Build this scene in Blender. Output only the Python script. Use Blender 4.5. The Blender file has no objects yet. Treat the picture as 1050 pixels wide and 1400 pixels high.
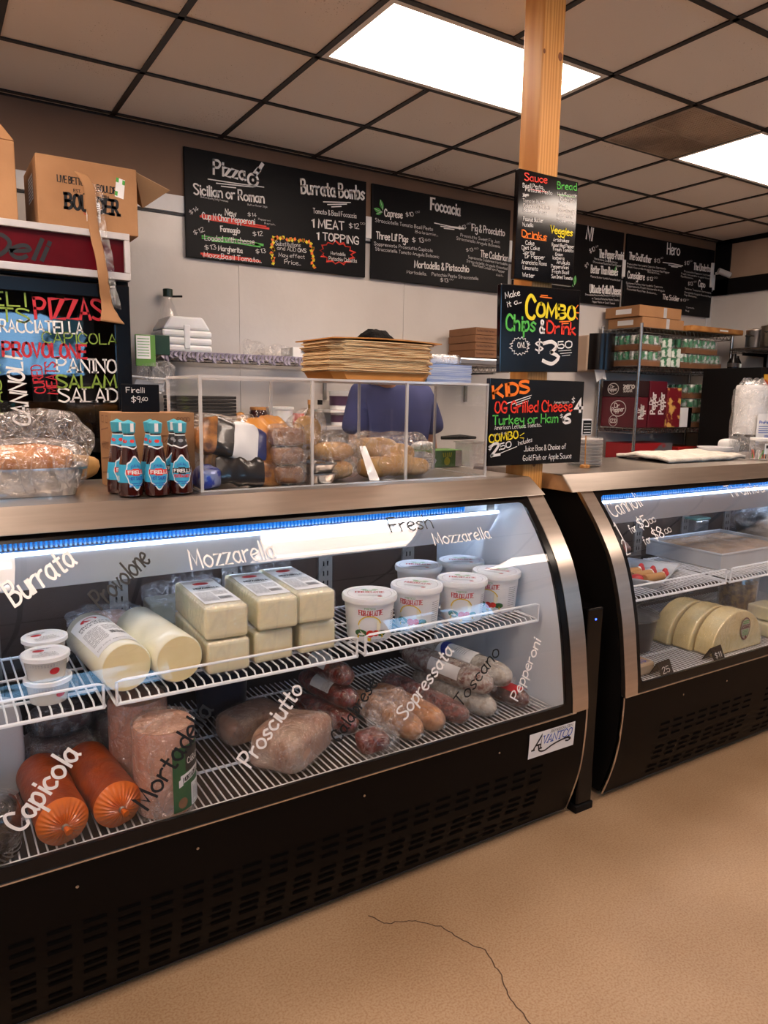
import bpy, bmesh, math, random
from mathutils import Vector, Matrix, noise
V = Vector
PI = math.pi
SC = bpy.context.scene
COL = SC.collection
random.seed(7)

# ------------------------------------------------------------------ camera, exposure, light
def set_camera():
    yaw, pit, rol = math.radians(32.2078), math.radians(-8.9456), math.radians(.96816)
    f = V((math.sin(yaw)*math.cos(pit), math.cos(yaw)*math.cos(pit), math.sin(pit)))
    r = V((math.cos(yaw), -math.sin(yaw), 0)); u = r.cross(f)
    r2 = math.cos(rol)*r + math.sin(rol)*u; u2 = -math.sin(rol)*r + math.cos(rol)*u
    cd = bpy.data.cameras.new('camera'); co = bpy.data.objects.new('camera', cd); COL.objects.link(co)
    M = Matrix.Identity(4)
    for i in range(3):
        M[i][0] = r2[i]; M[i][1] = u2[i]; M[i][2] = -f[i]
    M[0][3], M[1][3], M[2][3] = 0, 0, 1.55
    co.matrix_world = M
    cd.sensor_width = 36; cd.lens = 997.91*36/1400; cd.clip_start = .05
    SC.camera = co
set_camera()
vs = SC.view_settings
vs.view_transform = 'Standard'; vs.look = 'None'; vs.gamma = 1; vs.use_curve_mapping = False
vs.exposure = 1.22
PANEL_LIGHT = 7.0      # ceiling diffusers
TUBE_LIGHT = 8.5      # lamps inside the display cases
WINDOW_LIGHT = 3.4     # daylight in the shop windows behind the viewer
w = bpy.data.worlds.new('world'); SC.world = w; w.use_nodes = True
w.node_tree.nodes['Background'].inputs[0].default_value = (.75, .85, 1, 1)
w.node_tree.nodes['Background'].inputs[1].default_value = .15
try:
    SC.cycles.transparent_max_bounces = 32; SC.cycles.max_bounces = 10
    SC.cycles.caustics_reflective = False; SC.cycles.caustics_refractive = False
    SC.cycles.sample_clamp_indirect = 6
except Exception: pass

# ------------------------------------------------------------------ materials
def lin(c):
    if isinstance(c, str):
        c = c.lstrip('#'); c = [int(c[i:i+2], 16)/255 for i in (0, 2, 4)]
    return tuple((x/12.92 if x <= .04045 else ((x+.055)/1.055)**2.4) for x in c) + (1,)
def nt(name):
    m = bpy.data.materials.new(name); m.use_nodes = True
    n = m.node_tree; n.nodes.clear()
    return m, n
def N(n, t, **k):
    x = n.nodes.new(t)
    for a, b in k.items(): setattr(x, a, b)
    return x
def L(n, a, b): n.links.new(a, b)
def coords(n, scale=(1, 1, 1), kind='Object'):
    tc = N(n, 'ShaderNodeTexCoord'); mp = N(n, 'ShaderNodeMapping')
    mp.inputs['Scale'].default_value = scale; L(n, tc.outputs[kind], mp.inputs[0])
    return mp.outputs[0]
def mat(name, col, rough=.5, metal=0, col2=None, vscale=6, stretch=(1, 1, 1), bump=0, bscale=60, emit=None, estr=0, coat=0, spec=.5, sub=0, detail=4, contrast=(.35, .65)):
    m, n = nt(name)
    o = N(n, 'ShaderNodeOutputMaterial'); p = N(n, 'ShaderNodeBsdfPrincipled'); L(n, p.outputs[0], o.inputs[0])
    p.inputs['Base Color'].default_value = lin(col); p.inputs['Roughness'].default_value = rough
    p.inputs['Metallic'].default_value = metal; p.inputs['Coat Weight'].default_value = coat
    p.inputs['Specular IOR Level'].default_value = spec
    if sub:
        p.inputs['Subsurface Weight'].default_value = sub; p.inputs['Subsurface Radius'].default_value = (.02, .012, .006)
    nz = N(n, 'ShaderNodeTexNoise'); nz.inputs['Scale'].default_value = vscale; nz.inputs['Detail'].default_value = detail
    L(n, coords(n, stretch), nz.inputs['Vector'])
    rp = N(n, 'ShaderNodeValToRGB'); L(n, nz.outputs['Fac'], rp.inputs[0])
    c1 = lin(col); c2 = lin(col2) if col2 else tuple(x*.9 for x in c1[:3])+(1,)
    rp.color_ramp.elements[0].position, rp.color_ramp.elements[1].position = contrast
    rp.color_ramp.elements[0].color = c2; rp.color_ramp.elements[1].color = c1
    L(n, rp.outputs[0], p.inputs['Base Color'])
    if bump:
        b = N(n, 'ShaderNodeTexNoise'); b.inputs['Scale'].default_value = bscale; b.inputs['Detail'].default_value = 3
        L(n, coords(n, stretch), b.inputs['Vector'])
        bp = N(n, 'ShaderNodeBump'); bp.inputs['Strength'].default_value = bump; bp.inputs['Distance'].default_value = .01
        L(n, b.outputs['Fac'], bp.inputs['Height']); L(n, bp.outputs[0], p.inputs['Normal'])
    if emit:
        p.inputs['Emission Color'].default_value = lin(emit); p.inputs['Emission Strength'].default_value = estr
    return m
def film(name, refl=.1, haze=.06, rough=.12, bump=.6, bscale=30, tint=(1, 1, 1), hcol=(.9, .9, .92), edge=.5, vary=0, crease=0, cscale=14):
    """clear plastic or glass: transparent, with a gloss that grows at grazing angles and a little haze"""
    m, n = nt(name)
    o = N(n, 'ShaderNodeOutputMaterial'); t = N(n, 'ShaderNodeBsdfTransparent'); g = N(n, 'ShaderNodeBsdfGlossy'); d = N(n, 'ShaderNodeBsdfDiffuse')
    t.inputs[0].default_value = tint+(1,); g.inputs['Roughness'].default_value = rough; g.inputs[0].default_value = (1, 1, 1, 1)
    d.inputs[0].default_value = hcol+(1,)
    m1 = N(n, 'ShaderNodeMixShader'); m2 = N(n, 'ShaderNodeMixShader')
    m1.inputs[0].default_value = haze; L(n, t.outputs[0], m1.inputs[1]); L(n, d.outputs[0], m1.inputs[2])
    if vary:
        nz = N(n, 'ShaderNodeTexNoise'); nz.inputs['Scale'].default_value = bscale*.5; L(n, coords(n), nz.inputs['Vector'])
        mr = N(n, 'ShaderNodeMapRange'); mr.inputs[1].default_value = .45; mr.inputs[2].default_value = .75
        mr.inputs[3].default_value = haze*.4; mr.inputs[4].default_value = haze+vary; L(n, nz.outputs['Fac'], mr.inputs[0]); L(n, mr.outputs[0], m1.inputs[0])
    hsrc = None
    if crease:      # crinkle lines: edges of warped cells
        wz = N(n, 'ShaderNodeTexNoise'); wz.inputs['Scale'].default_value = cscale*.8; cv = coords(n, (1, .7, .5)); L(n, cv, wz.inputs['Vector'])
        vm = N(n, 'ShaderNodeVectorMath', operation='MULTIPLY_ADD'); vm.inputs[1].default_value = (.22, .22, .22); L(n, wz.outputs['Color'], vm.inputs[0]); L(n, cv, vm.inputs[2])
        vo = N(n, 'ShaderNodeTexVoronoi', feature='DISTANCE_TO_EDGE'); vo.inputs['Scale'].default_value = cscale; L(n, vm.outputs[0], vo.inputs['Vector'])
        mc = N(n, 'ShaderNodeMapRange'); mc.inputs[1].default_value = 0; mc.inputs[2].default_value = .045; mc.inputs[3].default_value = crease; mc.inputs[4].default_value = 0; L(n, vo.outputs['Distance'], mc.inputs[0])
        mx_ = N(n, 'ShaderNodeMath', operation='ADD'); mx_.use_clamp = True; L(n, mc.outputs[0], mx_.inputs[0])
        if vary: L(n, mr.outputs[0], mx_.inputs[1])
        else: mx_.inputs[1].default_value = haze
        L(n, mx_.outputs[0], m1.inputs[0]); hsrc = vo.outputs['Distance']
    lw = N(n, 'ShaderNodeLayerWeight'); lw.inputs[0].default_value = .35
    ma = N(n, 'ShaderNodeMath', operation='MULTIPLY_ADD'); ma.inputs[1].default_value = edge; ma.inputs[2].default_value = refl; ma.use_clamp = True
    L(n, lw.outputs['Facing'], ma.inputs[0]); L(n, ma.outputs[0], m2.inputs[0])
    L(n, m1.outputs[0], m2.inputs[1]); L(n, g.outputs[0], m2.inputs[2]); L(n, m2.outputs[0], o.inputs[0])
    if bump:
        b = N(n, 'ShaderNodeTexNoise'); b.inputs['Scale'].default_value = bscale; b.inputs['Detail'].default_value = 3; b.inputs['Distortion'].default_value = 1.5
        L(n, coords(n), b.inputs['Vector'])
        bp = N(n, 'ShaderNodeBump'); bp.inputs['Strength'].default_value = bump; bp.inputs['Distance'].default_value = .02
        if hsrc:
            ah = N(n, 'ShaderNodeMath', operation='MULTIPLY_ADD'); ah.inputs[1].default_value = 1.6; L(n, hsrc, ah.inputs[0]); L(n, b.outputs['Fac'], ah.inputs[2]); L(n, ah.outputs[0], bp.inputs['Height'])
        else: L(n, b.outputs['Fac'], bp.inputs['Height'])
        L(n, bp.outputs[0], g.inputs['Normal']); L(n, bp.outputs[0], lw.inputs['Normal'])
    return m
def glow(name, col, s):
    m, n = nt(name); o = N(n, 'ShaderNodeOutputMaterial'); e = N(n, 'ShaderNodeEmission'); L(n, e.outputs[0], o.inputs[0])
    e.inputs[0].default_value = lin(col); e.inputs[1].default_value = s
    return m

M = {}
M['wall'] = mat('white_wall_panel', '#d6cfc8', .22, bump=.08, bscale=25, col2='#cfc7bf', vscale=2)
M['taupe'] = mat('taupe_paint', '#7d5e47', .6, col2='#765842', vscale=2)
M['shopfront'] = mat('dark_shopfront', '#4c3e35', .7, col2='#41352d', vscale=2)
M['beige'] = mat('beige_paint', '#b39a84', .6, col2='#a98f79', vscale=3)
M['white'] = mat('white_paint', '#e8e6e4', .4)
M['black'] = mat('black_gloss', '#070506', .22, col2='#080607', spec=.3)
M['blackm'] = mat('black_matte', '#080606', .6, spec=.2)
M['panel'] = mat('black_powder_coat', '#060405', .42, col2='#050304', vscale=4, spec=.12)
M['slot'] = mat('slot_dark', '#020202', .9, spec=.1)
M['grid'] = mat('dark_ceiling_bar', '#1a1413', .5)
M['steel'] = mat('brushed_steel', '#d6cabf', .3, 1, col2='#cbbfb4', vscale=4, stretch=(1, 12, 12))
M['chrome'] = mat('chrome_wire', '#a9a6a4', .25, 1)
M['wire'] = mat('white_wire', '#eef0f4', .35)
M['liner'] = mat('white_liner', '#e6ecf5', .35, col2='#dfe6f0', vscale=2)
M['dark_liner'] = mat('dark_liner', '#3a302c', .35, col2='#2c2422', vscale=3)
M['card'] = mat('cardboard', '#ad7f55', .75, col2='#a1744c', vscale=5, bump=.05, bscale=80)
M['cardd'] = mat('cardboard_dark', '#8a5f3f', .75, col2='#7c5437')
M['cardi'] = mat('cardboard_inside', '#9c7a58', .8)
M['chalk'] = mat('chalkboard', '#090709', .45, col2='#0c0a0c', vscale=4, spec=.15)
for k, c in dict(w='#f1ece8', r='#f0361e', g='#58c24e', o='#ff7f17', y='#f3dc1c', k='#0a0a0c', b='#2456b8', lg='#8aa43a', m='#6d1220', n='#4a2a1c', s='#9a9a9e', dr='#c3202c').items():
    M['ink_'+k] = mat('ink_'+k, c, .5)
M['leaf'] = mat('leaf_green', '#2f8a35', .5, col2='#55b04c', vscale=40)
M['glass'] = film('case_glass', refl=.016, haze=.001, rough=.012, bump=0, edge=.10)
M['door_glass'] = film('door_glass', refl=.06, haze=.0, rough=.02, bump=.03, bscale=2, edge=.2, tint=(.45, .45, .47))
M['acrylic'] = film('acrylic', refl=.014, haze=.004, rough=.04, bump=0, edge=.14)
M['acr_edge'] = film('acrylic_edge', refl=.12, haze=.55, rough=.1, bump=0, edge=.3, hcol=(.95, .9, .86))
M['film'] = film('cling_film', refl=.05, haze=.02, rough=.06, bump=.9, bscale=45, edge=.25, vary=.06, crease=.3, cscale=16)
M['wrap'] = film('tight_wrap', refl=.05, haze=.012, rough=.06, bump=.45, bscale=28, edge=.22, vary=.03, crease=.07, cscale=9)
M['mwrap'] = film('meat_wrap', refl=.09, haze=.01, rough=.05, bump=1, bscale=40, edge=.3, vary=.05, crease=.2, cscale=15)
M['bag'] = film('plastic_bag', refl=.09, haze=.015, rough=.06, bump=1, bscale=26, edge=.35, vary=.06, crease=.24, cscale=12)
M['clear'] = film('clear_plastic', refl=.05, haze=.07, rough=.1, bump=.1, edge=.4)
M['milky'] = film('milky_plastic', refl=.05, haze=.55, rough=.2, bump=.2, edge=.3)
M['plastic_w'] = mat('white_plastic', '#f1f2f4', .35, sub=.15)
M['label_w'] = mat('white_label', '#f3f2f1', .5)
M['foil'] = mat('aluminium_foil', '#c9c6c4', .28, 1, bump=.6, bscale=25)
M['alu'] = mat('aluminium', '#b9b9bd', .3, 1)
M['led_reflection'] = mat('ribs_painted_led_blue', '#2a7fc4', .2, coat=.6, emit='#1f8ff0', estr=.10)  # LED reflection on the fins painted as blue, plus a faint glow
M['tube'] = glow('lamp_tube', '#dcebff', TUBE_LIGHT)
M['tube2'] = glow('lamp_tube_front', '#cfe6ff', TUBE_LIGHT*.55)
def wood(name, c1, c2, scale=9, st=(1, 1, .08), rough=.45):
    m, n = nt(name); o = N(n, 'ShaderNodeOutputMaterial'); p = N(n, 'ShaderNodeBsdfPrincipled'); L(n, p.outputs[0], o.inputs[0])
    nz = N(n, 'ShaderNodeTexNoise'); nz.inputs['Scale'].default_value = scale; nz.inputs['Detail'].default_value = 6; nz.inputs['Distortion'].default_value = .6
    cv = coords(n, st); L(n, cv, nz.inputs['Vector'])
    wv = N(n, 'ShaderNodeTexWave'); wv.inputs['Scale'].default_value = scale*2.2; wv.inputs['Distortion'].default_value = 5; wv.inputs['Detail'].default_value = 2; L(n, cv, wv.inputs['Vector'])
    mx = N(n, 'ShaderNodeMath', operation='MULTIPLY'); L(n, nz.outputs['Fac'], mx.inputs[0]); L(n, wv.outputs['Fac'], mx.inputs[1])
    rp = N(n, 'ShaderNodeValToRGB'); L(n, mx.outputs[0], rp.inputs[0]); e = rp.color_ramp.elements
    e[0].position, e[1].position = .05, .55; e[0].color = lin(c1); e[1].color = lin(c2)
    L(n, rp.outputs[0], p.inputs['Base Color']); p.inputs['Roughness'].default_value = rough
    return m
M['pine'] = wood('pine', '#d99c52', '#c07c36', 10)
M['board'] = wood('board_wood', '#c58a4a', '#a86c34', 12, (.08, 1, 1))
def ceiling_mat():
    m, n = nt('ceiling_tile'); o = N(n, 'ShaderNodeOutputMaterial'); p = N(n, 'ShaderNodeBsdfPrincipled'); L(n, p.outputs[0], o.inputs[0])
    p.inputs['Roughness'].default_value = .75
    c = coords(n)
    a = N(n, 'ShaderNodeTexNoise'); a.inputs['Scale'].default_value = 120; L(n, c, a.inputs['Vector'])
    b = N(n, 'ShaderNodeTexNoise'); b.inputs['Scale'].default_value = 3.2; b.inputs['Detail'].default_value = 3; L(n, c, b.inputs['Vector'])
    ad = N(n, 'ShaderNodeMath', operation='MULTIPLY_ADD'); ad.inputs[1].default_value = .45; L(n, b.outputs['Fac'], ad.inputs[0]); L(n, a.outputs['Fac'], ad.inputs[2])
    rp = N(n, 'ShaderNodeValToRGB'); L(n, ad.outputs[0], rp.inputs[0]); e = rp.color_ramp.elements
    e[0].position, e[1].position = .95, 1.05; e[0].color = lin('#ece6e0'); e[1].color = lin('#958578')
    L(n, rp.outputs[0], p.inputs['Base Color'])
    bp = N(n, 'ShaderNodeBump'); bp.inputs['Strength'].default_value = .15; L(n, a.outputs['Fac'], bp.inputs['Height']); L(n, bp.outputs[0], p.inputs['Normal'])
    return m
M['tile'] = ceiling_mat()
def floor_mat():
    m, n = nt('sealed_concrete'); o = N(n, 'ShaderNodeOutputMaterial'); p = N(n, 'ShaderNodeBsdfPrincipled'); L(n, p.outputs[0], o.inputs[0])
    c = coords(n)
    def nz(s, d=5):
        a = N(n, 'ShaderNodeTexNoise'); a.inputs['Scale'].default_value = s; a.inputs['Detail'].default_value = d; L(n, c, a.inputs['Vector']); return a.outputs['Fac']
    r1 = N(n, 'ShaderNodeValToRGB'); L(n, nz(2.2), r1.inputs[0]); e = r1.color_ramp.elements
    e[0].position, e[1].position = .3, .7; e[0].color = lin('#a08263'); e[1].color = lin('#b19475')
    r2 = N(n, 'ShaderNodeValToRGB'); L(n, nz(160, 3), r2.inputs[0]); e = r2.color_ramp.elements
    e[0].position, e[1].position = .34, .6; e[0].color = lin('#dccab8'); e[1].color = lin('#ffffff')
    mx = N(n, 'ShaderNodeMix', data_type='RGBA', blend_type='MULTIPLY'); mx.inputs[0].default_value = .8
    L(n, r1.outputs[0], mx.inputs[6]); L(n, r2.outputs[0], mx.inputs[7]); L(n, mx.outputs[2], p.inputs['Base Color'])
    r3 = N(n, 'ShaderNodeMapRange'); r3.inputs[3].default_value = .38; r3.inputs[4].default_value = .6; L(n, nz(5), r3.inputs[0]); L(n, r3.outputs[0], p.inputs['Roughness'])
    return m
M['floor'] = floor_mat()

# ------------------------------------------------------------------ mesh helpers
ORG = {}
class MB:
    def __init__(s): s.v = []; s.f = []; s.mi = []
    def add(s, vs, fs, mi=0):
        b = len(s.v); s.v += [V(x) for x in vs]
        for f in fs: s.f.append([b+i for i in f]); s.mi.append(mi)
        return s
    def box(s, a, b, mi=0, T=None):
        x0, y0, z0 = a; x1, y1, z1 = b
        p = [V(q) for q in ((x0,y0,z0),(x1,y0,z0),(x1,y1,z0),(x0,y1,z0),(x0,y0,z1),(x1,y0,z1),(x1,y1,z1),(x0,y1,z1))]
        if T: p = [T @ q for q in p]
        return s.add(p, [(0,3,2,1),(4,5,6,7),(0,1,5,4),(1,2,6,5),(2,3,7,6),(3,0,4,7)], mi)
    def lathe(s, c, prof, n=24, mi=0, T=None, cap=True):
        c = V(c); p = []; f = []; k = len(prof)
        for r, z in prof:
            for i in range(n):
                a = 2*PI*i/n; q = V((r*math.cos(a), r*math.sin(a), z)); p.append((T @ q if T else q)+c)
        for j in range(k-1):
            for i in range(n): f.append((j*n+i, j*n+(i+1) % n, (j+1)*n+(i+1) % n, (j+1)*n+i))
        if cap: f.append(tuple(range(n-1, -1, -1))); f.append(tuple((k-1)*n+i for i in range(n)))
        return s.add(p, f, mi)
    def cyl(s, a, b, r, r2=None, n=12, mi=0):
        a, b = V(a), V(b); d = b-a; T = d.to_track_quat('Z', 'Y').to_matrix()
        return s.lathe(a, [(r, 0), (r if r2 is None else r2, d.length)], n, mi, T)
    def tube(s, pts, r, n=6, mi=0, closed=False):
        pts = [V(p) for p in pts]; k = len(pts); p = []; f = []; up = V((.13, .29, .95))
        for i, q in enumerate(pts):
            if closed: d = pts[(i+1) % k]-pts[i-1]
            else: d = pts[min(i+1, k-1)]-pts[max(i-1, 0)]
            d.normalize(); u = up if abs(d.dot(up)) < .92 else V((1, 0, .1)); x = d.cross(u).normalized(); y = d.cross(x)
            rr = r[i] if isinstance(r, (list, tuple)) else r
            for j in range(n):
                a = 2*PI*j/n; p.append(q+x*(rr*math.cos(a))+y*(rr*math.sin(a)))
        m = k if closed else k-1
        for i in range(m):
            for j in range(n): f.append((i*n+j, i*n+(j+1) % n, ((i+1) % k)*n+(j+1) % n, ((i+1) % k)*n+j))
        if not closed: f.append(tuple(range(n-1, -1, -1))); f.append(tuple((k-1)*n+j for j in range(n)))
        return s.add(p, f, mi)
    def grid(s, fn, nu, nv, mi=0, wrap=False):
        p = [fn(i/(nu if wrap else nu), j/nv) for j in range(nv+1) for i in range(nu+(0 if wrap else 1))]; w_ = nu+(0 if wrap else 1); f = []
        for j in range(nv):
            for i in range(nu): f.append((j*w_+i, j*w_+(i+1) % w_, (j+1)*w_+(i+1) % w_, (j+1)*w_+i))
        return s.add(p, f, mi)
    def prism(s, poly, fn, t0, t1, mi=0):
        k = len(poly); p = [fn(a, b, t0) for a, b in poly]+[fn(a, b, t1) for a, b in poly]
        f = [tuple(range(k-1, -1, -1)), tuple(range(k, 2*k))]+[(i, (i+1) % k, k+(i+1) % k, k+i) for i in range(k)]
        return s.add(p, f, mi)
    def poly(s, pts, mi=0): return s.add(pts, [tuple(range(len(pts)))], mi)
    def blob(s, c, r, e=1.0, amp=0, freq=6, seed=0, nu=20, nv=12, mi=0, T=None):
        """superellipsoid with noise; e < 1 is boxier"""
        c = V(c); p = []; f = []
        sg = lambda x: math.copysign(abs(x)**e, x)
        for j in range(nv+1):
            ph = -PI/2+PI*j/nv
            for i in range(nu):
                th = 2*PI*i/nu
                q = V((r[0]*sg(math.cos(ph))*sg(math.cos(th)), r[1]*sg(math.cos(ph))*sg(math.sin(th)), r[2]*sg(math.sin(ph))))
                if amp:
                    q *= 1+amp*noise.noise(V((q.x, q.y, q.z))*freq+V((seed*7.3, seed*3.1, 0)))
                p.append((T @ q if T else q)+c)
        for j in range(nv):
            for i in range(nu): f.append((j*nu+i, j*nu+(i+1) % nu, (j+1)*nu+(i+1) % nu, (j+1)*nu+i))
        return s.add(p, f, mi)
    def build(s, name, mats, parent=None, loc=None, smooth=None, bevel=0, solid=0, bseg=2, sub=0):
        if not isinstance(mats, (list, tuple)): mats = [mats]
        o_ = V((0, 0, 0))
        if parent is not None: o_ = ORG.get(parent.name, V((0, 0, 0)))
        elif loc is not None: o_ = V(loc)
        me = bpy.data.meshes.new(name); me.from_pydata([tuple(v-o_) for v in s.v], [], s.f); 
        for m_ in mats: me.materials.append(m_)
        me.polygons.foreach_set('material_index', s.mi)
        bm = bmesh.new(); bm.from_mesh(me); bmesh.ops.remove_doubles(bm, verts=bm.verts, dist=1e-6) if smooth and len(s.v) < 30000 else None
        bmesh.ops.recalc_face_normals(bm, faces=bm.faces); bm.to_mesh(me); bm.free()
        if smooth is not None:
            me.polygons.foreach_set('use_smooth', [True]*len(me.polygons)); me.set_sharp_from_angle(angle=math.radians(smooth))
        me.update()
        o = bpy.data.objects.new(name, me); COL.objects.link(o)
        if parent is not None: o.parent = parent; ORG[o.name] = o_
        else: o.location = o_; ORG[o.name] = o_
        if solid: d = o.modifiers.new('thickness', 'SOLIDIFY'); d.thickness = solid; d.offset = 0
        if bevel: d = o.modifiers.new('bevel', 'BEVEL'); d.width = bevel; d.segments = bseg; d.limit_method = 'ANGLE'; d.angle_limit = .7
        if sub: d = o.modifiers.new('sub', 'SUBSURF'); d.levels = sub; d.render_levels = sub
        return o
def tag(o, label=None, cat=None, group=None, kind=None):
    if label: o['label'] = label
    if cat: o['category'] = cat
    if group: o['group'] = group
    if kind: o['kind'] = kind
    return o
def thing(name, label, cat, loc, group=None, rz=0):
    o = bpy.data.objects.new(name, None); COL.objects.link(o); o.empty_display_size = .05
    o.location = loc; o.rotation_euler.z = rz; ORG[o.name] = V(loc)
    return tag(o, label, cat, group)
def local(o): ORG[o.name] = V((0, 0, 0)); return o     # parts of this thing are given in its own coordinates
def dup(root, loc, rz=0, label=None, group=None, rot=None):
    def cp(a, par):
        c = a.copy(); COL.objects.link(c); c.parent = par
        for ch in kids.get(a, ()): cp(ch, c)
        return c
    kids = {}
    for o in COL.objects:
        if o.parent: kids.setdefault(o.parent, []).append(o)
    r = cp(root, None); r.location = loc; r.rotation_euler = rot or (0, 0, rz); ORG[r.name] = V(loc)
    if label: r['label'] = label
    if group: r['group'] = group
    return r
def rotz(a): return Matrix.Rotation(a, 3, 'Z')
def struct(o): o['kind'] = 'structure'; return o

# ------------------------------------------------------------------ handwriting: a stroke alphabet drawn as ribbons
GL = dict(a="5j3k1j0h1f3e5g .5k5f6e", b=".0o0e 0i2k4k5h4f2e0f", c="5j3k1j0h1f3e5f", d="5j3k1j0h1f3e5g .5o5e", e="0h5i4k2k0i0g2e4e5f", f="5n4o3o2m2e .0k4k",
 g="5j3k1j0h1f3f5h 5k5c4a2a0b", h=".0o0e 0i2k4k5i5e", i=".1k1e .1m1n", j="2k2b1a0a .2m2n", k=".0o0e .4k0h .1h5e", l=".1o1e", m=".0k0e 0i2k3j3e 3i5k7j7e", n=".0k0e 0i2k4k5i5e",
 o="3k1j0h1f3e5f6h5j3k", p=".0k0a 0i2k4k5h4f2e0f", q="5j3k1j0h1f3e5g .5k5a", r=".0k0e 0i1j3k4k", s="5j3k1j1i4g4f2e0f", t="2n2f3e4e .0k4k", u="0k0g1e3e5g .5k5e", v=".0k2e5k", w=".0k2e4j6e8k",
 x=".0k5e .5k0e", y="0k1h3g5i 5k5d4a2a0b", z=".0k5k0e5e", A=".0e3o6e .1h5h", B=".0e0o 0o4o5m4k0j 0j4j6h5f3e0e", C="6m4o2o0l0h1f3e5e6f", D=".0e0o 0o3o6l6h4e0e", E=".6o0o0e6e .0j5j", F=".6o0o0e .0j5j",
 G="6m4o2o0l0h1f3e5e6g .6g6i3i", H=".0o0e .6o6e .0j6j", I=".1o1e", J=".5o5g 5g4e2e0f", K=".0o0e .6o0i .2j6e", L=".0o0e5e", M=".0e1o4g7o8e", N=".0e0o6e6o", O="3o1n0j0h1f3e5f6h6j5n3o",
 P=".0e0o 0o4o6m4j0j", R=".0e0o 0o4o5m4j0j .2j6e", S="6n4o1o0m2k5i6g4e2e0f", T=".0o6o .3o3e", U="0o0h1e4e6h6o", V=".0o3e6o", W=".0o2e4l6e8o", X=".0o6e .6o0e", Y=".0o3j6o .3j3e", Z=".0o6o0e6e", Q="3o1n0j0h1f3e5f6h6j5n3o .4g6d")
GL.update({'0': "3o0m0g3e6g6m3o", '1': ".1m3o3e", '2': "0m2o5o5l0e .0e6e", '3': "0n3o5m3j 3j6h4e2e0f", '4': ".4e4o0h6h", '5': ".5o0o0j 0j4k6h4e0f", '6': "5o2m0h2e5f5h3j0h", '7': ".0o6o2e", '8': "3j0l3o6l3j0g3e6g3j", '9': "5l3j0l2o5n5l4e",
 '$': "6m3n0l3j6h3f0g .3p3d", '&': "6e1m2o4n3k0h1e4e6h", '.': ".0e0f", ',': ".1f0c", "'": ".0o0m", '-': ".0h3h", '!': ".1o1h .1e1f", '/': ".0e4o", '(': "2o0l0h2e", ')': "0o2l2h0e"})
def parse(g):
    out = []
    for t in g.split():
        st = t[0] == '.'; t = t.lstrip('.')
        pts = [(int(t[i])/10, (ord(t[i+1])-101)/10) for i in range(0, len(t), 2)]
        out.append((st, pts))
    return out
GLP = {k: parse(v) for k, v in GL.items()}
def smooth_line(p, k):
    if len(p) < 3 or k < 2: return p
    out = []
    for i in range(len(p)-1):
        a, b, c, d = p[max(i-1, 0)], p[i], p[i+1], p[min(i+2, len(p)-1)]
        for j in range(k):
            t = j/k; t2, t3 = t*t, t*t*t
            out.append(tuple(.5*(2*b[q]+(c[q]-a[q])*t+(2*a[q]-5*b[q]+4*c[q]-d[q])*t2+(3*b[q]-a[q]-3*c[q]+d[q])*t3) for q in (0, 1)))
    return out+[p[-1]]
def layout(s, gap=.17, serif=False, k=3):
    x = 0; lines = []
    for ch in s:
        if ch == ' ': x += .38; continue
        g = GLP.get(ch) or GLP.get(ch.upper())
        if not g: x += .3; continue
        wd = max(p[0] for st, q in g for p in q)
        for st, q in g:
            if not st: q = smooth_line(q, k)
            lines.append([(a+x, b) for a, b in q])
            if serif and st:
                for e in (q[0], q[-1]):
                    if e[1] in (0, 1): lines.append([(e[0]+x-.1, e[1]), (e[0]+x+.1, e[1])])
        x += wd+gap
    return lines, max(x-gap, .05)
def ribbon(mb, line, wd, fn, mi=0):
    n = len(line)
    if n < 2: return
    L_, R_ = [], []
    for i in range(n):
        a, b = line[max(i-1, 0)], line[min(i+1, n-1)]
        dx, dy = b[0]-a[0], b[1]-a[1]; q = math.hypot(dx, dy) or 1e-6; dx /= q; dy /= q
        k = wd/2
        if 0 < i < n-1:      # mitre
            c = line[i]; ux, uy = c[0]-a[0], c[1]-a[1]; u = math.hypot(ux, uy) or 1e-6
            co = max(.55, abs((ux*dx+uy*dy)/u)); k /= co
        x, y = line[i]
        if i == 0: x -= dx*wd*.4; y -= dy*wd*.4
        if i == n-1: x += dx*wd*.4; y += dy*wd*.4
        L_.append(fn(x-dy*k, y+dx*k)); R_.append(fn(x+dy*k, y-dx*k))
    mb.add(L_+R_, [(i, i+1, n+i+1, n+i) for i in range(n-1)], mi)
def write(mb, s, fn, h, wt=.13, fit=None, center=False, slant=0, mi=0, serif=False, gap=.17, k=None):
    """draw s with capital height h; fn(a, b) turns metres along and above the baseline into a point"""
    lines, wd = layout(s, gap, serif, k or (3 if h > .02 else 2))
    sx = fit/wd if fit else h*.8
    off = -wd*sx/2 if center else 0
    for ln in lines:
        ribbon(mb, [((a+slant*b)*sx+off, b*h) for a, b in ln], wt*h, fn, mi)
    return wd*sx
def plane_fn(o, u, v, n=V((0, 0, 0))):
    o, u, v = V(o), V(u), V(v)
    return lambda a, b: o+u*a+v*b+n
def write_items(items, origin, u, v, parent, names):
    """items (text, ink, x0, y0, x1, y1, cap height, weight) in metres on a board; one mesh per ink colour"""
    by = {}
    for t, c, x0, y0, x1, y1, h, wt in items:
        mb = by.setdefault(c, MB())
        d = V((x1-x0, y1-y0)); ln = d.length; d.normalize()
        uu = V(u)*d.x+V(v)*d.y; vv = V(v)*d.x-V(u)*d.y
        write(mb, t, plane_fn(V(origin)+V(u)*x0+V(v)*y0, uu, vv), h, wt, fit=ln)
    for c, mb in by.items():
        mb.build('lettering', M['ink_'+c], parent)
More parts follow.
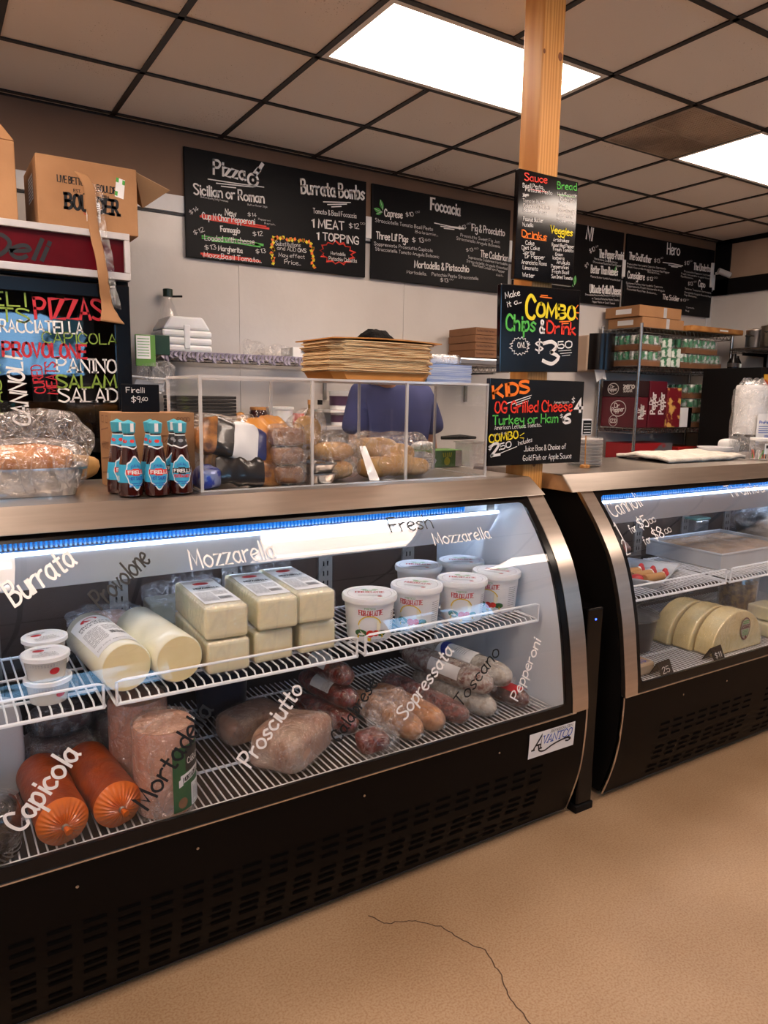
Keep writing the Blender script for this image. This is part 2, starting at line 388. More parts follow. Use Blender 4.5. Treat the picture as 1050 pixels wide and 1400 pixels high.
B_PIZZA=[('Pizza','w',0.175,0.487,0.371,0.484,0.077,0.17),
('Sicilian or Roman','w',0.055,0.356,0.491,0.37,0.056,0.16),
('Built on Quality Sicily Tomatoes','w',0.093,0.342,0.261,0.341,0.01,0.1),
('Built on Roman Style','w',0.384,0.341,0.512,0.345,0.01,0.1),
('New','w',0.241,0.265,0.309,0.265,0.035,0.16),
('$14','w',0.032,0.238,0.081,0.271,0.023,0.1),
('$14','w',0.385,0.278,0.44,0.282,0.022,0.1),
('Cup N Char Pepperoni','w',0.101,0.225,0.429,0.236,0.035,0.13),
('Pepperoni','w',0.453,0.267,0.531,0.267,0.01,0.1),
('Ranch..','w',0.493,0.247,0.566,0.248,0.011,0.1),
('Formaggio','w',0.212,0.168,0.332,0.172,0.031,0.15),
('$12','w',0.052,0.128,0.113,0.157,0.024,0.1),
('$12','w',0.417,0.167,0.482,0.177,0.025,0.1),
('Loaded with cheese','w',0.113,0.106,0.424,0.119,0.031,0.11),
('$13','w',0.113,0.051,0.183,0.063,0.026,0.1),
('Margherita','w',0.195,0.057,0.347,0.059,0.029,0.15),
('$13','w',0.437,0.066,0.502,0.079,0.025,0.1),
('Mozz,Basil Tomato...','w',0.105,0.009,0.469,0.015,0.029,0.12),
('Substitutions','w',0.566,0.131,0.738,0.139,0.025,0.09),
('and ADD','w',0.576,0.106,0.705,0.109,0.023,0.09),
('ONS','w',0.719,0.108,0.778,0.11,0.023,0.15),
('May effect','w',0.587,0.065,0.766,0.072,0.023,0.09),
('Price...','w',0.626,0.026,0.738,0.028,0.026,0.09),
('Burrata Bombs','w',0.745,0.467,1.205,0.495,0.081,0.15),
('Tomato & Basil Focaccia','w',0.827,0.358,1.145,0.37,0.03,0.1),
('1 MEAT','w',0.814,0.272,1.053,0.285,0.049,0.17),
('$12','w',1.091,0.301,1.166,0.306,0.031,0.1),
('00','w',1.175,0.336,1.211,0.338,0.012,0.1),
('1 TOPPING','w',0.849,0.202,1.163,0.207,0.045,0.17),
('Mortadella','w',0.955,0.119,1.064,0.121,0.021,0.1),
('Pistachio Ciabatta','w',0.942,0.082,1.151,0.089,0.024,0.1)]
B_FOC=[('Foccacia','w',0.48,0.511,0.739,0.505,0.077,0.16),
('Caprese','w',0.1,0.414,0.242,0.42,0.044,0.16),
('$10','w',0.274,0.434,0.334,0.446,0.027,0.11),
('00','w',0.353,0.468,0.386,0.477,0.011,0.1),
('Stracciatella Tomato Basil Pesto','w',0.026,0.368,0.502,0.37,0.023,0.09),
('Balsamic...','w',0.353,0.338,0.546,0.339,0.019,0.09),
("Three Lil' Pigs",'w',0.037,0.261,0.294,0.267,0.044,0.15),
('$ 13','w',0.33,0.273,0.429,0.284,0.03,0.11),
('50','w',0.438,0.293,0.483,0.299,0.013,0.12),
('Soppressata Prosciutto Capicola','w',0.02,0.217,0.504,0.227,0.021,0.09),
('Stracciatella Tomato Arugula Balsamic','w',0.03,0.185,0.563,0.191,0.021,0.09),
('Mortadella & Pistacchio','w',0.353,0.107,0.837,0.123,0.046,0.15),
('Mortadella.','w',0.288,0.061,0.456,0.062,0.022,0.09),
('Pistachio Pesto Stracciatella','w',0.503,0.066,0.927,0.076,0.022,0.09),
('$13','w',0.58,0.032,0.652,0.034,0.025,0.11),
('00','w',0.661,0.05,0.697,0.052,0.01,0.1),
('$13','w',0.732,0.407,0.799,0.424,0.026,0.1),
('00','w',0.805,0.451,0.841,0.462,0.01,0.1),
('Fig & Prosciutto','w',0.852,0.416,1.166,0.418,0.047,0.15),
('Prosciutto Sweet Fig Jam','w',0.749,0.364,1.119,0.359,0.02,0.09),
('Stracciatella Arugula Balsamic','w',0.713,0.338,1.127,0.327,0.02,0.09),
('$13','w',0.807,0.264,0.87,0.276,0.022,0.1),
('50','w',0.88,0.289,0.918,0.295,0.01,0.1),
('The Calabrian','w',0.941,0.244,1.209,0.24,0.046,0.15),
('Sopressata Calabrese Mortadella','w',0.825,0.221,1.206,0.209,0.018,0.09),
('Stracciatella Arugula Roasted','w',0.812,0.193,1.204,0.177,0.018,0.09),
('Red Red Calabrian Pepper','w',0.868,0.171,1.182,0.151,0.017,0.09),
('Aioli...','w',1.098,0.123,1.169,0.123,0.016,0.09)]
B_PAN=[('NI','w',0.764,0.507,0.829,0.499,0.095,0.15),
('$10','w',0.821,0.397,0.875,0.426,0.034,0.1),
('00','w',0.882,0.45,0.91,0.461,0.012,0.1),
('The Pepper-Panini','w',0.929,0.378,1.224,0.392,0.062,0.15),
('Hardsalame Spicy Calabrian','w',0.874,0.356,1.154,0.352,0.015,0.1),
('Provolone Roasted Red Pepper','w',0.862,0.328,1.204,0.331,0.015,0.1),
('$9','w',0.783,0.275,0.812,0.307,0.028,0.1),
("Better Than Reese's",'w',0.842,0.248,1.165,0.256,0.059,0.15),
('Peanut Butter Nutella Pistachio Dust','w',0.842,0.212,1.203,0.213,0.014,0.1),
('Ultimate Grilled Cheese','w',0.843,0.091,1.215,0.105,0.062,0.15),
('Provolone,Mozzarella,Choice of Basil Pesto','w',0.792,0.061,1.214,0.086,0.015,0.1),
('or Tomato,Pistachio Pesto,Tomato','w',0.872,0.038,1.203,0.05,0.015,0.1),
('Pepper Pesto or Sundr. Tomato','w',0.879,0.012,1.154,0.019,0.015,0.1)]
B_HERO=[('Hero','w',0.528,0.502,0.703,0.51,0.092,0.13),
('The Godfather','w',0.035,0.405,0.323,0.404,0.056,0.15),
('$13','w',0.364,0.412,0.44,0.417,0.033,0.1),
('00','w',0.444,0.451,0.479,0.458,0.012,0.1),
('Prosciutto Mortadella Capicola Sopressata','w',0.015,0.358,0.527,0.369,0.015,0.1),
('Fresh Mozzarella Arugula Roasted Red Pepper','w',0.019,0.334,0.58,0.34,0.015,0.1),
('Balsamic...','w',0.288,0.319,0.453,0.319,0.015,0.1),
('Consigliere','w',0.033,0.249,0.25,0.252,0.056,0.15),
('$13','w',0.283,0.252,0.362,0.258,0.03,0.1),
('00','w',0.373,0.278,0.421,0.282,0.012,0.1),
('Salame Felino Mortadella Capicola','w',0.018,0.2,0.5,0.207,0.015,0.1),
('Soppressata Fresh Mozzarella Arugula','w',0.029,0.177,0.531,0.178,0.015,0.1),
('Roasted Red Pep. Balsamic...','w',0.033,0.152,0.428,0.145,0.015,0.1),
('$10','w',0.784,0.434,0.846,0.444,0.032,0.1),
('00','w',0.85,0.467,0.888,0.476,0.013,0.1),
('The Underboss','w',0.918,0.409,1.217,0.414,0.058,0.15),
('Prosciutto Capicola Mortadella','w',0.785,0.374,1.195,0.373,0.015,0.1),
('Fresh Mozzarella Arugula Roasted','w',0.746,0.35,1.201,0.345,0.014,0.1),
('Red Balsamic...','w',0.745,0.326,0.927,0.325,0.014,0.1),
('$13','w',0.855,0.262,0.924,0.269,0.032,0.1),
('00','w',0.936,0.296,0.975,0.301,0.013,0.1),
('Capo','w',1.004,0.269,1.105,0.264,0.055,0.15),
('Salame Toscano Mortadella','w',0.814,0.226,1.204,0.218,0.015,0.1),
('Mozzarella Arugula Roasted Red','w',0.812,0.194,1.205,0.184,0.015,0.1),
('Pep Balsamic...','w',0.812,0.169,1.003,0.163,0.015,0.1),
('The Soldier','w',0.512,0.114,0.745,0.113,0.041,0.15),
('$13','w',0.764,0.114,0.841,0.119,0.022,0.1),
('00','w',0.845,0.129,0.883,0.132,0.011,0.1),
('Tomato','w',0.852,0.061,0.972,0.062,0.013,0.1),
('Mozzarella','w',0.844,0.035,0.901,0.028,0.013,0.1)]
B_SAUCE=[('Sauce','r',0.029,0.361,0.143,0.368,0.025,0.17),
('Basil Pesto','w',0.021,0.334,0.123,0.344,0.015,0.12),
('Pistachio Pesto','w',0.035,0.324,0.173,0.33,0.015,0.12),
('Jalapeno','w',0.022,0.301,0.053,0.308,0.012,0.12),
('Tomato Butter','w',0.024,0.282,0.145,0.292,0.012,0.1),
('Calabrian Chili Aioli','w',0.028,0.264,0.168,0.275,0.013,0.1),
('Balsamic Glaze','w',0.03,0.248,0.155,0.256,0.013,0.1),
('Peanut Butter','w',0.03,0.216,0.132,0.222,0.014,0.12),
('Nutella','w',0.028,0.195,0.083,0.199,0.014,0.12),
('Bread','g',0.199,0.357,0.304,0.367,0.025,0.16),
('Herb Focaccia','w',0.203,0.33,0.308,0.34,0.014,0.12),
('Ciabatta','w',0.219,0.314,0.295,0.32,0.014,0.12),
('Tomato','w',0.212,0.295,0.257,0.297,0.011,0.1),
('Sourdough','w',0.213,0.275,0.305,0.282,0.013,0.1),
('Roasted Garlic','w',0.207,0.254,0.291,0.26,0.013,0.1),
('Rosemary','w',0.209,0.235,0.3,0.242,0.011,0.1),
('Drinks','o',0.027,0.158,0.156,0.161,0.023,0.2),
('Coke','w',0.048,0.13,0.092,0.133,0.015,0.12),
('Diet Coke','w',0.03,0.111,0.121,0.118,0.014,0.12),
('Sprite','w',0.037,0.095,0.097,0.099,0.014,0.12),
('Dr Pepper','w',0.048,0.081,0.151,0.087,0.015,0.12),
('Aranciata Rosa','w',0.032,0.058,0.163,0.064,0.015,0.12),
('Limonata','w',0.039,0.039,0.118,0.041,0.014,0.12),
('Water','w',0.039,0.011,0.101,0.013,0.015,0.13),
('Veggies','y',0.175,0.19,0.296,0.192,0.027,0.17),
('Artichokes','w',0.192,0.16,0.278,0.166,0.013,0.12),
('Roast Red Pepper','w',0.186,0.14,0.308,0.146,0.013,0.12),
('Fresh Tomato','w',0.194,0.125,0.307,0.131,0.013,0.12),
('Onion','w',0.207,0.107,0.247,0.11,0.012,0.12),
('Iceberg','w',0.193,0.092,0.256,0.096,0.013,0.12),
('Arugula','w',0.217,0.078,0.289,0.081,0.014,0.12),
('Pepperoncini','w',0.188,0.059,0.283,0.063,0.013,0.12),
('Fresh Basil','w',0.195,0.04,0.286,0.044,0.014,0.12),
('Sun Dried Tomato','w',0.192,0.021,0.309,0.024,0.013,0.12)]
B_COMBO=[('Make','w',0.021,0.276,0.094,0.292,0.022,0.13),
('it a...','w',0.031,0.244,0.101,0.264,0.021,0.13),
('C','y',0.129,0.209,0.172,0.208,0.083,0.17),
('OMBO','y',0.185,0.218,0.395,0.212,0.049,0.25),
('Chips','g',0.028,0.16,0.179,0.159,0.056,0.16),
('&','w',0.202,0.156,0.226,0.154,0.047,0.16),
('Drink','r',0.241,0.156,0.401,0.152,0.045,0.18),
('ONLY','w',0.088,0.094,0.148,0.095,0.02,0.15),
('$','w',0.183,0.08,0.221,0.079,0.045,0.15),
('3','w',0.225,0.037,0.31,0.035,0.085,0.17),
('.50','w',0.298,0.094,0.383,0.1,0.027,0.19)]
B_KIDS=[('KIDS','o',0.019,0.265,0.201,0.292,0.043,0.28),
('OG Grilled Cheese','r',0.029,0.208,0.447,0.218,0.042,0.16),
('American','w',0.341,0.246,0.427,0.249,0.01,0.13),
('$','w',0.444,0.249,0.46,0.249,0.024,0.12),
('4','w',0.468,0.214,0.509,0.216,0.048,0.3),
('Turkey or Ham','g',0.02,0.163,0.368,0.171,0.034,0.17),
('$','w',0.382,0.188,0.396,0.19,0.015,0.15),
('6','w',0.398,0.167,0.438,0.167,0.038,0.28),
('American. Lettuce. Tomato...','w',0.03,0.142,0.278,0.154,0.016,0.11),
('make it a...','w',0.027,0.119,0.093,0.127,0.009,0.14),
('COMBO','y',0.007,0.093,0.154,0.109,0.029,0.2),
('$','w',0.004,0.064,0.018,0.064,0.018,0.15),
('2','w',0.019,0.041,0.061,0.046,0.044,0.25),
('.50','w',0.06,0.063,0.119,0.075,0.023,0.2),
('includes','w',0.156,0.079,0.232,0.094,0.018,0.11),
('Juice Box & Choice of','w',0.189,0.055,0.424,0.06,0.021,0.11),
('Gold Fish or Apple Sauce','w',0.186,0.017,0.458,0.02,0.021,0.11)]
# ================================================================== the room
T_ = .6096
GX0, GY0, CZ = .98586, 4.3734, 3.042          # ceiling grid: first bar, bar by the wall, height
XL, XR, YB, YF = -3.6, 6.46, 4.44, -3.8
def slab(name, a, b, m, **k): return struct(MB().box(a, b).build(name, M[m], **k))
slab('floor', (XL-.2, YF-.2, -.1), (XR+.2, YB+.2, 0), 'floor')
slab('ceiling', (XL-.2, YF-.2, CZ+.001), (XR+.2, YB+.2, CZ+.1), 'tile')
slab('wall_back', (XL, YB, 0), (XR+.1, YB+.1, CZ), 'wall')
slab('wall_left', (XL-.1, YF, 0), (XL, YB+.1, CZ), 'wall')
slab('wall_right', (XR, YF, 0), (XR+.1, YB+.1, CZ), 'wall')
slab('trim_1', (XL, YB-.012, 2.685), (XR, YB, CZ), 'taupe')              # taupe band above the panels
slab('trim_2', (XL, YB-.016, 2.59), (XR, YB, 2.685), 'white', bevel=.003)
slab('trim_3', (XL, YB-.008, 2.575), (XR, YB, 2.587), 'grid')
for i, x in enumerate((1.72, 2.94, 4.16)):
    slab('trim_%d' % (4+i), (x-.01, YB-.005, 0), (x+.01, YB, 2.575), 'wall')
slab('trim_7', (XR-.02, YF, 2.69), (XR, YB-.17, CZ), 'beige')            # bulkhead over the right wall
slab('trim_8', (XR-.035, YF, 2.55), (XR, YB, 2.69), 'blackm')
slab('trim_9', (XR-.035, YB-.17, 2.55), (XR, YB, CZ), 'blackm')
slab('trim_10', (XR-.035, YF, 3.0), (XR, YB, CZ), 'blackm')
# front wall with shop windows (behind the viewer)
WN = [(-1.9, 2.0), (4.55, 6.3)]
mb = MB(); xs = [XL]+[q for p in WN for q in p]+[XR]
for i in range(0, len(xs), 2): mb.box((xs[i], YF-.1, 0), (xs[i+1], YF, CZ))
for a, b in WN: mb.box((a, YF-.1, 0), (b, YF, 1.75)); mb.box((a, YF-.1, 2.6), (b, YF, CZ))
struct(mb.build('wall_front', M['shopfront']))
M['day'] = glow('daylight', '#78c0ff', WINDOW_LIGHT)
n_ = M['day'].node_tree; nz = N(n_, 'ShaderNodeTexNoise'); nz.inputs['Scale'].default_value = 2.2; nz.inputs['Detail'].default_value = 6; L(n_, coords(n_), nz.inputs['Vector'])
rp = N(n_, 'ShaderNodeValToRGB'); rp.color_ramp.elements[0].position, rp.color_ramp.elements[1].position = .40, .52; rp.color_ramp.elements[0].color = lin('#2f4a52'); rp.color_ramp.elements[1].color = lin('#98cfff')
L(n_, nz.outputs['Fac'], rp.inputs[0]); L(n_, rp.outputs[0], n_.nodes['Emission'].inputs[0])
for i, (a, b) in enumerate(WN):
    wn = struct(MB().box((a, YF-.07, 1.75), (b, YF-.06, 2.6)).build('window_%d' % (i+1), M['day']))
    f = MB()
    for x in (a, (a+b)/2, b): f.box((x-.03, YF-.08, 1.75), (x+.03, YF+.02, 2.6))
    for z in (1.75, 2.6): f.box((a, YF-.08, z-.03), (b, YF+.02, z+.03))
    f.build('window_frame', M['blackm'], wn)
# crack in the concrete
cr = [(1.04, 1.70), (1.07, 1.64), (1.14, 1.615), (1.2, 1.55), (1.22, 1.47), (1.25, 1.41), (1.235, 1.33), (1.20, 1.24), (1.19, 1.16), (1.16, 1.06), (1.17, .95), (1.12, .8)]
ln = []
for i in range(len(cr)-1):
    for j in range(6):
        t = j/6; ln.append((cr[i][0]*(1-t)+cr[i+1][0]*t+random.uniform(-.004, .004), cr[i][1]*(1-t)+cr[i+1][1]*t+random.uniform(-.004, .004)))
mb = MB(); ribbon(mb, ln, .0035, lambda a, b: V((a, b, .0008)))
M['crack'] = mat('crack_dark', '#4a3324', .9)
struct(mb.build('floor_crack', M['crack'], bpy.data.objects['floor']))
# ceiling bars
mb = MB(); x = GX0-7*T_
LI = [(1, 2), (5, 2), (-3, 2), (1, 5), (-3, 5), (5, 7), (-6, 7), (-6, 10)]       # fixtures: first bar, row; the last two are unseen, added as fill
k = -7
while x < XR:
    cuts = sorted([(GY0-(r+1)*T_, GY0-r*T_) for i, r in LI if i+1 == k]); y = YF
    for a, b in cuts+[(YB, YB)]: mb.box((x-.0135, y, CZ-.006), (x+.0135, a, CZ+.0005)); y = b
    x += T_; k += 1
y = GY0
while y > YF: mb.box((XL, y-.0135, CZ-.006), (XR, y+.0135, CZ+.0005)); y -= T_
mb.box((XL, YB-.025, CZ-.008), (XR, YB, CZ))
struct(mb.build('ceiling_grid', M['grid']))
M['panel_light'] = glow('panel_light', '#ffe2cc', PANEL_LIGHT)
M['panel_tube'] = glow('panel_lamp', '#fff2e6', PANEL_LIGHT*1.7)
def ceiling_light(i, r, label, group=None):
    x0, x1 = GX0+i*T_, GX0+(i+2)*T_; y1, y0 = GY0-r*T_, GY0-(r+1)*T_
    t = thing('ceiling_light', label, 'ceiling light', ((x0+x1)/2, (y0+y1)/2, CZ), group)
    f = MB(); a, b, c, d = x0+.014, x1-.014, y0+.014, y1-.014
    for p, q in (((a, c), (b, c+.025)), ((a, d-.025), (b, d)), ((a, c+.025), (a+.025, d-.025)), ((b-.025, c+.025), (b, d-.025))):
        f.box((*p, CZ-.006), (*q, CZ))
    f.build('frame', M['white'], t)
    d1 = MB().box((a+.025, c+.025, CZ-.004), (b-.025, d-.025, CZ-.001)).build('diffuser', M['panel_light'], t)
    m2 = MB()
    for yy in (c+.13, d-.13): m2.box((a+.04, yy-.03, CZ-.0055), (b-.04, yy+.03, CZ-.004))
    m2.build('lamp', M['panel_tube'], d1)
ceiling_light(1, 2, 'fluorescent ceiling panel crossed by the wooden post')
ceiling_light(5, 2, 'fluorescent ceiling panel beside the square air vent')
for i, r in LI[2:]: ceiling_light(i, r, 'fluorescent ceiling panel outside the picture', 'ceiling panels outside the picture')
# vent
x0, y1 = GX0+4*T_, GY0-2*T_; x1, y0 = x0+T_, y1-T_
t = thing('ceiling_vent', 'square perforated air vent in the ceiling', 'vent', ((x0+x1)/2, (y0+y1)/2, CZ))
M['mesh_metal'] = mat('vent_mesh', '#c4ae98', .5, .0, col2='#8d7a6a', vscale=2, contrast=(.4, .6))
mb = MB(); k = 34
for i in range(k):
    q = x0+.02+(T_-.04)*i/(k-1); mb.box((q-.0035, y0+.02, CZ-.007), (q+.0035, y1-.02, CZ-.003))
    q = y0+.02+(T_-.04)*i/(k-1); mb.box((x0+.02, q-.0035, CZ-.0075), (x1-.02, q+.0035, CZ-.0035))
mb.build('grille', M['mesh_metal'], t)
MB().box((x0+.012, y0+.012, CZ-.002), (x1-.012, y1-.012, CZ)).build('backing', M['slot'], t)
mb = MB()
for a, b in (((x0+.012, y0+.012), (x1-.012, y0+.024)), ((x0+.012, y1-.024), (x1-.012, y1-.012)), ((x0+.012, y0+.024), (x0+.024, y1-.024)), ((x1-.024, y0+.024), (x1-.012, y1-.024)),
             ((x0+.25, y0+.3), (x0+.6, y0+.306)), ((x0+.3, y0+.03), (x0+.306, y0+.3)), ((x0+.03, y0+.3), (x0+.3, y0+.306)), ((x0+.3, y0+.3), (x0+.306, y0+.58))): mb.box((*a, CZ-.009), (*b, CZ-.002))
mb.build('frame', M['mesh_metal'], t)

# wooden post
tag(MB().box((1.995, 2.14, 0), (2.10, 2.245, CZ-.01)).build('post', M['pine'], loc=(2.047, 2.19, 0), bevel=.004), 'square pine post between the two display cases', 'post')
po = bpy.data.objects['post']
M['knot'] = mat('knot', '#6b3c1c', .6, col2='#8a4d22', vscale=90)
mb = MB()
for x, z, a in ((2.082, 2.80, .011), (2.002, 2.80, .006), (2.05, 1.3, .01)):
    mb.poly([(x+a*math.cos(q*PI/8), 2.1393, z+1.4*a*math.sin(q*PI/8)) for q in range(16)])
mb.build('knot', M['knot'], po)

# chalkboard menus on the wall
def wallboard(x0, items, label, extra=None, w_=1.22, h_=.61, z0=2.345, y=YB-.016):
    t = thing('menu_board', label, 'menu board', (x0+w_/2, y, z0))
    MB().box((x0, y-.018, z0), (x0+w_, y, z0+h_)).build('panel', M['chalk'], t, bevel=.003)
    o = (x0, y-.0195, z0)
    if extra: extra(t, o)
    write_items(items, (o[0], o[1]-.0006, o[2]), (1, 0, 0), (0, 0, 1), t, label)
    return t
def strokes(t, o, c, lines, wd, name='drawing', dy=0):
    mb = MB(); f = lambda a, b: V((o[0]+a, o[1]+dy, o[2]+b))
    for l in lines: ribbon(mb, l, wd, f)
    return mb.build(name, M['ink_'+c], t)
def burst(cx, cy, rx, ry, n, q=.75, seed=1):
    r = random.Random(seed); out = []
    for i in range(2*n+1):
        a = PI*(i % (2*n))/n; k = 1 if i % 2 else q; k *= .93+.14*r.random()
        out.append((cx+rx*k*math.cos(a), cy+ry*k*math.sin(a)))
    return out
def leaf(t, o, spots):
    mb = MB(); vein = MB()
    for x, z, a, L_ in spots:
        pts = []
        for i in range(9): q = i/8; pts.append((q*L_, .22*L_*math.sin(PI*q)))
        for i in range(7, 0, -1): q = i/8; pts.append((q*L_, -.22*L_*math.sin(PI*q)))
        f = lambda u, v, dy=0: V((o[0]+x+u*math.cos(a)-v*math.sin(a), o[1]-.0004+dy, o[2]+z+u*math.sin(a)+v*math.cos(a)))
        mb.poly([f(u, v) for u, v in pts]); ribbon(vein, [(0, 0), (L_*.9, 0)], .002, lambda u, v: f(u, v, -.0006))
    l = mb.build('leaf', M['leaf'], t); vein.build('vein', M['ink_w'], l)
def ex_pizza(t, o):
    z = lambda p: [(a, b) for a, b in p]
    strokes(t, o, 'w', [[(.14, .452), (.3, .455), (.49, .462)], [(.19, .437), (.42, .452)], [(.22, .425), (.31, .43)], [(.9, .437), (1.1, .462)], [(.93, .425), (1.07, .448)], [(.96, .415), (1.03, .428)]], .006)
    # pizza wheel
    mb = MB(); f = lambda a, b: V((o[0]+a, o[1], o[2]+b))
    ring = [(.42+.032*math.cos(i*PI/12), .492+.034*math.sin(i*PI/12)) for i in range(25)]; ribbon(mb, ring, .014, f)
    mb.poly([f(.42+.008*math.cos(i*PI/5), .492+.009*math.sin(i*PI/5)) for i in range(10)])
    ribbon(mb, [(.435, .53), (.455, .555)], .03, f); ribbon(mb, [(.455, .552), (.482, .592)], .022, f)
    mb.build('drawing', M['ink_w'], t)
    strokes(t, o, 'r', [[(.09, .237), (.5, .232)], [(.1, .246), (.42, .247)], [(.11, .228), (.52, .224)]], .012, 'underline_red')
    strokes(t, o, 'r', [[(.1, .018), (.46, .022)], [(.09, .027), (.4, .03)]], .012, 'underline_red')
    strokes(t, o, 'g', [[(.1, .118), (.25, .132), (.48, .122)], [(.16, .11), (.3, .116), (.46, .112)], [(.1, .125), (.45, .12)]], .014, 'underline_green')
    strokes(t, o, 'r', [burst(1.005, .135, .135, .075, 13, .78), burst(1.005, .135, .128, .07, 13, .8, 3)], .005, 'burst')
    # orange and yellow leaf garland
    r = random.Random(5); a, b = MB(), MB(); path = [(.545, .015), (.545, .1), (.545, .172), (.62, .182), (.72, .178), (.815, .172), (.82, .1), (.83, .005)]
    for i in range(len(path)-1):
        for j in range(6):
            q = j/6; x = path[i][0]*(1-q)+path[i+1][0]*q; zz = path[i][1]*(1-q)+path[i+1][1]*q
            an = r.uniform(0, PI); m_ = a if j % 2 else b
            x += r.uniform(-.008, .008); zz = max(.012, zz+r.uniform(-.008, .008))
            m_.poly([f(x+.014*math.cos(an+k*PI/2)*(1 if k % 2 else .8), zz+.014*math.sin(an+k*PI/2)*(1 if k % 2 else .8)) for k in range(4)])
    a.build('garland', M['ink_o'], t); b.build('garland', M['ink_y'], t)
def ul(o_): return lambda t, o: strokes(t, o, 'w', o_, .006)
def ex_foc(t, o):
    strokes(t, o, 'w', [[(.515, .425), (.66, .42), (.775, .425)], [(.57, .41), (.775, .418)], [(.6, .4), (.69, .404)]], .006)
    leaf(t, o, [(.085, .45, 1.9, .07), (.08, .435, 2.9, .07), (.08, .44, -2.7, .055)])
def ex_pan(t, o):
    strokes(t, o, 'w', [[(.25, .445), (.62, .44)], [(.3, .43), (.55, .43)]], .006)
    leaf(t, o, [(1.13, .265, 1.4, .07), (1.13, .26, 2.3, .055), (.66, .13, 1.5, .08), (.65, .12, 2.6, .07), (.05, .13, 1.5, .08)])
def ex_hero(t, o):
    strokes(t, o, 'w', [[(.48, .425), (.62, .428), (.76, .425)], [(.56, .412), (.74, .415)], [(.6, .402), (.69, .405)]], .006)
wallboard(1.375, B_PIZZA, 'chalkboard menu headed Pizza and Burrata Bombs', ex_pizza)
wallboard(2.64, B_FOC, 'chalkboard menu headed Foccacia on the back wall', ex_foc)
wallboard(3.91, B_PAN, 'chalkboard menu half hidden behind the post signs, headed with letters NI', ex_pan)
wallboard(5.17, B_HERO, 'chalkboard menu headed Hero above the wire rack', ex_hero)
# white clips between the boards
for i, x in enumerate((2.618, 3.885, 5.15, 6.405)):
    mb = MB().box((x-.022, YB-.034, 2.60), (x+.022, YB-.017, 2.74))
    tag(mb.build('board_clip', M['white'], loc=(x, YB-.02, 2.6), bevel=.003), 'small white wall clip '+('between the Pizza and Foccacia boards', 'right of the Foccacia board', 'left of the Hero board', 'at the right edge of the Hero board')[i], 'clip', 'white clips between the menu boards')
M['silver_c'] = mat('camera_grey', '#b9b4b0', .45)
t = thing('security_camera', 'small white security camera by the dark wall corner', 'security camera', (6.36, 4.34, 2.72))
MB().box((6.345, 4.39, 2.62), (6.375, 4.42, 2.84)).build('mount', M['white'], t, bevel=.004)
MB().cyl((6.36, 4.36, 2.74), (6.36, 4.3, 2.74), .012).build('arm', M['white'], t)
MB().cyl((6.32, 4.31, 2.755), (6.415, 4.25, 2.715), .026, n=16).build('body', M['silver_c'], t, smooth=40)
MB().cyl((6.415, 4.25, 2.715), (6.419, 4.2475, 2.7135), .02, n=16).build('lens', M['black'], t)
tag(MB().tube([(6.37, 4.42, 2.6), (6.37, 4.425, 2.3), (6.36, 4.425, 2.0)], .005).build('camera_cable', M['white'], loc=(6.37, 4.42, 2.0)), 'thin white cable running down the wall under the security camera', 'cable')

# chalk signs on the post
M['chalk_gloss'] = mat('gloss_chalkboard', '#090709', .09, col2='#0c0a0c', spec=.5)
def postsign(name_label, x0, z0, w_, h_, items, sx, extra=None, tilt=0):
    t = thing('chalk_sign', name_label, 'sign', (x0+w_/2, 2.135, z0))
    MB().box((x0, 2.117, z0), (x0+w_, 2.139, z0+h_)).build('panel', M['chalk_gloss'], t, bevel=.003)
    it = [(a, c, x*sx, y*sx, xx*sx, yy*sx, h*sx, wt) for a, c, x, y, xx, yy, h, wt in items]
    o = (x0, 2.1155, z0)
    if extra: extra(t, o, sx)
    write_items(it, (o[0], o[1]-.0005, o[2]), (1, 0, 0), (0, 0, 1), t, '')
    t.rotation_euler.y = tilt
    return t
def s_sauce(t, o, s):
    for c, l in (('r', [(.06, .333), (.145, .336)]), ('g', [(.205, .336), (.3, .34)]), ('o', [(.035, .155), (.155, .157)]), ('y', [(.185, .2), (.29, .205)])): strokes(t, o, c, [[(a*s, b*s) for a, b in l]], .003, 'underline')
def s_combo(t, o, s):
    f = lambda p: [(a*s, b*s) for a, b in p]
    strokes(t, o, 'w', [f(burst(.1, .1, .052, .036, 16, .78))], .0022, 'burst')
    strokes(t, o, 'o', [f([(.2, .292), (.262, .29)]), f([(.205, .298), (.24, .298)]), f([(.31, .2), (.37, .205)]), f([(.33, .194), (.36, .196)]), f([(.392, .25), (.412, .27)]), f([(.394, .24), (.418, .24)]), f([(.392, .232), (.412, .215)])], .004, 'rays')
    strokes(t, o, 'w', [f([(.31, .085), (.38, .09)]), f([(.32, .075), (.385, .08)]), f([(.33, .066), (.375, .07)])], .0022, 'underline')
def s_kids(t, o, s):
    f = lambda p: [(a*s, b*s) for a, b in p]
    strokes(t, o, 'w', [f([(.09, .245), (.215, .278)]), f([(.11, .24), (.21, .268)]), f([(.135, .238), (.2, .256)]), f([(.03, .04), (.15, .075)])], .003, 'underline')
    strokes(t, o, 'y', [f([(.165, .118), (.185, .128)]), f([(.165, .11), (.185, .108)])], .003, 'rays')
postsign('tall chalk sign on the post headed Sauce and Bread', 1.885, 1.99, .303, .385, B_SAUCE, .9625, s_sauce)
postsign('middle chalk sign on the post reading Combo Chips and Drink', 1.832, 1.655, .41, .318, B_COMBO, .964, s_combo, -.03)
postsign('lowest chalk sign on the post headed Kids', 1.788, 1.298, .497, .328, B_KIDS, .965, s_kids)
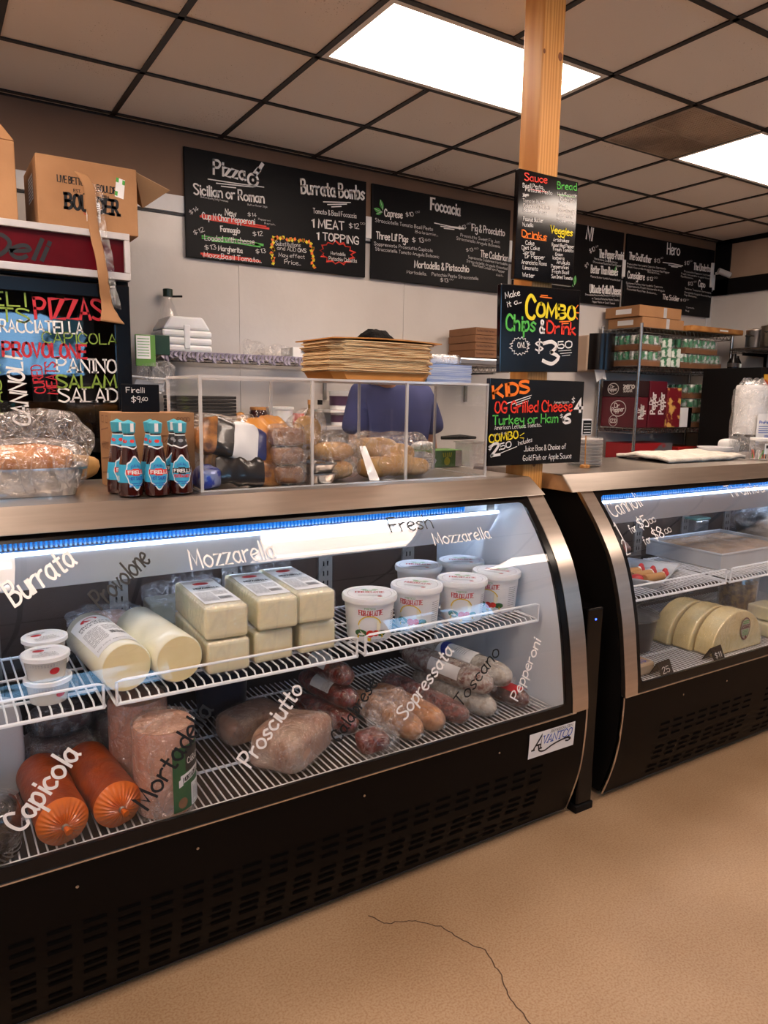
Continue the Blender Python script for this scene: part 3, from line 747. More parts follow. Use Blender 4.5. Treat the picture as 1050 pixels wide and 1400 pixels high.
# ================================================================== display cases
PZ = [(0, 1.80), (.1, 1.765), (.2, 1.738), (.3, 1.725), (.445, 1.72), (.58, 1.735), (.76, 1.765), (.95, 1.825), (1.07, 1.90), (1.13, 1.948), (1.2, 2.008)]
def PY(z):
    for i in range(len(PZ)-1):
        (a, ya), (b, yb) = PZ[i], PZ[i+1]
        if z <= b or i == len(PZ)-2:
            m0 = (PZ[i+1][1]-PZ[max(i-1, 0)][1])/(PZ[i+1][0]-PZ[max(i-1, 0)][0]); k = min(i+2, len(PZ)-1); m1 = (PZ[k][1]-PZ[i][1])/(PZ[k][0]-PZ[i][0])
            h = b-a; t = (z-a)/h
            return (2*t**3-3*t*t+1)*ya+(t**3-2*t*t+t)*h*m0+(-2*t**3+3*t*t)*yb+(t**3-t*t)*h*m1
def sheet(mb, x0, x1, z0, z1, dy, nz=20, mi=0, nx=1, d=.004):
    """a curved sheet following the case front, dy behind the outer skin, d thick"""
    for off in (0, d): mb.grid(lambda u, v: V((x0+(x1-x0)*u, PY(z0+(z1-z0)*v)+dy+off, z0+(z1-z0)*v)), nx, nz, mi)
    for z in (z0, z1): mb.add([(x0, PY(z)+dy, z), (x1, PY(z)+dy, z), (x1, PY(z)+dy+d, z), (x0, PY(z)+dy+d, z)], [(0, 1, 2, 3)], mi)
    for x in (x0, x1): mb.grid(lambda u, v: V((x, PY(z0+(z1-z0)*v)+dy+d*u, z0+(z1-z0)*v)), 1, nz, mi)
    return mb
M['grey_metal'] = mat('grey_metal', '#8c8884', .4, .4)
YD = 2.58     # back of the cases
def case(label, x0, x1, tx0, tx1, crease, glass_in, segs, slot_x):
    t = thing('display_case', label, 'display case', ((x0+x1)/2, 2.1, 0))
    g0, g1 = glass_in
    # stainless top tray
    c0, c1 = crease; yl, yc, zl, zc = 1.985, 2.062, 1.196, 1.258
    mb = MB().add([(tx0, yl, zl), (tx1, yl, zl), (c1, yc, zc), (c0, yc, zc), (tx0, YD+.04, zl), (tx1, YD+.04, zl), (c1, YD+.03, zc), (c0, YD+.03, zc), (tx0+.02, yl+.06, zl), (tx1-.02, yl+.06, zl), (tx1-.02, YD, zl), (tx0+.02, YD, zl)],
                  [(0, 1, 2, 3), (3, 2, 6, 7), (1, 5, 6, 2), (4, 0, 3, 7), (5, 4, 7, 6), (0, 8, 9, 1), (1, 9, 10, 5), (5, 10, 11, 4), (4, 11, 8, 0), (8, 11, 10, 9)])
    mb.build('top', M['steel'], t, bevel=.004)
    # curved end strips and the black frame round the glass
    for a, b in ((x0, x0+.07), (x1-.078, x1)): sheet(MB(), a, b, .447, 1.195, -.003, d=.02).build('end_strip', M['steel'], t, smooth=40)
    mb = MB()
    sheet(mb, x0+.0705, g0, .447, 1.195, .0, d=.014); sheet(mb, g1, x1-.0785, .447, 1.195, 0, d=.014)
    sheet(mb, g0, g1, .447, .483, .0, nz=3, d=.012); sheet(mb, g0, g1, 1.176, 1.195, .0, nz=2, d=.012)
    for gx, s in ((g0, 1), (g1, -1)):      # rounded corners of the opening
        for zc_, sz in ((.483, 1), (1.176, -1)):
            r = .03; pts = [(gx, zc_)]+[(gx+s*(r-r*math.cos(i*PI/12)), zc_+sz*(r-r*math.sin(i*PI/12))) for i in range(7)]
            mb.poly([(x, PY(z)+.001, z) for x, z in pts])
    mb.build('glass_border', M['black'], t, smooth=40)
    gl = sheet(MB(), g0, g1, .483, 1.176, .002, nz=26, d=.004).build('front_glass', M['glass'], t, smooth=60)
    # lower panel with slots
    mb = sheet(MB(), x0+.004, x1-.004, .02, .443, .002, nz=14, d=.012)
    x = slot_x
    while x < min(x1-.2, slot_x+1.66):
        for z in (.278, .249, .22, .17, .144, .118, .075, .05):
            if x0 > 2 and abs(x-slot_x-.66) < .03: continue
            y = PY(z); mb.add([(x, y+.0012, z-.005), (x+.055, y+.0012, z-.005), (x+.055, PY(z+.01)+.0012, z+.005), (x, PY(z+.01)+.0012, z+.005)], [(0, 1, 2, 3)], 1)
        x += .0815
    for sx in (.17, .31, .55, .8): 
        q = x0+(x1-x0)*sx; mb.lathe((q, PY(.385)-.001, .385), [(.004, 0), (.004, .003)], 8, 2, Matrix.Rotation(PI/2, 3, 'X'))
    lp = mb.build('lower_panel', [M['panel'], M['slot'], M['chrome']], t, smooth=40)
    MB().box((x0+.004, 1.716, .4435), (x1-.06, 1.728, .4475)).build('ledge_highlight', M['steel'], t)  # steel strip put in for the highlight along the panel's top edge
    MB().tube([(x0+.01, PY(.02)+.002, .018), (x1-.01, PY(.02)+.002, .018)], .0018).build('kick_trim', M['grid'], t)
    # black side panels, chrome edge
    for xs in (x0, x1-.012):
        prof = [(PY(z)+.02, z) for z in [.02+.05875*i for i in range(21)]]+[(YD, 1.195), (YD, .02)]
        MB().prism(prof, lambda a, b, q: V((q, a, b)), xs+.0015, xs+.0105).build('side_panel', M['blackm'], t)
    mb = MB()
    for xs in (x0, x1): mb.tube([(xs, PY(z)+.003, z) for z in [.02+.0235*i for i in range(19)]], .004)
    mb.build('edge_trim', M['steel'], t, smooth=60)
    # inside
    mb = MB()
    for a, b in ((x0+.0125, x0+.065), (x1-.092, x1-.0125)):
        prof = [(PY(z)+.025, z) for z in [.40+.0497*i for i in range(17)]]+[(YD-.04, 1.195), (YD-.04, .40)]
        mb.prism(prof, lambda p, q, r: V((r, p, q)), a, b)
    mb.build('liner_wall', M['liner'], t)
    MB().box((x0+.066, PY(.42)+.02, .385), (x1-.093, YD-.045, .40)).build('deck_pan', M['dark_liner'], t)
    bk = MB().box((x0+.066, YD-.04, .40), (x1-.093, YD-.02, 1.19)).build('rear_door', M['dark_liner'], t)
    mb = MB()
    for i in range(5):
        q = x0+.25+(x1-x0-.5)*i/4; mb.box((q-.03, YD-.05, .45), (q+.03, YD-.0402, 1.05))
        for j in range(14): mb.box((q-.012, YD-.0505, .48+.04*j), (q-.006, YD-.0499, .5+.04*j), 1); mb.box((q+.006, YD-.0505, .48+.04*j), (q+.012, YD-.0499, .5+.04*j), 1)
    mb.build('shelf_standard', [M['grey_metal'], M['slot']], t)
    MB().box((x0+.02, YD-.019, .03), (x1-.02, YD, 1.19)).build('back_panel', M['blackm'], t)
    MB().box((x0+.066, 2.06, 1.183), (x1-.093, YD-.045, 1.194)).build('inner_roof', M['dark_liner'], t)
    # lamp with its white hood
    a, b = x0+.08, x1-.105
    mb = MB().prism([(2.125, 1.112), (2.135, 1.118), (2.215, 1.005), (2.205, 1.0)], lambda p, q, r: V((r, p, q)), a, b)
    mb.prism([(2.125, 1.112), (2.125, 1.122), (2.16, 1.122), (2.16, 1.112)], lambda p, q, r: V((r, p, q)), a, b)
    mb.build('lamp_hood', M['liner'], t)
    MB().box((x1-.16, 2.125, 1.12), (x1-.13, 2.135, 1.183)).build('hood_bracket', M['grey_metal'], t)
    MB().tube([(a+.01, 2.118, 1.121), (b-.01, 2.118, 1.121)], .0055, 8).build('lamp_tube', M['tube2'], t, smooth=60)
    MB().tube([(a+.02, 2.19, 1.075), (b-.02, 2.19, 1.075)], .010, 10).build('lamp_tube', M['tube'], t, smooth=60)
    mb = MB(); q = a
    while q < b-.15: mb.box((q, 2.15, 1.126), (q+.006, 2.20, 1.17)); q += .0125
    mb.build('cooling_fins', M['led_reflection'], t)
    # wire shelves
    for s0, s1 in segs:
        mb = MB(); yf, yb, z = 1.872, 2.34, .768
        q = s0+.012
        while q < s1-.005: mb.tube([(q, yb, z), (q, yf+.012, z), (q, yf, z-.012)], .0026, 5); q += .0248
        mb.tube([(s0, yf+.002, z-.014), (s1, yf+.002, z-.014)], .0055, 6); mb.tube([(s0, yb, z-.004), (s1, yb, z-.004)], .005, 6)
        for yy in (1.98, 2.16): mb.tube([(s0, yy, z-.006), (s1, yy, z-.006)], .0045, 6)
        mb.tube([(s0, yb, z), (s0, yf, z-.012)], .0045, 6); mb.tube([(s1, yb, z), (s1, yf, z-.012)], .0045, 6)
        mb.tube([(s0+.003, yf, z-.012), (s0+.003, yf, z+.046), (s0+.018, yf, z+.05), (s1-.018, yf, z+.05), (s1-.003, yf, z+.046), (s1-.003, yf, z-.012)], .0042, 6)
        mb.build('wire_shelf', M['wire'], t, smooth=60)
        mb = MB()
        for q in (s0+.03, s1-.03): mb.box((q-.004, 2.1, z-.05), (q+.004, YD-.05, z-.018))
        mb.build('shelf_bracket', M['grey_metal'], t)
    mb = MB(); q = x0+.08
    while q < x1-.1: mb.tube([(q, PY(.445)+.035, .446), (q, YD-.08, .446)], .0024, 5); q += .0205
    for yy in (1.80, 1.99, 2.2, 2.42): mb.tube([(x0+.075, yy, .441), (x1-.1, yy, .441)], .0045, 6)
    mb.build('deck_rack', M['wire'], t, smooth=60)
    mb = MB()
    for q in (x0+.1, x1-.1):
        for yy in (1.95, YD-.15): mb.lathe((q, yy, 0), [(.03, 0), (.03, .03)], 12)
    mb.build('foot', M['blackm'], t)
    return t, gl
CASE, GLASS = case('long curved glass deli case filled with cheese and cured meat', -.12, 1.97, -.13, 1.972, (-.12, 1.958), (-.045, 1.862), ((-.04, .345), (.372, 1.092), (1.116, 1.852)), .083)
CASE2, GLASS2 = case('curved glass case on the right with desserts and cheese wheels', 2.17, 4.25, 2.115, 4.26, (2.131, 4.25), (2.262, 4.15), ((2.265, 2.992), (3.02, 3.75), (3.78, 4.14)), 2.41)
# badge on the first case
bx, bz, bw, bh = 1.688, .322, .22, .092
lp = [o for o in CASE.children if o.name.startswith('lower_panel')][0]
sf = lambda a, b: V((bx+a, PY(bz+b)-.0015, bz+b))
bd = MB().grid(lambda u, v: sf(bw*u, bh*v), 1, 4).build('badge', M['label_w'], CASE); bd['label'] = 'white badge with blue lettering'
s2 = lambda a, b: V((bx+a, PY(bz+b)-.0022, bz+b))
mb = MB(); write(mb, 'VANTCO', lambda a, b: s2(.062+a, .044+b), .028, .14, fit=.14, slant=.25, serif=True); mb.build('badge_lettering', M['ink_b'], bd)
mb = MB(); write(mb, 'REFRIGERATION', lambda a, b: s2(.1+a, .0775+b), .009, .13, fit=.105, slant=.25, serif=True)
write(mb, 'A', lambda a, b: s2(.02+a, .03+b), .05, .13, fit=.034, slant=.4, serif=True)
ribbon(mb, smooth_line([(.045, .042), (.05, .022), (.075, .016), (.11, .028), (.15, .036), (.185, .038), (.2, .03)], 5), .006, s2); ribbon(mb, smooth_line([(.17, .039), (.188, .04), (.2, .032), (.19, .026), (.178, .028)], 4), .006, s2)
mb.build('badge_lettering', M['ink_k'], bd)
# marker writing on the glass
def glasswrite(parent, txt, x0, z0, x1, z1, h, ink, wt=.1, slant=0):
    d = V((x1-x0, z1-z0)); L_ = d.length; d.normalize()
    def fn(a, b):
        x = x0+d.x*a-d.y*b; z = z0+d.y*a+d.x*b; return V((x, PY(z)-.0012, z))
    mb = MB(); write(mb, txt, fn, h, wt, fit=L_, slant=slant, k=4); o = mb.build('lettering', M['ink_'+ink], parent)
for a in (('Burrata', .155, 1.045, .305, 1.122, .052, 'w', .12), ('Provolone', .345, 1.015, .485, 1.11, .044, 'k', .12), ('Mozzarella', .589, 1.081, .84, 1.088, .045, 'w', .1), ('Fresh', 1.253, 1.122, 1.418, 1.122, .04, 'k', .1),
          ('Mozzarella', 1.399, 1.073, 1.64, 1.075, .034, 'w', .12), ('Capicola', .127, .555, .262, .700, .052, 'w', .14), ('Mortadella', .408, .525, .59, .735, .05, 'k', .13), ('Prosciutto', .681, .562, .85, .737, .048, 'w', .13),
          ('Calabrese', .953, .565, 1.091, .708, .04, 'k', .12), ('Sopressata', 1.18, .58, 1.38, .754, .044, 'w', .13), ('Toscano', 1.395, .573, 1.57, .718, .044, 'k', .11), ('Pepperoni', 1.635, .545, 1.755, .725, .038, 'w', .13)): glasswrite(GLASS, *a)
for a in (('Cannoli', 2.28, 1.098, 2.48, 1.128, .05, 'w', .1), ('1', 2.262, 1.02, 2.275, 1.022, .06, 'w', .08), ('for', 2.335, 1.035, 2.375, 1.042, .028, 'w', .1), ('$5', 2.4, 1.045, 2.46, 1.055, .04, 'w', .1), ('.00', 2.465, 1.06, 2.51, 1.067, .016, 'w', .12),
          ('2', 2.262, .965, 2.285, .968, .05, 'w', .08), ('for', 2.385, .99, 2.43, .997, .028, 'w', .1), ('$8', 2.455, 1.0, 2.52, 1.01, .04, 'w', .1), ('.00', 2.53, 1.018, 2.575, 1.025, .016, 'w', .12), ('Tiramisu', 3.085, 1.128, 3.37, 1.138, .045, 'w', .1)): glasswrite(GLASS2, *a)
# red read-out on the rear door
mb = MB(); write(mb, 'A 3', plane_fn((.72, YD-.0415, 1.06), (1, 0, 0), (0, 0, 1)), .018, .16); M['red_led'] = glow('red_led', '#ff1a1a', 2.0)
mb.build('readout', M['red_led'], CASE)
# slim black tower between the cases
t = thing('tower_fan', 'slim black tower standing in the gap between the display cases', 'tower fan', (2.03, 1.83, 0))
MB().box((1.992, 1.765, .0), (2.085, 1.9, .03)).build('base', M['blackm'], t, bevel=.004)
MB().box((2.0, 1.77, .03), (2.08, 1.88, .80)).build('body', M['black'], t, bevel=.006)
MB().box((2.038, 1.7685, .755), (2.044, 1.77, .761)).build('indicator_light', glow('blue_led', '#3050ff', 4), t)
# ================================================================== cheese and meat in the first case
SH, DK = .7705, .4485       # tops of the upper shelf and of the deck rack
M['cheese'] = mat('mozzarella', '#efe6c4', .35, col2='#e8dcb2', vscale=8, sub=.2)
M['prov'] = mat('provolone', '#ecdcae', .4, col2='#e3cf98', vscale=10, sub=.2)
M['provskin'] = mat('provolone_skin', '#eeebd8', .25, col2='#e9e3c4', vscale=6, coat=.3)
M['ink_txt'] = M['ink_k']
def lines_text(mb, fn, w_, h_, rows, r, lh=.0045, mi=0, wt=.16):
    """small print: rows of short unreadable words, as the photo shows them"""
    for j in range(rows):
        b = h_*(1-(j+.7)/rows); a = 0
        while a < w_*.95:
            n = r.uniform(.006, .02); n = min(n, w_-a)
            ribbon(mb, [(a, b), (a+n, b)], lh*.45, fn, mi); a += n+.003
def barcode(mb, fn, w_, h_, r, mi=0):
    a = 0
    while a < w_:
        q = r.choice((.0007, .0012, .002)); ribbon(mb, [(a, 0), (a, h_)], q, fn, mi); a += q+r.choice((.001, .0016))
def oval(mb, fn, cx, cy, rx, ry, n=20, mi=0): mb.poly([fn(cx+rx*math.cos(2*PI*i/n), cy+ry*math.sin(2*PI*i/n)) for i in range(n)], mi)

# --- burrata cups
def cup(label, loc, rz, group='burrata cups'):
    t = local(thing('cheese_cup', label, 'cheese cup', loc, group, rz)); r = random.Random(3)
    MB().lathe((0, 0, 0), [(.034, .002), (.044, .0), (.053, .055), (.054, .056)], 28, cap=True).build('cup', M['milky2'], t, smooth=40)
    MB().lathe((0, 0, 0), [(.030, .004), (.042, .004), (.049, .046)], 24).build('filling', M['cheese'], t, smooth=40)
    l = MB().lathe((0, 0, 0), [(.054, .052), (.058, .052), (.058, .062), (.055, .064), (.049, .063), (.047, .061), (0.0005, .061)], 32, cap=False).build('lid', M['plastic_w'], t, smooth=40)
    f = plane_fn((0, 0, .0616), (1, 0, 0), (0, 1, 0)); mb = MB(); oval(mb, f, -.016, .018, .014, .0085); b = mb.build('emblem', M['ink_dr'], l)
    mb = MB(); write(mb, 'BURRATA', lambda x, y: f(x-.012, y-.004), .006, .16, fit=.036); lines_text(mb, lambda x, y: f(x-.03, y-.03), .06, .024, 4, r); lines_text(mb, lambda x, y: f(x-.036, y+.03), .05, .008, 2, r); mb.build('print', M['ink_s'], l)
    g = lambda a, b: V(((.0455+.14*b)*math.sin(a/.05), -(.0455+.14*b)*math.cos(a/.05), b))
    mb = MB()
    for i in range(14):
        for j in range(2): oval(mb, lambda x, y: g(x, y), -.045+.007*i, .04+.004*j, .0022, .0014, 6)
    mb.build('print', M['ink_s'], t)
    mb = MB(); oval(mb, g, .02, .026, .013, .009, 14); mb.build('emblem', M['ink_dr'], t)
    return t
M['milky2'] = film('cup_plastic', refl=.05, haze=.62, rough=.2, bump=0, hcol=(.92, .9, .85))
c0 = cup('cheese cup at the bottom of the two-cup stack under the Burrata writing', (.225, 1.955, SH), .1)
dup(c0, (.222, 1.952, SH+.064), -.1, 'cheese cup on top of the two-cup stack under the Burrata writing')
dup(c0, (.238, 2.09, SH), .4, 'lower cheese cup of the pair standing behind the front burrata stack')
dup(c0, (.238, 2.09, SH+.064), .2, 'upper cheese cup of the pair standing behind the front burrata stack')

# --- provolone logs, lying front to back
def log(name, label, cat, x0, y0, z, rad, L_, ang, mats, cut=.0, lab=None, group=None):
    """axis from the front end (x0, y0, z) back along ang"""
    t = thing(name, label, cat, (x0, y0, z-rad), group)
    d = V((math.sin(ang), math.cos(ang), 0)); s = V((math.cos(ang), -math.sin(ang), 0)); u = V((0, 0, 1))
    T = Matrix((s, u, d)).transposed()
    prof = [(rad*.95, 0), (rad, .006), (rad*1.005, L_*.5), (rad*.99, L_-.03), (rad*.85, L_-.008), (rad*.5, L_)]
    b = MB().lathe((x0, y0, z), prof, 36, 0, T); b = b.build('body', mats[0], t, smooth=50)
    f = MB().lathe((x0, y0, z)and(V((x0, y0, z))-d*.001), [(rad*.93, 0), (rad*.93, .0005)], 36, 0, T).build('cut_face', mats[1], t)
    return t, (lambda a, q: V((x0, y0, z))+d*q+(s*math.sin(a/rad)+u*math.cos(a/rad))*(rad*1.006+.0012))
t, fn = log('provolone_log', 'wrapped provolone log with a printed label beside the burrata cups', 'cheese', .408, 1.90, SH+.068, .067, .36, -.10, [M['provskin'], M['prov']], group='provolone logs')
r = random.Random(11); lb = MB().grid(lambda u_, v_: fn(-.075+.12*u_, .03+.26*v_), 14, 2).build('label', M['label_w'], t)
g = lambda a, b: fn(-.07+a, .04+b)+V((0, 0, .0008))
mb = MB(); oval(mb, g, .05, .222, .024, .014); mb.build('emblem', M['ink_dr'], lb)
mb = MB(); write(mb, 'PROVOLONE', lambda a, b: g(.01+a, .185+b), .010, .18, fit=.09); write(mb, 'STYLE CHEESE', lambda a, b: g(.01+a, .168+b), .009, .16, fit=.09)
lines_text(mb, lambda a, b: g(.005+a, .04+b), .05, .11, 14, r); lines_text(mb, lambda a, b: g(.062+a, .10+b), .045, .05, 6, r); barcode(mb, lambda a, b: g(.065+a, .06+b), .04, .025, r)
write(mb, 'DO NOT REMOVE', lambda a, b: g(.005+a, .008+b), .006, .14, fit=.1); mb.build('print', M['ink_k'], lb)
t, fn = log('provolone_log', 'plain wrapped provolone log beside the mozzarella loaves', 'cheese', .546, 1.895, SH+.068, .067, .36, -.10, [M['provskin'], M['prov']], group='provolone logs')

# --- mozzarella loaves
def loaf(label, loc, rz):
    t = local(thing('mozzarella_loaf', label, 'cheese', loc, 'mozzarella loaves', rz)); r = random.Random(5)
    MB().box((-.062, 0, .001), (.062, .355, .096)).build('cheese', M['cheese'], t, bevel=.012, bseg=3)
    mb = MB(); mb.box((-.0645, -.003, .0), (.0645, .36, .0985)); mb.build('wrap', M['wrap'], t, bevel=.013, bseg=3)
    # crimped ends of the wrapping
    mb = MB(); mb.grid(lambda a, b: V((-.066+.132*a, .355+.035*b, .092+.012*math.sin(a*26)*b+.02*b)), 24, 3); mb.build('wrap_end', M['film'], t)
    lb = MB().box((-.052, .035, .0984), (.052, .33, .0992)).build('label', M['label_w'], t)
    g = lambda a, b: V((-.05+a, .04+b, .09975))
    mb = MB(); oval(mb, g, .05, .235, .025, .016); mb.build('emblem', M['ink_dr'], lb)
    mb = MB(); write(mb, 'MOZZARELLA', lambda a, b: g(.014+a, .168+b), .018, .18, fit=.075); write(mb, 'WHOLE MILK', lambda a, b: g(.035+a, .195+b), .007, .14, fit=.035)
    lines_text(mb, lambda a, b: g(.02+a, .145+b), .06, .018, 2, r); lines_text(mb, lambda a, b: g(.004+a, .02+b), .044, .11, 13, r); lines_text(mb, lambda a, b: g(.054+a, .085+b), .04, .05, 6, r); barcode(mb, lambda a, b: g(.055+a, .03+b), .036, .03, r)
    lines_text(mb, lambda a, b: g(.002+a, .25+b), .095, .03, 3, r)
    mb.build('print', M['ink_k'], lb)
    return t
l0 = loaf('lower mozzarella loaf of the first stack beside the provolone', (.688, 1.90, SH), -.03)
for k, (x, y, n) in enumerate(((.688, 1.90, 0), (.835, 1.915, 1), (.985, 1.925, 2))):
    nm = ('first stack beside the provolone', 'middle stack', 'third stack beside the fresh mozzarella tubs')[n]
    if n: dup(l0, (x, y+.005, SH), (-.03, .03, .02)[n], 'lower mozzarella loaf of the '+nm)
    dup(l0, (x-(.004, -.008, .012)[n], y-(.0, .008, .01)[n], SH+.1), (-.05, -.07, -.04)[n], 'upper mozzarella loaf of the '+nm, rot=(-.02+.01*n, 0, (-.05, -.07, -.04)[n]))

# --- fresh mozzarella tubs
M['tub'] = film('tub_plastic', refl=.05, haze=.72, rough=.25, bump=0, hcol=(.93, .94, .95))
M['tomato'] = mat('tomato_print', '#d8301f', .5); M['yellow_print'] = mat('yellow_print', '#e8c22c', .5); M['basil_print'] = mat('basil_print', '#2c5a2c', .5); M['pale_print'] = mat('pale_print', '#efe9cf', .5)
def tub(label, loc, rz):
    t = local(thing('cheese_tub', label, 'cheese tub', loc, 'fresh mozzarella tubs', rz)); r = random.Random(8)
    MB().lathe((0, 0, 0), [(.06, .004), (.074, .0), (.078, .006), (.0885, .14), (.0895, .15)], 40).build('tub', M['plastic_w'], t, smooth=40)
    l = MB().lathe((0, 0, 0), [(.0895, .137), (.0965, .137), (.0985, .15), (.0955, .158), (.091, .158), (.0885, .1555), (.0005, .1555)], 44, cap=False).build('lid', M['plastic_w'], t, smooth=40)
    f = plane_fn((0, 0, .1562), (1, 0, 0), (0, 1, 0))
    mb = MB(); ribbon(mb, [(.078*math.cos(i*PI/24), .078*math.sin(i*PI/24)) for i in range(49)], .0012, f); lines_text(mb, lambda x, y: f(x-.04, y-.035), .08, .016, 3, r); mb.build('print', M['ink_s'], l)
    mb = MB(); write(mb, 'FIOR DI LATTE', lambda x, y: f(x-.05, y+.005), .018, .15, fit=.1, serif=True); oval(mb, f, .035, -.04, .009, .006, 10); mb.build('emblem', M['ink_dr'], l)
    mb = MB(); write(mb, 'FRESCO', lambda x, y: f(x-.022, y+.03), .01, .16, fit=.044); oval(mb, f, -.02, .05, .012, .004, 8); oval(mb, f, .02, .05, .012, .004, 8); mb.build('emblem', M['leaf'], l)
    rad = lambda z: .0782+.0735*z
    g = lambda a, b: V((rad(b)*1.004*math.sin(a/.083), -rad(b)*1.004*math.cos(a/.083), b))
    g2 = lambda a, b: V((rad(b)*1.009*math.sin(a/.083), -rad(b)*1.009*math.cos(a/.083), b)); g3 = lambda a, b: V((rad(b)*1.013*math.sin(a/.083), -rad(b)*1.013*math.cos(a/.083), b))
    mb = MB(); write(mb, 'FIOR-DI-LATTE', lambda x, y: g(x-.037, .098+y+.22*abs(x-.037)*.3), .017, .15, fit=.08, serif=True, k=2); mb.build('emblem', M['ink_dr'], t)
    mb = MB(); write(mb, 'FRESCO', lambda x, y: g(x-.018, .12+y), .006, .16, fit=.036, k=2); mb.build('emblem', M['leaf'], t)
    mb = MB()
    for i in range(3): oval(mb, (g, g2, g3)[i], (0, -.004, .004)[i], (.06, .05, .05)[i], .04-.0*i, .036, 22) if i == 0 else None
    ball = mb.build('picture', M['pale_print'], t)
    mb = MB(); ribbon(mb, [(.04*math.cos(.3+i*PI/22), .06+.036*math.sin(.3+i*PI/22)) for i in range(20)], .004, g2); ribbon(mb, [(-.04, .022), (0, .012), (.045, .022)], .012, g2); mb.build('picture', M['yellow_print'], t)
    mb = MB(); oval(mb, g2, -.032, .035, .022, .013, 12); oval(mb, g2, .045, .033, .018, .011, 12); mb.build('picture', M['basil_print'], t)
    mb = MB(); oval(mb, g3, .002, .033, .014, .013, 14); oval(mb, g3, .022, .035, .012, .011, 14); mb.build('picture', M['tomato'], t)
    mb = MB(); lines_text(mb, lambda a, b: g(a+.085, b+.03), .035, .08, 10, r); lines_text(mb, lambda a, b: g(a+.0, b+.004), .06, .01, 2, r); mb.build('print', M['ink_s'], t)
    t.scale = (.93, .93, .93)
    return t
t0 = tub('fresh mozzarella tub at the front beside the mozzarella loaves', (1.20, 1.985, SH), -.52)
for x, y, a, s in ((1.405, 2.01, -.88, 'second in the front row of tubs, counted from the loaves'), (1.596, 2.0, -.68, 'third in the front row of tubs, counted from the loaves'), (1.782, 2.03, -1.1, 'fresh mozzarella tub at the end beside the white inner wall'),
                   (1.575, 2.245, -.6, 'fresh mozzarella tub in the back row behind the second tub'), (1.776, 2.235, -.5, 'fresh mozzarella tub in the back row under the Mozzarella writing')):
    dup(t0, (x, y, SH), a, s if s.startswith('fresh') else 'fresh mozzarella tub '+s)

# --- things at the back of the shelf
M['salami_skin'] = mat('salami_wrapped', '#b08a76', .35, col2='#8a5c4c', vscale=30)
t = thing('meat_tray', 'small dark tray of wrapped sliced meat behind the provolone', 'tray', (.47, 2.43, .77))
MB().box((.36, 2.36, .7705), (.60, 2.5, .79)).build('tray', M['dark_liner'], t, bevel=.004)
MB().blob((.46, 2.43, .812), (.10, .06, .028), .7, .25, 30, 1).build('meat', M['salami_skin'], t, smooth=60)
MB().blob((.46, 2.43, .82), (.115, .068, .045), .7, .3, 25, 2).build('film', M['bag'], t, smooth=60)
def tray_box(x, y, z, s, label):
    t = thing('deli_container', label, 'container', (x, y, z), 'grey deli containers')
    mb = MB(); mb.box((x-.06*s, y-.05*s, z), (x+.06*s, y+.05*s, z+.09)); mb.build('tub', M['grey_pl'], t, bevel=.012, bseg=3)
    MB().blob((x, y, z+.10), (.07*s, .055*s, .045), .6, .2, 20, x*9).build('film', M['film'], t, smooth=60)
M['grey_pl'] = mat('smoky_container', '#8d8c80', .3, col2='#77776c', vscale=9)
tray_box(.655, 2.44, .7705, 1, 'grey deli container behind the plain provolone log')
tray_box(.80, 2.45, .7705, .9, 'grey deli container behind the first mozzarella stack')

# --- bottom deck
M['capi'] = mat('capicola_skin', '#b24c0e', .35, col2='#7e2c05', vscale=14, coat=.15, bump=.25, bscale=70, contrast=(.3, .7))
M['capi_end'] = mat('capicola_end', '#e06e12', .3, col2='#bc5008', vscale=20, coat=.2)
M['clip'] = mat('metal_clip', '#b8b4ae', .3, 1)
def capicola(label, x0, y0, ang, group='capicola logs'):
    rad, L_ = .061, .30; z = DK+rad+.002
    t = thing('capicola_log', label, 'cured meat', (x0, y0, DK), group)
    d = V((math.sin(ang), math.cos(ang), 0)); s = V((math.cos(ang), -math.sin(ang), 0)); u = V((0, 0, 1)); T = Matrix((s, u, d)).transposed()
    b = MB(); n = 48; c = V((x0, y0, z))
    def body(a, v):
        th = 2*PI*a; q = v*L_; k = 1+.03*noise.noise(V((math.cos(th)*2, math.sin(th)*2, q*14))); e = 1
        if v > .9: e = math.sqrt(max(0, 1-((v-.9)/.1)**2)*.75+.25)
        return c+d*q+(s*math.cos(th)+u*math.sin(th))*rad*k*e
    b.grid(body, n, 20, wrap=True).build('body', M['capi'], t, smooth=70)
    def end(a, v):      # gathered front end with radial pleats
        th = 2*PI*a; rr = rad*(1-v*.93); pl = .0022*math.sin(26*th)*(v*(1-v)*4)
        k = 1+.03*noise.noise(V((math.cos(th)*2, math.sin(th)*2, 0)))
        return c-d*(.028*math.sin(v*PI/2)+pl)+(s*math.cos(th)+u*math.sin(th))*rr*k
    MB().grid(end, 104, 8, wrap=True).build('gathered_end', M['capi_end'], t, smooth=80)
    e = c-d*.03; MB().lathe(e, [(.007, -.006), (.009, -.002), (.007, .004)], 10, 0, T).build('clip', M['clip'], t, smooth=40)
    MB().cyl(e-d*.004, e-d*.022-u*.004+s*.004, .006, .009, 8).build('casing_tail', M['capi_end'], t, smooth=40)
    return t
capicola('orange capicola log beside the dark wrapped jar', .222, 1.805, -.06)
capicola('orange capicola log beside the upright mortadella', .355, 1.815, -.10)
M['dark_jar'] = mat('dark_sauce', '#17100e', .12, coat=.8)
t = thing('dark_jar', 'dark glossy wrapped tub beside the capicola, cut by the frame', 'tub', (.06, 1.85, DK))
MB().lathe((.06, 1.86, DK), [(.06, 0), (.075, .006), (.078, .10), (.07, .12), (.05, .128), (.001, .13)], 30, cap=False).build('body', M['dark_jar'], t, smooth=50)
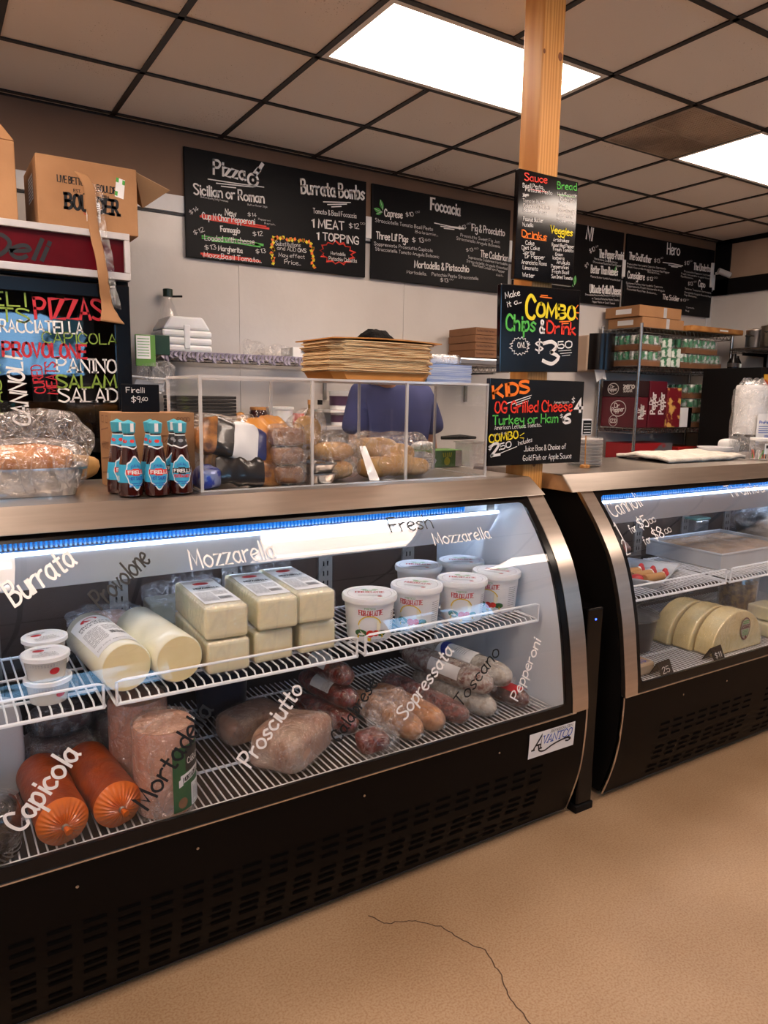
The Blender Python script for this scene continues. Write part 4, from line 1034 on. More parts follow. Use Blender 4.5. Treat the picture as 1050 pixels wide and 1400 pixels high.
MB().blob((.06, 1.86, DK+.075), (.082, .08, .075), .7, .1, 20, 3).build('film', M['wrap'], t, smooth=60)
M['mort'] = mat('mortadella', '#d8a28c', .35, col2='#c9907a', vscale=18, coat=.2, sub=.1)
M['mort_top'] = mat('mortadella_top', '#cb9a82', .4, col2='#bd8c74', vscale=30)
M['lab_green'] = mat('green_label', '#1f5a33', .45); M['lab_dark'] = mat('dark_label', '#20201f', .45)
def mortadella(label, x, y, rz, rad=.079, h=.245, lab=True, lean=0):
    t = local(thing('mortadella', label, 'cured meat', (x, y, DK), 'mortadella pieces', rz)); t.rotation_euler.x = lean
    MB().lathe((0, 0, 0), [(rad*.7, 0), (rad*.93, .008), (rad, .03), (rad*1.01, h*.6), (rad, h-.012), (rad*.95, h-.002)], 40, cap=True).build('body', M['mort'], t, smooth=50)
    MB().lathe((0, 0, 0), [(rad*.94, h-.003), (rad*.94, h+.0005)], 40).build('cut_top', M['mort_top'], t)
    mb = MB(); mb.grid(lambda a, b: V((rad*(1.03+.02*noise.noise(V((a*9, b*6, rad*50))))*math.cos(2*PI*a), rad*(1.03+.02*noise.noise(V((a*9, b*6, 1))))*math.sin(2*PI*a), .002+b*(h+.004))), 44, 16, wrap=True)
    mb.grid(lambda a, b: V((rad*1.03*(1-b)*math.cos(2*PI*a), rad*1.03*(1-b)*math.sin(2*PI*a), h+.006+.012*b+.006*noise.noise(V((a*30, b*5, 2))))), 44, 6, wrap=True)
    mb.build('wrap', M['mwrap'], t, smooth=60)
    mb = MB(); ribbon(mb, smooth_line([(0, .01), (.006, .07), (-.004, .15), (.003, .235)], 6), .012, lambda a, b: V((rad*1.06*math.sin((a-.01)/rad), -rad*1.06*math.cos((a-.01)/rad), b))); mb.build('seam', M['bag'], t)
    if lab:
        g = lambda a, b: V((rad*1.045*math.sin(a/rad), -rad*1.045*math.cos(a/rad), b)); k = lambda a, b: V((rad*1.055*math.sin(a/rad), -rad*1.055*math.cos(a/rad), b))
        q = MB().grid(lambda a, b: g(.035+.09*a, .022+.18*b), 14, 4).build('label', M['lab_green'], t); r = random.Random(2)
        mb = MB().grid(lambda a, b: k(.07+.055*a, .13+.062*b), 10, 2); mb.build('label_panel', M['lab_dark'], q)
        mb = MB().grid(lambda a, b: k(.088+.037*a, .024+.065*b), 8, 2); mb.grid(lambda a, b: k(.055+.07*a, .098+.024*b+.012*a), 8, 2); mb.poly([k(.05, .09), (k(.062, .094)), k(.06, .115), k(.05, .11)]); mb.build('label_panel', M['label_w'], q)
        k2 = lambda a, b: V((rad*1.062*math.sin(a/rad), -rad*1.062*math.cos(a/rad), b))
        mb = MB(); write(mb, 'CARAT', lambda a, b: k2(.076+a, .15+b), .016, .13, fit=.045, serif=True); mb.build('label_print', M['ink_w'], q)
        mb = MB(); write(mb, 'MORTADELLA', lambda a, b: k2(.062+a, .103+b+a*.17), .012, .18, fit=.06); lines_text(mb, lambda a, b: k2(.092+a, .028+b), .03, .055, 9, r); mb.build('label_print', M['ink_k'], q)
        mb = MB(); oval(mb, k2, .06, .045, .013, .015, 16); mb.build('label_emblem', M['cardd'], q)
    return t
mortadella('upright pink mortadella piece with a green label', .485, 1.85, -.46, lean=.03)
mortadella('pink mortadella piece standing behind the labelled one', .462, 2.035, .9, rad=.08, h=.25, lab=False)
# prosciutto blocks
M['prosc'] = mat('prosciutto', '#b07c64', .35, col2='#d4b49e', vscale=9, coat=.3, bump=.2, bscale=20, contrast=(.35, .6))
def wedge(name, label, c, r_, rz, seed, m='prosc', group=None):
    t = thing(name, label, 'cured meat', (c[0], c[1], DK), group); T = rotz(rz)
    MB().blob(c, r_, .45, .12, 9, seed, 28, 16, T=T).build('meat', M[m], t, smooth=60)
    MB().blob(c, [q*1.035+.002 for q in r_], .45, .16, 14, seed, 40, 22, T=T).build('wrap', M['mwrap'], t, smooth=60)
wedge('prosciutto_block', 'wrapped prosciutto block at the front of the deck', (.89, 1.92, DK+.062), (.125, .085, .06), .55, 4, group='prosciutto blocks')
wedge('prosciutto_block', 'flat wrapped prosciutto piece behind the large block', (.84, 2.14, DK+.045), (.11, .07, .043), .2, 9, group='prosciutto blocks')
M['dk_tub'] = mat('dark_tub', '#3a3842', .3)
t = thing('dark_container', 'dark smoky round container at the back behind the prosciutto', 'container', (.83, 2.38, DK))
MB().lathe((.83, 2.38, DK), [(.07, 0), (.085, .006), (.095, .16)], 30).build('tub', M['dk_tub'], t, smooth=40)
MB().lathe((.83, 2.38, DK), [(.095, .158), (.1, .16), (.1, .172), (.001, .174)], 30, cap=False).build('lid', M['clear'], t, smooth=40)
# bagged meats behind the capicola
M['greymeat'] = mat('bagged_meat', '#4c3b3c', .4, col2='#6c5a5a', vscale=14)
for i, (c, r_, s) in enumerate((((.28, 2.25, DK+.05), (.10, .08, .048), 'lower bagged dark meat behind the capicola logs'), ((.29, 2.26, DK+.135), (.085, .07, .036), 'upper bagged dark meat behind the capicola logs'), ((.47, 2.3, DK+.06), (.09, .08, .058), 'grey bagged meat at the back behind the mortadella'))):
    t = thing('bagged_meat', s, 'cured meat', (c[0], c[1], c[2]-r_[2]), 'bagged meats at the back')
    MB().blob(c, r_, .6, .15, 12, i).build('meat', M['greymeat'], t, smooth=60)
    MB().blob(c, [q*1.06 for q in r_], .55, .2, 14, i+4).build('bag', M['bag'], t, smooth=60)
t = thing('plastic_sleeve', 'pale folded plastic sleeve standing at the left end of the deck', 'bag', (.09, 2.12, DK))
MB().blob((.09, 2.12, DK+.14), (.085, .03, .139), .4, .05, 8, 2).build('sleeve', M['milky'], t, smooth=60)
# calabrese: three bagged salami stacked
M['cala'] = mat('calabrese', '#9a3020', .3, col2='#641a12', vscale=45, coat=.3, contrast=(.4, .6))
M['cala_end'] = mat('calabrese_cut', '#8c2a1e', .4, col2='#5a1612', vscale=60)
def sausage(name, label, p, ang, rad, L_, m, group=None, bagm='mwrap', tie=True, elev=0, seed=0, taper=.55, cat='salami'):
    d = V((math.sin(ang)*math.cos(elev), math.cos(ang)*math.cos(elev), math.sin(elev))); s = V((math.cos(ang), -math.sin(ang), 0)); u = s.cross(d); c = V(p)
    t = thing(name, label, cat, (c.x, c.y, c.z-rad), group)
    def fn(k, grow):
        def f(a, v):
            th = 2*PI*a; x = v*2-1; e = (1-abs(x)**6)**.5 if abs(x) < 1 else 0
            q = (rad*k+grow)*(1+.05*noise.noise(V((math.cos(th)+seed*3, math.sin(th), v*6))))*max(e, .02)
            return c+d*(v*L_)+(s*math.cos(th)+u*math.sin(th))*q
        return f
    MB().grid(fn(1, 0), 30, 24, wrap=True).build('body', M[m], t, smooth=80)
    if bagm: MB().grid(fn(1.03, .0015), 32, 26, wrap=True).build('wrap', M[bagm], t, smooth=80)
    if tie: MB().lathe(c-d*.006, [(.004, -.012), (.012, -.006), (.006, .004)], 10, 0, Matrix((s, u, d)).transposed()).build('tied_end', M['bag'], t, smooth=50)
    return t, (lambda a, q: c+d*q+(s*math.sin(a/rad)+u*math.cos(a/rad))*(rad*1.045+.002))
for i, (x, y, z, s) in enumerate(((1.125, 1.93, .04, 'bottom'), (1.135, 1.95, .115, 'middle'), (1.125, 1.97, .19, 'top'))):
    t, fn = sausage('calabrese_salami', 'dark red bagged calabrese, %s of the stack' % s, (x, y, DK+z+.002), -.25+.06*i, .037, .30, 'cala', 'calabrese salami', 'bag', tie=False, seed=i)
    if i: MB().grid(lambda a, b: fn(-.05+.06*a, .10+.1*b), 8, 2).build('label', M['label_w'], t)
def crumple(name, label, c, r_, seed, m='bag', cat='bag', e=.6, amp=.35, group=None):
    return tag(MB().blob(c, r_, e, amp, 22, seed, 34, 20).build(name, M[m], loc=(c[0], c[1], c[2]-r_[2]), smooth=50), label, cat, group)
crumple('plastic_bag', 'crinkled clear bag bulging in front of the calabrese stack', (1.20, 1.87, DK+.11), (.075, .06, .058), 3)
t = thing('wrapped_end_piece', 'small meat end piece in a white wrapper under the crinkled bag', 'cured meat', (1.13, 1.83, DK))
MB().blob((1.13, 1.84, DK+.032), (.05, .045, .03), .6, .2, 20, 6).build('meat', M['cala_end'], t, smooth=60)
MB().blob((1.14, 1.83, DK+.036), (.065, .05, .035), .5, .3, 24, 8).build('wrap', M['bag'], t, smooth=60)
# soppressata, salami
M['sopp'] = mat('soppressata', '#dc9e68', .3, col2='#bc7a4a', vscale=40, coat=.35, contrast=(.35, .65))
M['dsal'] = mat('dark_salami', '#86362a', .35, col2='#4c1a16', vscale=55, coat=.2, contrast=(.4, .6))
M['mould'] = mat('mouldy_salami', '#b9ab9e', .6, col2='#7e4b40', vscale=48, contrast=(.36, .56), bump=.3)
M['mouldw'] = mat('white_mould_salami', '#cfc8bc', .6, col2='#a2907e', vscale=40, contrast=(.3, .55), bump=.3)
M['pepp'] = mat('pepperoni', '#6f2a1e', .4, col2='#4a1812', vscale=50)
sausage('soppressata', 'pale tan soppressata beside the wrapped end piece', (1.278, 1.785, DK+.045), -.12, .043, .36, 'sopp', 'soppressata logs', seed=1)
sausage('soppressata', 'pale tan soppressata beside the dark salami', (1.376, 1.80, DK+.046), -.14, .044, .36, 'sopp', 'soppressata logs', seed=2)
sausage('dark_salami', 'long dark red salami under the Sopressata writing', (1.482, 1.80, DK+.043), -.15, .040, .44, 'dsal', 'salami logs', seed=3)
t, fn = sausage('mould_salami', 'white-spotted salami on top of the pile, printed label along its side', (1.592, 1.812, DK+.125), -.15, .046, .45, 'mould', 'salami logs', seed=4)
MB().grid(lambda a, b: fn(-.075+.045*a, .12+.15*b), 8, 3).build('label', M['label_w'], t)
sausage('mould_salami', 'white mould salami lying beneath the spotted salami', (1.60, 1.80, DK+.044), -.12, .042, .42, 'mouldw', 'salami logs', seed=5)
t, fn = sausage('mould_salami', 'white mould salami with a blue band, under the Toscano writing', (1.705, 1.84, DK+.12), -.16, .046, .46, 'mouldw', 'salami logs', seed=6)
lb = MB().grid(lambda a, b: fn(-.06+.11*a, .16+.18*b), 10, 4).build('label', M['label_w'], t)
M['navy_print'] = mat('navy_print', '#2a3a9a', .5)
MB().grid(lambda a, b: fn(-.055+.1*a, .30+.03*b-.03*(2*a-1)**2)+V((0, 0, .0012)), 12, 3).build('band', M['navy_print'], lb)
mb = MB(); r = random.Random(4); lines_text(mb, lambda a, b: fn(-.03+a, .2+b)+V((0, 0, .0015)), .06, .06, 6, r); mb.build('print', M['ink_s'], lb)
t, fn = sausage('pepperoni_stick', 'bagged pepperoni with a red label by the white inner wall', (1.755, 1.80, DK+.04), -.12, .036, .36, 'pepp', 'salami logs', 'bag', seed=7)
MB().grid(lambda a, b: fn(-.03+.06*a, .03+.12*b), 8, 3).build('label', M['ink_dr'], t)
# ================================================================== on top of the first case
TZ = 1.259
# foil pans of bread under plastic
M['bread'] = mat('bread_crust', '#c9823c', .6, col2='#a85f24', vscale=14, bump=.4, bscale=60)
M['bun'] = mat('bun_crust', '#d6a866', .6, col2='#c08a48', vscale=12)
def foil_pan(c, hx, hy, h, label, t):
    mb = MB(); n = 44; prof = [(.86, 0), (.93, h*.5), (1, h), (1.06, h), (1.06, h+.006), (.98, h+.004), (.84, .006)]
    sg = lambda x, e=.35: math.copysign(abs(x)**e, x)
    mb.grid(lambda a, b: (lambda i: V((c[0]+hx*prof[i][0]*sg(math.cos(2*PI*a))*(1+.012*math.sin(60*a*PI)), c[1]+hy*prof[i][0]*sg(math.sin(2*PI*a)), c[2]+prof[i][1])))(min(int(b*6+.5), 6)), n*2, 6, wrap=True)
    k = [V((c[0]+hx*.86*sg(math.cos(2*PI*i/n)), c[1]+hy*.86*sg(math.sin(2*PI*i/n)), c[2])) for i in range(n)]; mb.poly(k)
    return mb.build('foil_pan', M['foil'], t)
t = thing('bread_pan', 'foil pan of baked bread under clear plastic at the left end of the counter', 'bread', (.22, 2.36, TZ))
foil_pan((.22, 2.31, TZ), .165, .11, .075, '', t)
MB().blob((.21, 2.31, TZ+.09), (.15, .10, .05), .7, .18, 14, 3, 30, 14).build('bread', M['bread'], t, smooth=60)
MB().blob((.22, 2.31, TZ+.078), (.18, .125, .077), .55, .12, 16, 5, 44, 24).build('plastic', M['bag'], t, smooth=50)
t = thing('bread_pan', 'second bread pan behind the first, under a tall plastic cover', 'bread', (.25, 2.66-.14, TZ))
MB().blob((.33, 2.555, TZ+.047), (.15, .035, .045), .6, .1, 14, 6).build('bread', M['bun'], t, smooth=60)
MB().blob((.27, 2.545, TZ+.117), (.20, .048, .116), .6, .2, 12, 7, 44, 24).build('plastic', M['bag'], t, smooth=50)
# cardboard box behind the bottles with the price card
t = thing('cardboard_box', 'flat brown cardboard box standing behind the sauce bottles', 'box', (.60, 2.36, TZ))
b = MB().box((.475, 2.30, TZ), (.73, 2.46, TZ+.232)).build('carton', M['card'], t, bevel=.002)
mb = MB(); f = plane_fn((.475, 2.2992, TZ), (1, 0, 0), (0, 0, 1)); fl = lambda a, b_: V((.4743, 2.455-a, TZ+b_))
for s_, a, q, h in (('PIZZA', .13, .14, .02), ('AND', .145, .118, .012), ('PASTA', .13, .09, .02), ('SAUCE', .13, .06, .02)): write(mb, s_, lambda x, y: f(a+x, q+y), h, .14, fit=.09, serif=True)
write(mb, 'GOOD', lambda x, y: f(.2+x, .205+y), .012, .2, fit=.04)
for j in range(4): ribbon(mb, [(.02, .04+.045*j), (.12, .04+.045*j+.01)], .004, fl)
for a, q in ((.03, .2), (.09, .2)): ribbon(mb, [(a, q), (a+.03, q), (a+.03, q+.02), (a, q+.02), (a, q)], .003, fl)
write(mb, '6X5OZ', lambda x, y: fl(.03+x, .12+y), .02, .13, fit=.09)
mb.build('print', M['cardd'], b)
t = thing('price_card', 'small black price card reading Firelli above the cardboard box', 'price card', (.585, 2.36, TZ+.232))
c = MB().box((.525, 2.37, TZ+.232), (.642, 2.376, TZ+.318)).build('card', M['chalk'], t, bevel=.002)
MB().box((.53, 2.377, TZ+.2325), (.637, 2.41, TZ+.238)).build('foot', M['chalk'], t)
f = plane_fn((.525, 2.3692, TZ+.232), (1, 0, 0), (0, 0, 1))
mb = MB(); write(mb, 'Firelli', lambda a, b: f(.015+a, .06+b), .016, .11, fit=.055); write(mb, '$9.', lambda a, b: f(.03+a, .03+b), .018, .11, fit=.03); write(mb, '60', lambda a, b: f(.062+a, .035+b), .011, .12, fit=.017)
mb.build('lettering', M['ink_w'], c)
# sauce bottles
M['sauce'] = mat('hot_sauce', '#3c100c', .08, coat=1, col2='#34100c'); M['turq'] = mat('turquoise_cap', '#4fb0c4', .35, col2='#46a4b8')
M['lab_blue'] = mat('label_blue', '#3fb2d8', .45); M['red_print'] = mat('label_red', '#e02a1c', .45); M['neck_dark'] = mat('neck_dark', '#2a2526', .45)
RP = [(.0, .028), (.004, .0335), (.03, .0345), (.034, .0335), (.05, .0335), (.10, .027), (.15, .0185), (.16, .0165), (.172, .0145), (.178, .0145)]
def RR(z):
    for (a, b), (c, d) in zip(RP, RP[1:]):
        if z <= c: return b+(d-b)*(z-a)/(c-a)
    return RP[-1][1]
def bottle(label, loc, rz, hot):
    t = local(thing('sauce_bottle', label, 'bottle', loc, 'sauce bottles', rz))
    MB().lathe((0, 0, 0), [(b, a) for a, b in RP], 28).build('bottle', M['sauce'], t, smooth=40)
    mb = MB(); mb.lathe((0, 0, 0), [(.0155, .178), (.0175, .181), (.0205, .207), (.019, .208), (.001, .216)], 8, cap=False); mb.build('cap', M['turq'], t)
    MB().grid(lambda a, b: V((.0207*math.sin(-.3+.5*a), -.0207*math.cos(-.3+.5*a), .183+.024*b)), 4, 2).build('cap_seal', M['label_w'], t)
    g = lambda a, b, k=1.02: V(((RR(b)*k+.0002)*math.sin(a/RR(b)), -(RR(b)*k+.0002)*math.cos(a/RR(b)), b))
    cyl = lambda z0, z1, k, nz=4: MB().grid(lambda a, b: (lambda z: V((RR(z)*k*math.cos(2*PI*a), RR(z)*k*math.sin(2*PI*a), z)))(z0+(z1-z0)*b), 28, nz, wrap=True)
    n = cyl(.143, .171, 1.03); n = n.build('neck_label', M['lab_blue'] if not hot else M['neck_dark'], t, smooth=60)
    mb = cyl(.171, .174, 1.035, 1); mb.grid(lambda a, b: (lambda z: V((RR(z)*1.035*math.cos(2*PI*a), RR(z)*1.035*math.sin(2*PI*a), z)))(.14+.004*b-.006*max(0, math.cos(2*PI*a+PI/2))**6), 28, 1, wrap=True); mb.build('neck_trim', M['label_w'], n, smooth=60)
    mb = MB()
    for q in (-2, 0, 2): oval(mb, lambda a, b: g(a, b, 1.05), q*.0105, .157, .007, .005, 10)
    mb.build('emblem', M['red_print'] if not hot else M['ink_s'], n)
    bl = MB().grid(lambda a, b: g(-.036-.04*(1-a)+.036*a*1.0, .042+.05*b, 1.012), 12, 3).build('side_label', M['lab_blue'], t, smooth=60)
    r = random.Random(1); mb = MB(); barcode(mb, lambda a, b: g(-.068+a, .046+b, 1.03), .018, .014, r); mb.build('print', M['label_w'], bl)
    shape = lambda s: [(s*(.0285+.002*math.cos(8*q))*math.cos(q)*(1 if abs(math.sin(q)) < .8 else .8), .068+s*(.045+.004*math.cos(4*q))*math.sin(q)) for q in [2*PI*i/40 for i in range(40)]]
    def fan(pts, k, m, name, par):
        mb = MB(); rings = [[(cx*s, .068+(cz-.068)*s) for cx, cz in pts] for s in (1, .75, .5, .25, .01)]
        n_ = len(pts); vs_ = [g(a, b, k) for rg in rings for a, b in rg]; fs = [(j*n_+i, j*n_+(i+1) % n_, (j+1)*n_+(i+1) % n_, (j+1)*n_+i) for j in range(4) for i in range(n_)]
        mb.add(vs_, fs); return mb.build(name, m, par, smooth=60)
    fl = fan(shape(1), 1.03, M['label_w'], 'front_label', t); fan(shape(.9), 1.05, M['lab_blue'], 'label_field', fl)
    mb = MB(); k2 = lambda a, b: g(a, b, 1.075)
    for q in (-.017, 0, .017): mb.grid(lambda a, b: k2(q-.0095+.019*a, .064+.014*b+(.003 if q == 0 else 0)*(2*b-1)), 4, 3)
    mb.build('label_badge', M['red_print'] if not hot else M['ink_k'], fl)
    k3 = lambda a, b: g(a, b, 1.095)
    mb = MB(); write(mb, 'FIRELLI', lambda a, b: k3(a-.021, .0665+b), .0085, .24, fit=.042, k=2); mb.build('label_lettering', M['ink_w'], fl)
    mb = MB()
    if hot: write(mb, 'EXTRA HOT', lambda a, b: k3(a-.02, .052+b), .0075, .22, fit=.04, k=2)
    else: write(mb, 'HOT SAUCE', lambda a, b: k3(a-.019, .050+b), .008, .18, fit=.038, k=2)
    mb.build('label_lettering', M['red_print'] if hot else M['ink_b'], fl)
    mb = MB(); write(mb, 'ITALIAN', lambda a, b: k3(a-.013, .087+b-40*(a-.013)**2), .007, .16, fit=.026, k=2); lines_text(mb, lambda a, b: k3(a-.014, .032+b), .028, .012, 2, r, .005); mb.build('label_lettering', M['ink_b'], fl)
    return t
b0 = bottle('red-label sauce bottle at the front left of the six, label turned right', (.487, 2.128, TZ), .32, False)
dup(b0, (.558, 2.115, TZ), -.05, 'red-label sauce bottle at the front middle of the six')
dup(b0, (.476, 2.215, TZ), .3, 'red-label sauce bottle behind the front left one'); dup(b0, (.566, 2.20, TZ), .1, 'red-label sauce bottle behind the front middle one')
b1 = bottle('black-label extra hot sauce bottle at the front beside the acrylic case', (.632, 2.128, TZ), -.18, True)
dup(b1, (.640, 2.215, TZ), -.5, 'black-label extra hot sauce bottle behind the front one')
# acrylic case
AX, AY, AZ = (.694, 1.06, 1.425, 1.786), (2.125, 2.455), (TZ, 1.604)
t = thing('acrylic_case', 'long clear acrylic bread case on the counter, seams along its front', 'acrylic case', ((AX[0]+AX[3])/2, 2.29, TZ))
d = .005
for x in (AX[0], AX[3]): MB().box((x-d/2, AY[0], TZ+.001), (x+d/2, AY[1], AZ[1]-.004)).build('panel', M['acrylic'], t)
MB().box((AX[0], AY[0], TZ+.001), (AX[3], AY[0]+.004, AZ[1])).build('panel', M['acrylic'], t)
MB().box((AX[0], AY[1]-.004, TZ+.001), (AX[3], AY[1], AZ[1]-.1)).build('panel', M['acrylic'], t)
MB().box((AX[0], AY[0], AZ[1]-.004), (AX[3], AY[1], AZ[1])).build('top_panel', M['acrylic'], t)
mb = MB(); e = .0045
for x in AX:
    for y in AY: mb.box((x-e, y-e*.8, TZ), (x+e, y+e*.8, AZ[1]+.001))
    if x in (AX[0], AX[3]): mb.box((x-e*.8, AY[0], AZ[1]-.006), (x+e*.8, AY[1], AZ[1]+.001)); mb.box((x-e*.6, AY[0], TZ), (x+e*.6, AY[1], TZ+.005))
for y in AY:
    mb.box((AX[0], y-e, AZ[1]-.006), (AX[3], y+e, AZ[1]+.0015)); mb.box((AX[0], y-e*.6, TZ), (AX[3], y+e*.6, TZ+.005))
mb.build('glued_edges', M['acr_edge'], t)
# bread inside
M['bagk'] = mat('black_bag_print', '#1b1615', .3, coat=.4); M['navy'] = mat('navy_print2', '#22316e', .35, coat=.3); M['orangefood'] = mat('bread_photo', '#b0702c', .4, col2='#5a3216', vscale=40, coat=.3); M['gold'] = mat('golden_bag', '#dc9a34', .4, col2='#b87428', coat=.3)
def snackbag(name, label, c, T, L_, W_, bands, seed, h=.035):
    """pillow bag; bands = (v0, v1, material)"""
    t = thing(name, label, 'bread bag', (c[0], c[1], TZ))
    def fn(v0, v1):
        def f(a, b):
            v = v0+(v1-v0)*b; th = 2*PI*a; q = (1-abs(2*v-1)**3.5)**.6
            x = W_/2*math.copysign(abs(math.cos(th))**.6, math.cos(th))*(.75+.25*q); z = h*math.copysign(abs(math.sin(th))**.7, math.sin(th))*(.08+.92*q)
            n = noise.noise(V((x*22, v*9, z*22+seed)))*.009
            return V(c)+T @ V((L_*(v-.5), x+n, z+n))
        return f
    p = None
    for i, (v0, v1, m) in enumerate(bands):
        o = MB().grid(fn(v0, v1), 30, max(3, int(20*(v1-v0))), wrap=True).build('bag' if i == 0 else 'printed_band', M[m], t if p is None else p, smooth=60)
        p = p or o
    return t
R3 = lambda x, y, z: (Matrix.Rotation(z, 3, 'Z') @ Matrix.Rotation(y, 3, 'Y') @ Matrix.Rotation(x, 3, 'X'))
snackbag('bread_bag', 'black and white printed flatbread bag leaning at the left end of the acrylic case', (.865, 2.23, TZ+.135), R3(1.15, .28, .1), .29, .13, [(0, .14, 'orangefood'), (.14, .34, 'bagk'), (.34, .64, 'label_w'), (.64, .74, 'navy'), (.74, 1, 'orangefood')], 1, .03)
snackbag('bread_bag', 'black printed bread bag lying at the bottom left of the acrylic case', (.90, 2.20, TZ+.045), R3(1.3, .12, .05), .28, .095, [(0, .55, 'bagk'), (.55, .78, 'orangefood'), (.78, 1, 'bagk')], 2, .026)
crumple('paper_bag', 'crumpled blue and silver wrapper at the corner of the acrylic case', (.735, 2.2, TZ+.035), (.035, .05, .034), 4, 'bluefoil') if M.setdefault('bluefoil', mat('blue_foil', '#8f9ac4', .3, .3, col2='#2c3f9a', vscale=30, contrast=(.45, .55), bump=.5, bscale=30)) else 0
t = thing('round_loaf', 'small brown loaf behind the black bread bags', 'bread', (.755, 2.3, TZ+.1))
MB().blob((.745, 2.24, TZ+.15), (.028, .03, .04), .9, .15, 20, 1).build('crust', M['bread'], t, smooth=60)
snackbag('bread_bag', 'golden orange bread bag standing behind the black and white bag', (.985, 2.32, TZ+.165), R3(.5, -.15, .2), .17, .13, [(0, .5, 'gold'), (.5, 1, 'gold')], 4, .04)
t = thing('stacked_loaf', 'bagged brown loaf pack under the golden bread bag', 'bread', (1.025, 2.19, TZ))
for k in range(3):
    MB().blob((1.0, 2.20, TZ+.035+.062*k), (.052, .055, .029), .5, .06, 20, k).build('loaf', M['bread2'] if 'bread2' in M else M.setdefault('bread2', mat('brown_loaf', '#9a6a44', .6, col2='#7c4f30', vscale=25)), t, smooth=60)
MB().blob((1.0, 2.20, TZ+.10), (.056, .062, .1), .4, .1, 22, 6, 30, 20).build('plastic', M['bag'], t, smooth=50)
t = thing('roll_bag', 'clear bag of rolls behind the gold bread bag', 'bread', (.86, 2.37, TZ))
for k, (x, z) in enumerate(((.80, .14), (.88, .15), (.84, .06))): MB().blob((x, 2.37, TZ+z), (.06, .05, .05), .8, .08, 14, k).build('roll', M['bun'], t, smooth=60)
MB().blob((.85, 2.375, TZ+.115), (.125, .06, .114), .6, .2, 14, 9, 34, 20).build('bag', M['bag'], t, smooth=50)
t = thing('roll_bag', 'tall clear bread bag behind the brown loaf pack', 'bread', (1.17, 2.36, TZ))
MB().blob((1.16, 2.37, TZ+.16), (.05, .05, .06), .8, .1, 14, 2).build('roll', M['bun'], t, smooth=60)
MB().blob((1.155, 2.37, TZ+.15), (.07, .06, .10), .7, .25, 14, 11, 30, 20).build('bag', M['bag'], t, smooth=50)
for k in range(2):
    t = thing('foil_tray', ('lower', 'upper')[k]+' shallow foil tray between the loaf pack and the rolls', 'foil tray', (1.125, 2.24, TZ+.001+.034*k), 'foil trays')
    foil_pan((1.125, 2.24, TZ+.002+.034*k), .05, .08, .028, '', t)
def rolls(label, c, pos, bagc, bagr, seed):
    t = thing('roll_bag', label, 'bread', (c[0], c[1], TZ))
    for k, (x, y, z, rx, ry, rz) in enumerate(pos): MB().blob((c[0]+x, c[1]+y, TZ+z), (rx, ry, rz), .75, .07, 12, k+seed).build('roll', M['bun'], t, smooth=60)
    MB().blob(bagc, bagr, .6, .16, 16, seed, 40, 22).build('bag', M['bag'], t, smooth=50)
rolls('clear bag of golden rolls in the middle of the acrylic case', (1.245, 2.27), [(-.03, 0, .035, .07, .06, .033), (-.03, .01, .10, .07, .06, .033), (-.02, .08, .05, .07, .05, .045)], (1.225, 2.28, TZ+.085), (.08, .10, .084), 1)
rolls('clear bag of long pale rolls right of the golden ones', (1.455, 2.33), [(-.08, -.08, .04, .07, .045, .038), (.02, -.07, .045, .07, .05, .042), (.07, .02, .075, .08, .05, .042), (-.02, .03, .1, .1, .05, .04), (.10, -.06, .035, .06, .05, .033)], (1.475, 2.30, TZ+.082), (.15, .125, .082), 2)
tag(MB().add([(1.285, 2.135, TZ+.006), (1.325, 2.135, TZ+.006), (1.305, 2.2, TZ+.12), (1.28, 2.2, TZ+.12)], [(0, 1, 2, 3)]).build('bag_tag', M['milky'], loc=(1.3, 2.16, TZ+.006), solid=.002), 'clear plastic tag leaning against the bag of rolls', 'tag')
tag(MB().box((1.0+.11, 2.135, TZ+.006), (1.135, 2.17, TZ+.0075)).build('paper_slip', M['label_w'], loc=(1.12, 2.15, TZ+.006)), 'small white paper slip on the floor of the acrylic case', 'paper')
tag(MB().poly([(1.35, 2.16, TZ+.006), (1.40, 2.15, TZ+.006), (1.36, 2.14, TZ+.006)]).build('paper_slip', M['label_w'], loc=(1.37, 2.15, TZ+.006), solid=.001), 'small triangular paper scrap on the floor of the acrylic case', 'paper')
# brown sheets and blue bags on top of the acrylic case
M['kraft'] = mat('kraft_sheet', '#c98a45', .7, col2='#b97a35', vscale=6); M['kraft_e'] = mat('kraft_edge', '#ecd0a0', .8, col2='#a5703f', vscale=3, stretch=(3, 3, 200), contrast=(.4, .55))
t = thing('cardboard_sheets', 'thick stack of brown cardboard sheets on top of the acrylic case', 'cardboard', (1.37, 2.29, 1.606))
mb = MB(); r = random.Random(3); z = 1.607
poly = lambda s: [(-.205*s, -.10), (-.17*s, -.135), (.17*s, -.135), (.205*s, -.10), (.205*s, .10), (.17*s, .135), (-.17*s, .135), (-.205*s, .10)]
P_ = lambda dx, dy, s=1: (lambda a, b, q: V((1.355+dx+a, 2.28+dy+b, q)))
MB().prism([(a*.9, b*.95) for a, b in poly(1)], lambda a, b, q: V((1.355+a*(1+(q-1.607)*4), 2.28+b, q)), 1.607, 1.632).build('bottom_sheet', M['kraft'], t)
z = 1.632
while z < 1.735:
    hh = r.uniform(.0035, .006); dx, dy = r.uniform(-.006, .008), r.uniform(-.006, .006)
    mb.prism(poly(1+r.uniform(-.01, .03)), P_(dx, dy), z, z+hh*.72); z += hh
mb.build('sheet_edges', M['kraft_e'], t)
MB().grid(lambda a, b: V((1.14+.44*a, 2.14+.28*b, z+.002+.012*math.sin(PI*a)*(.5+.5*b))), 12, 4).build('top_sheet', M['kraft'], t, solid=.004)
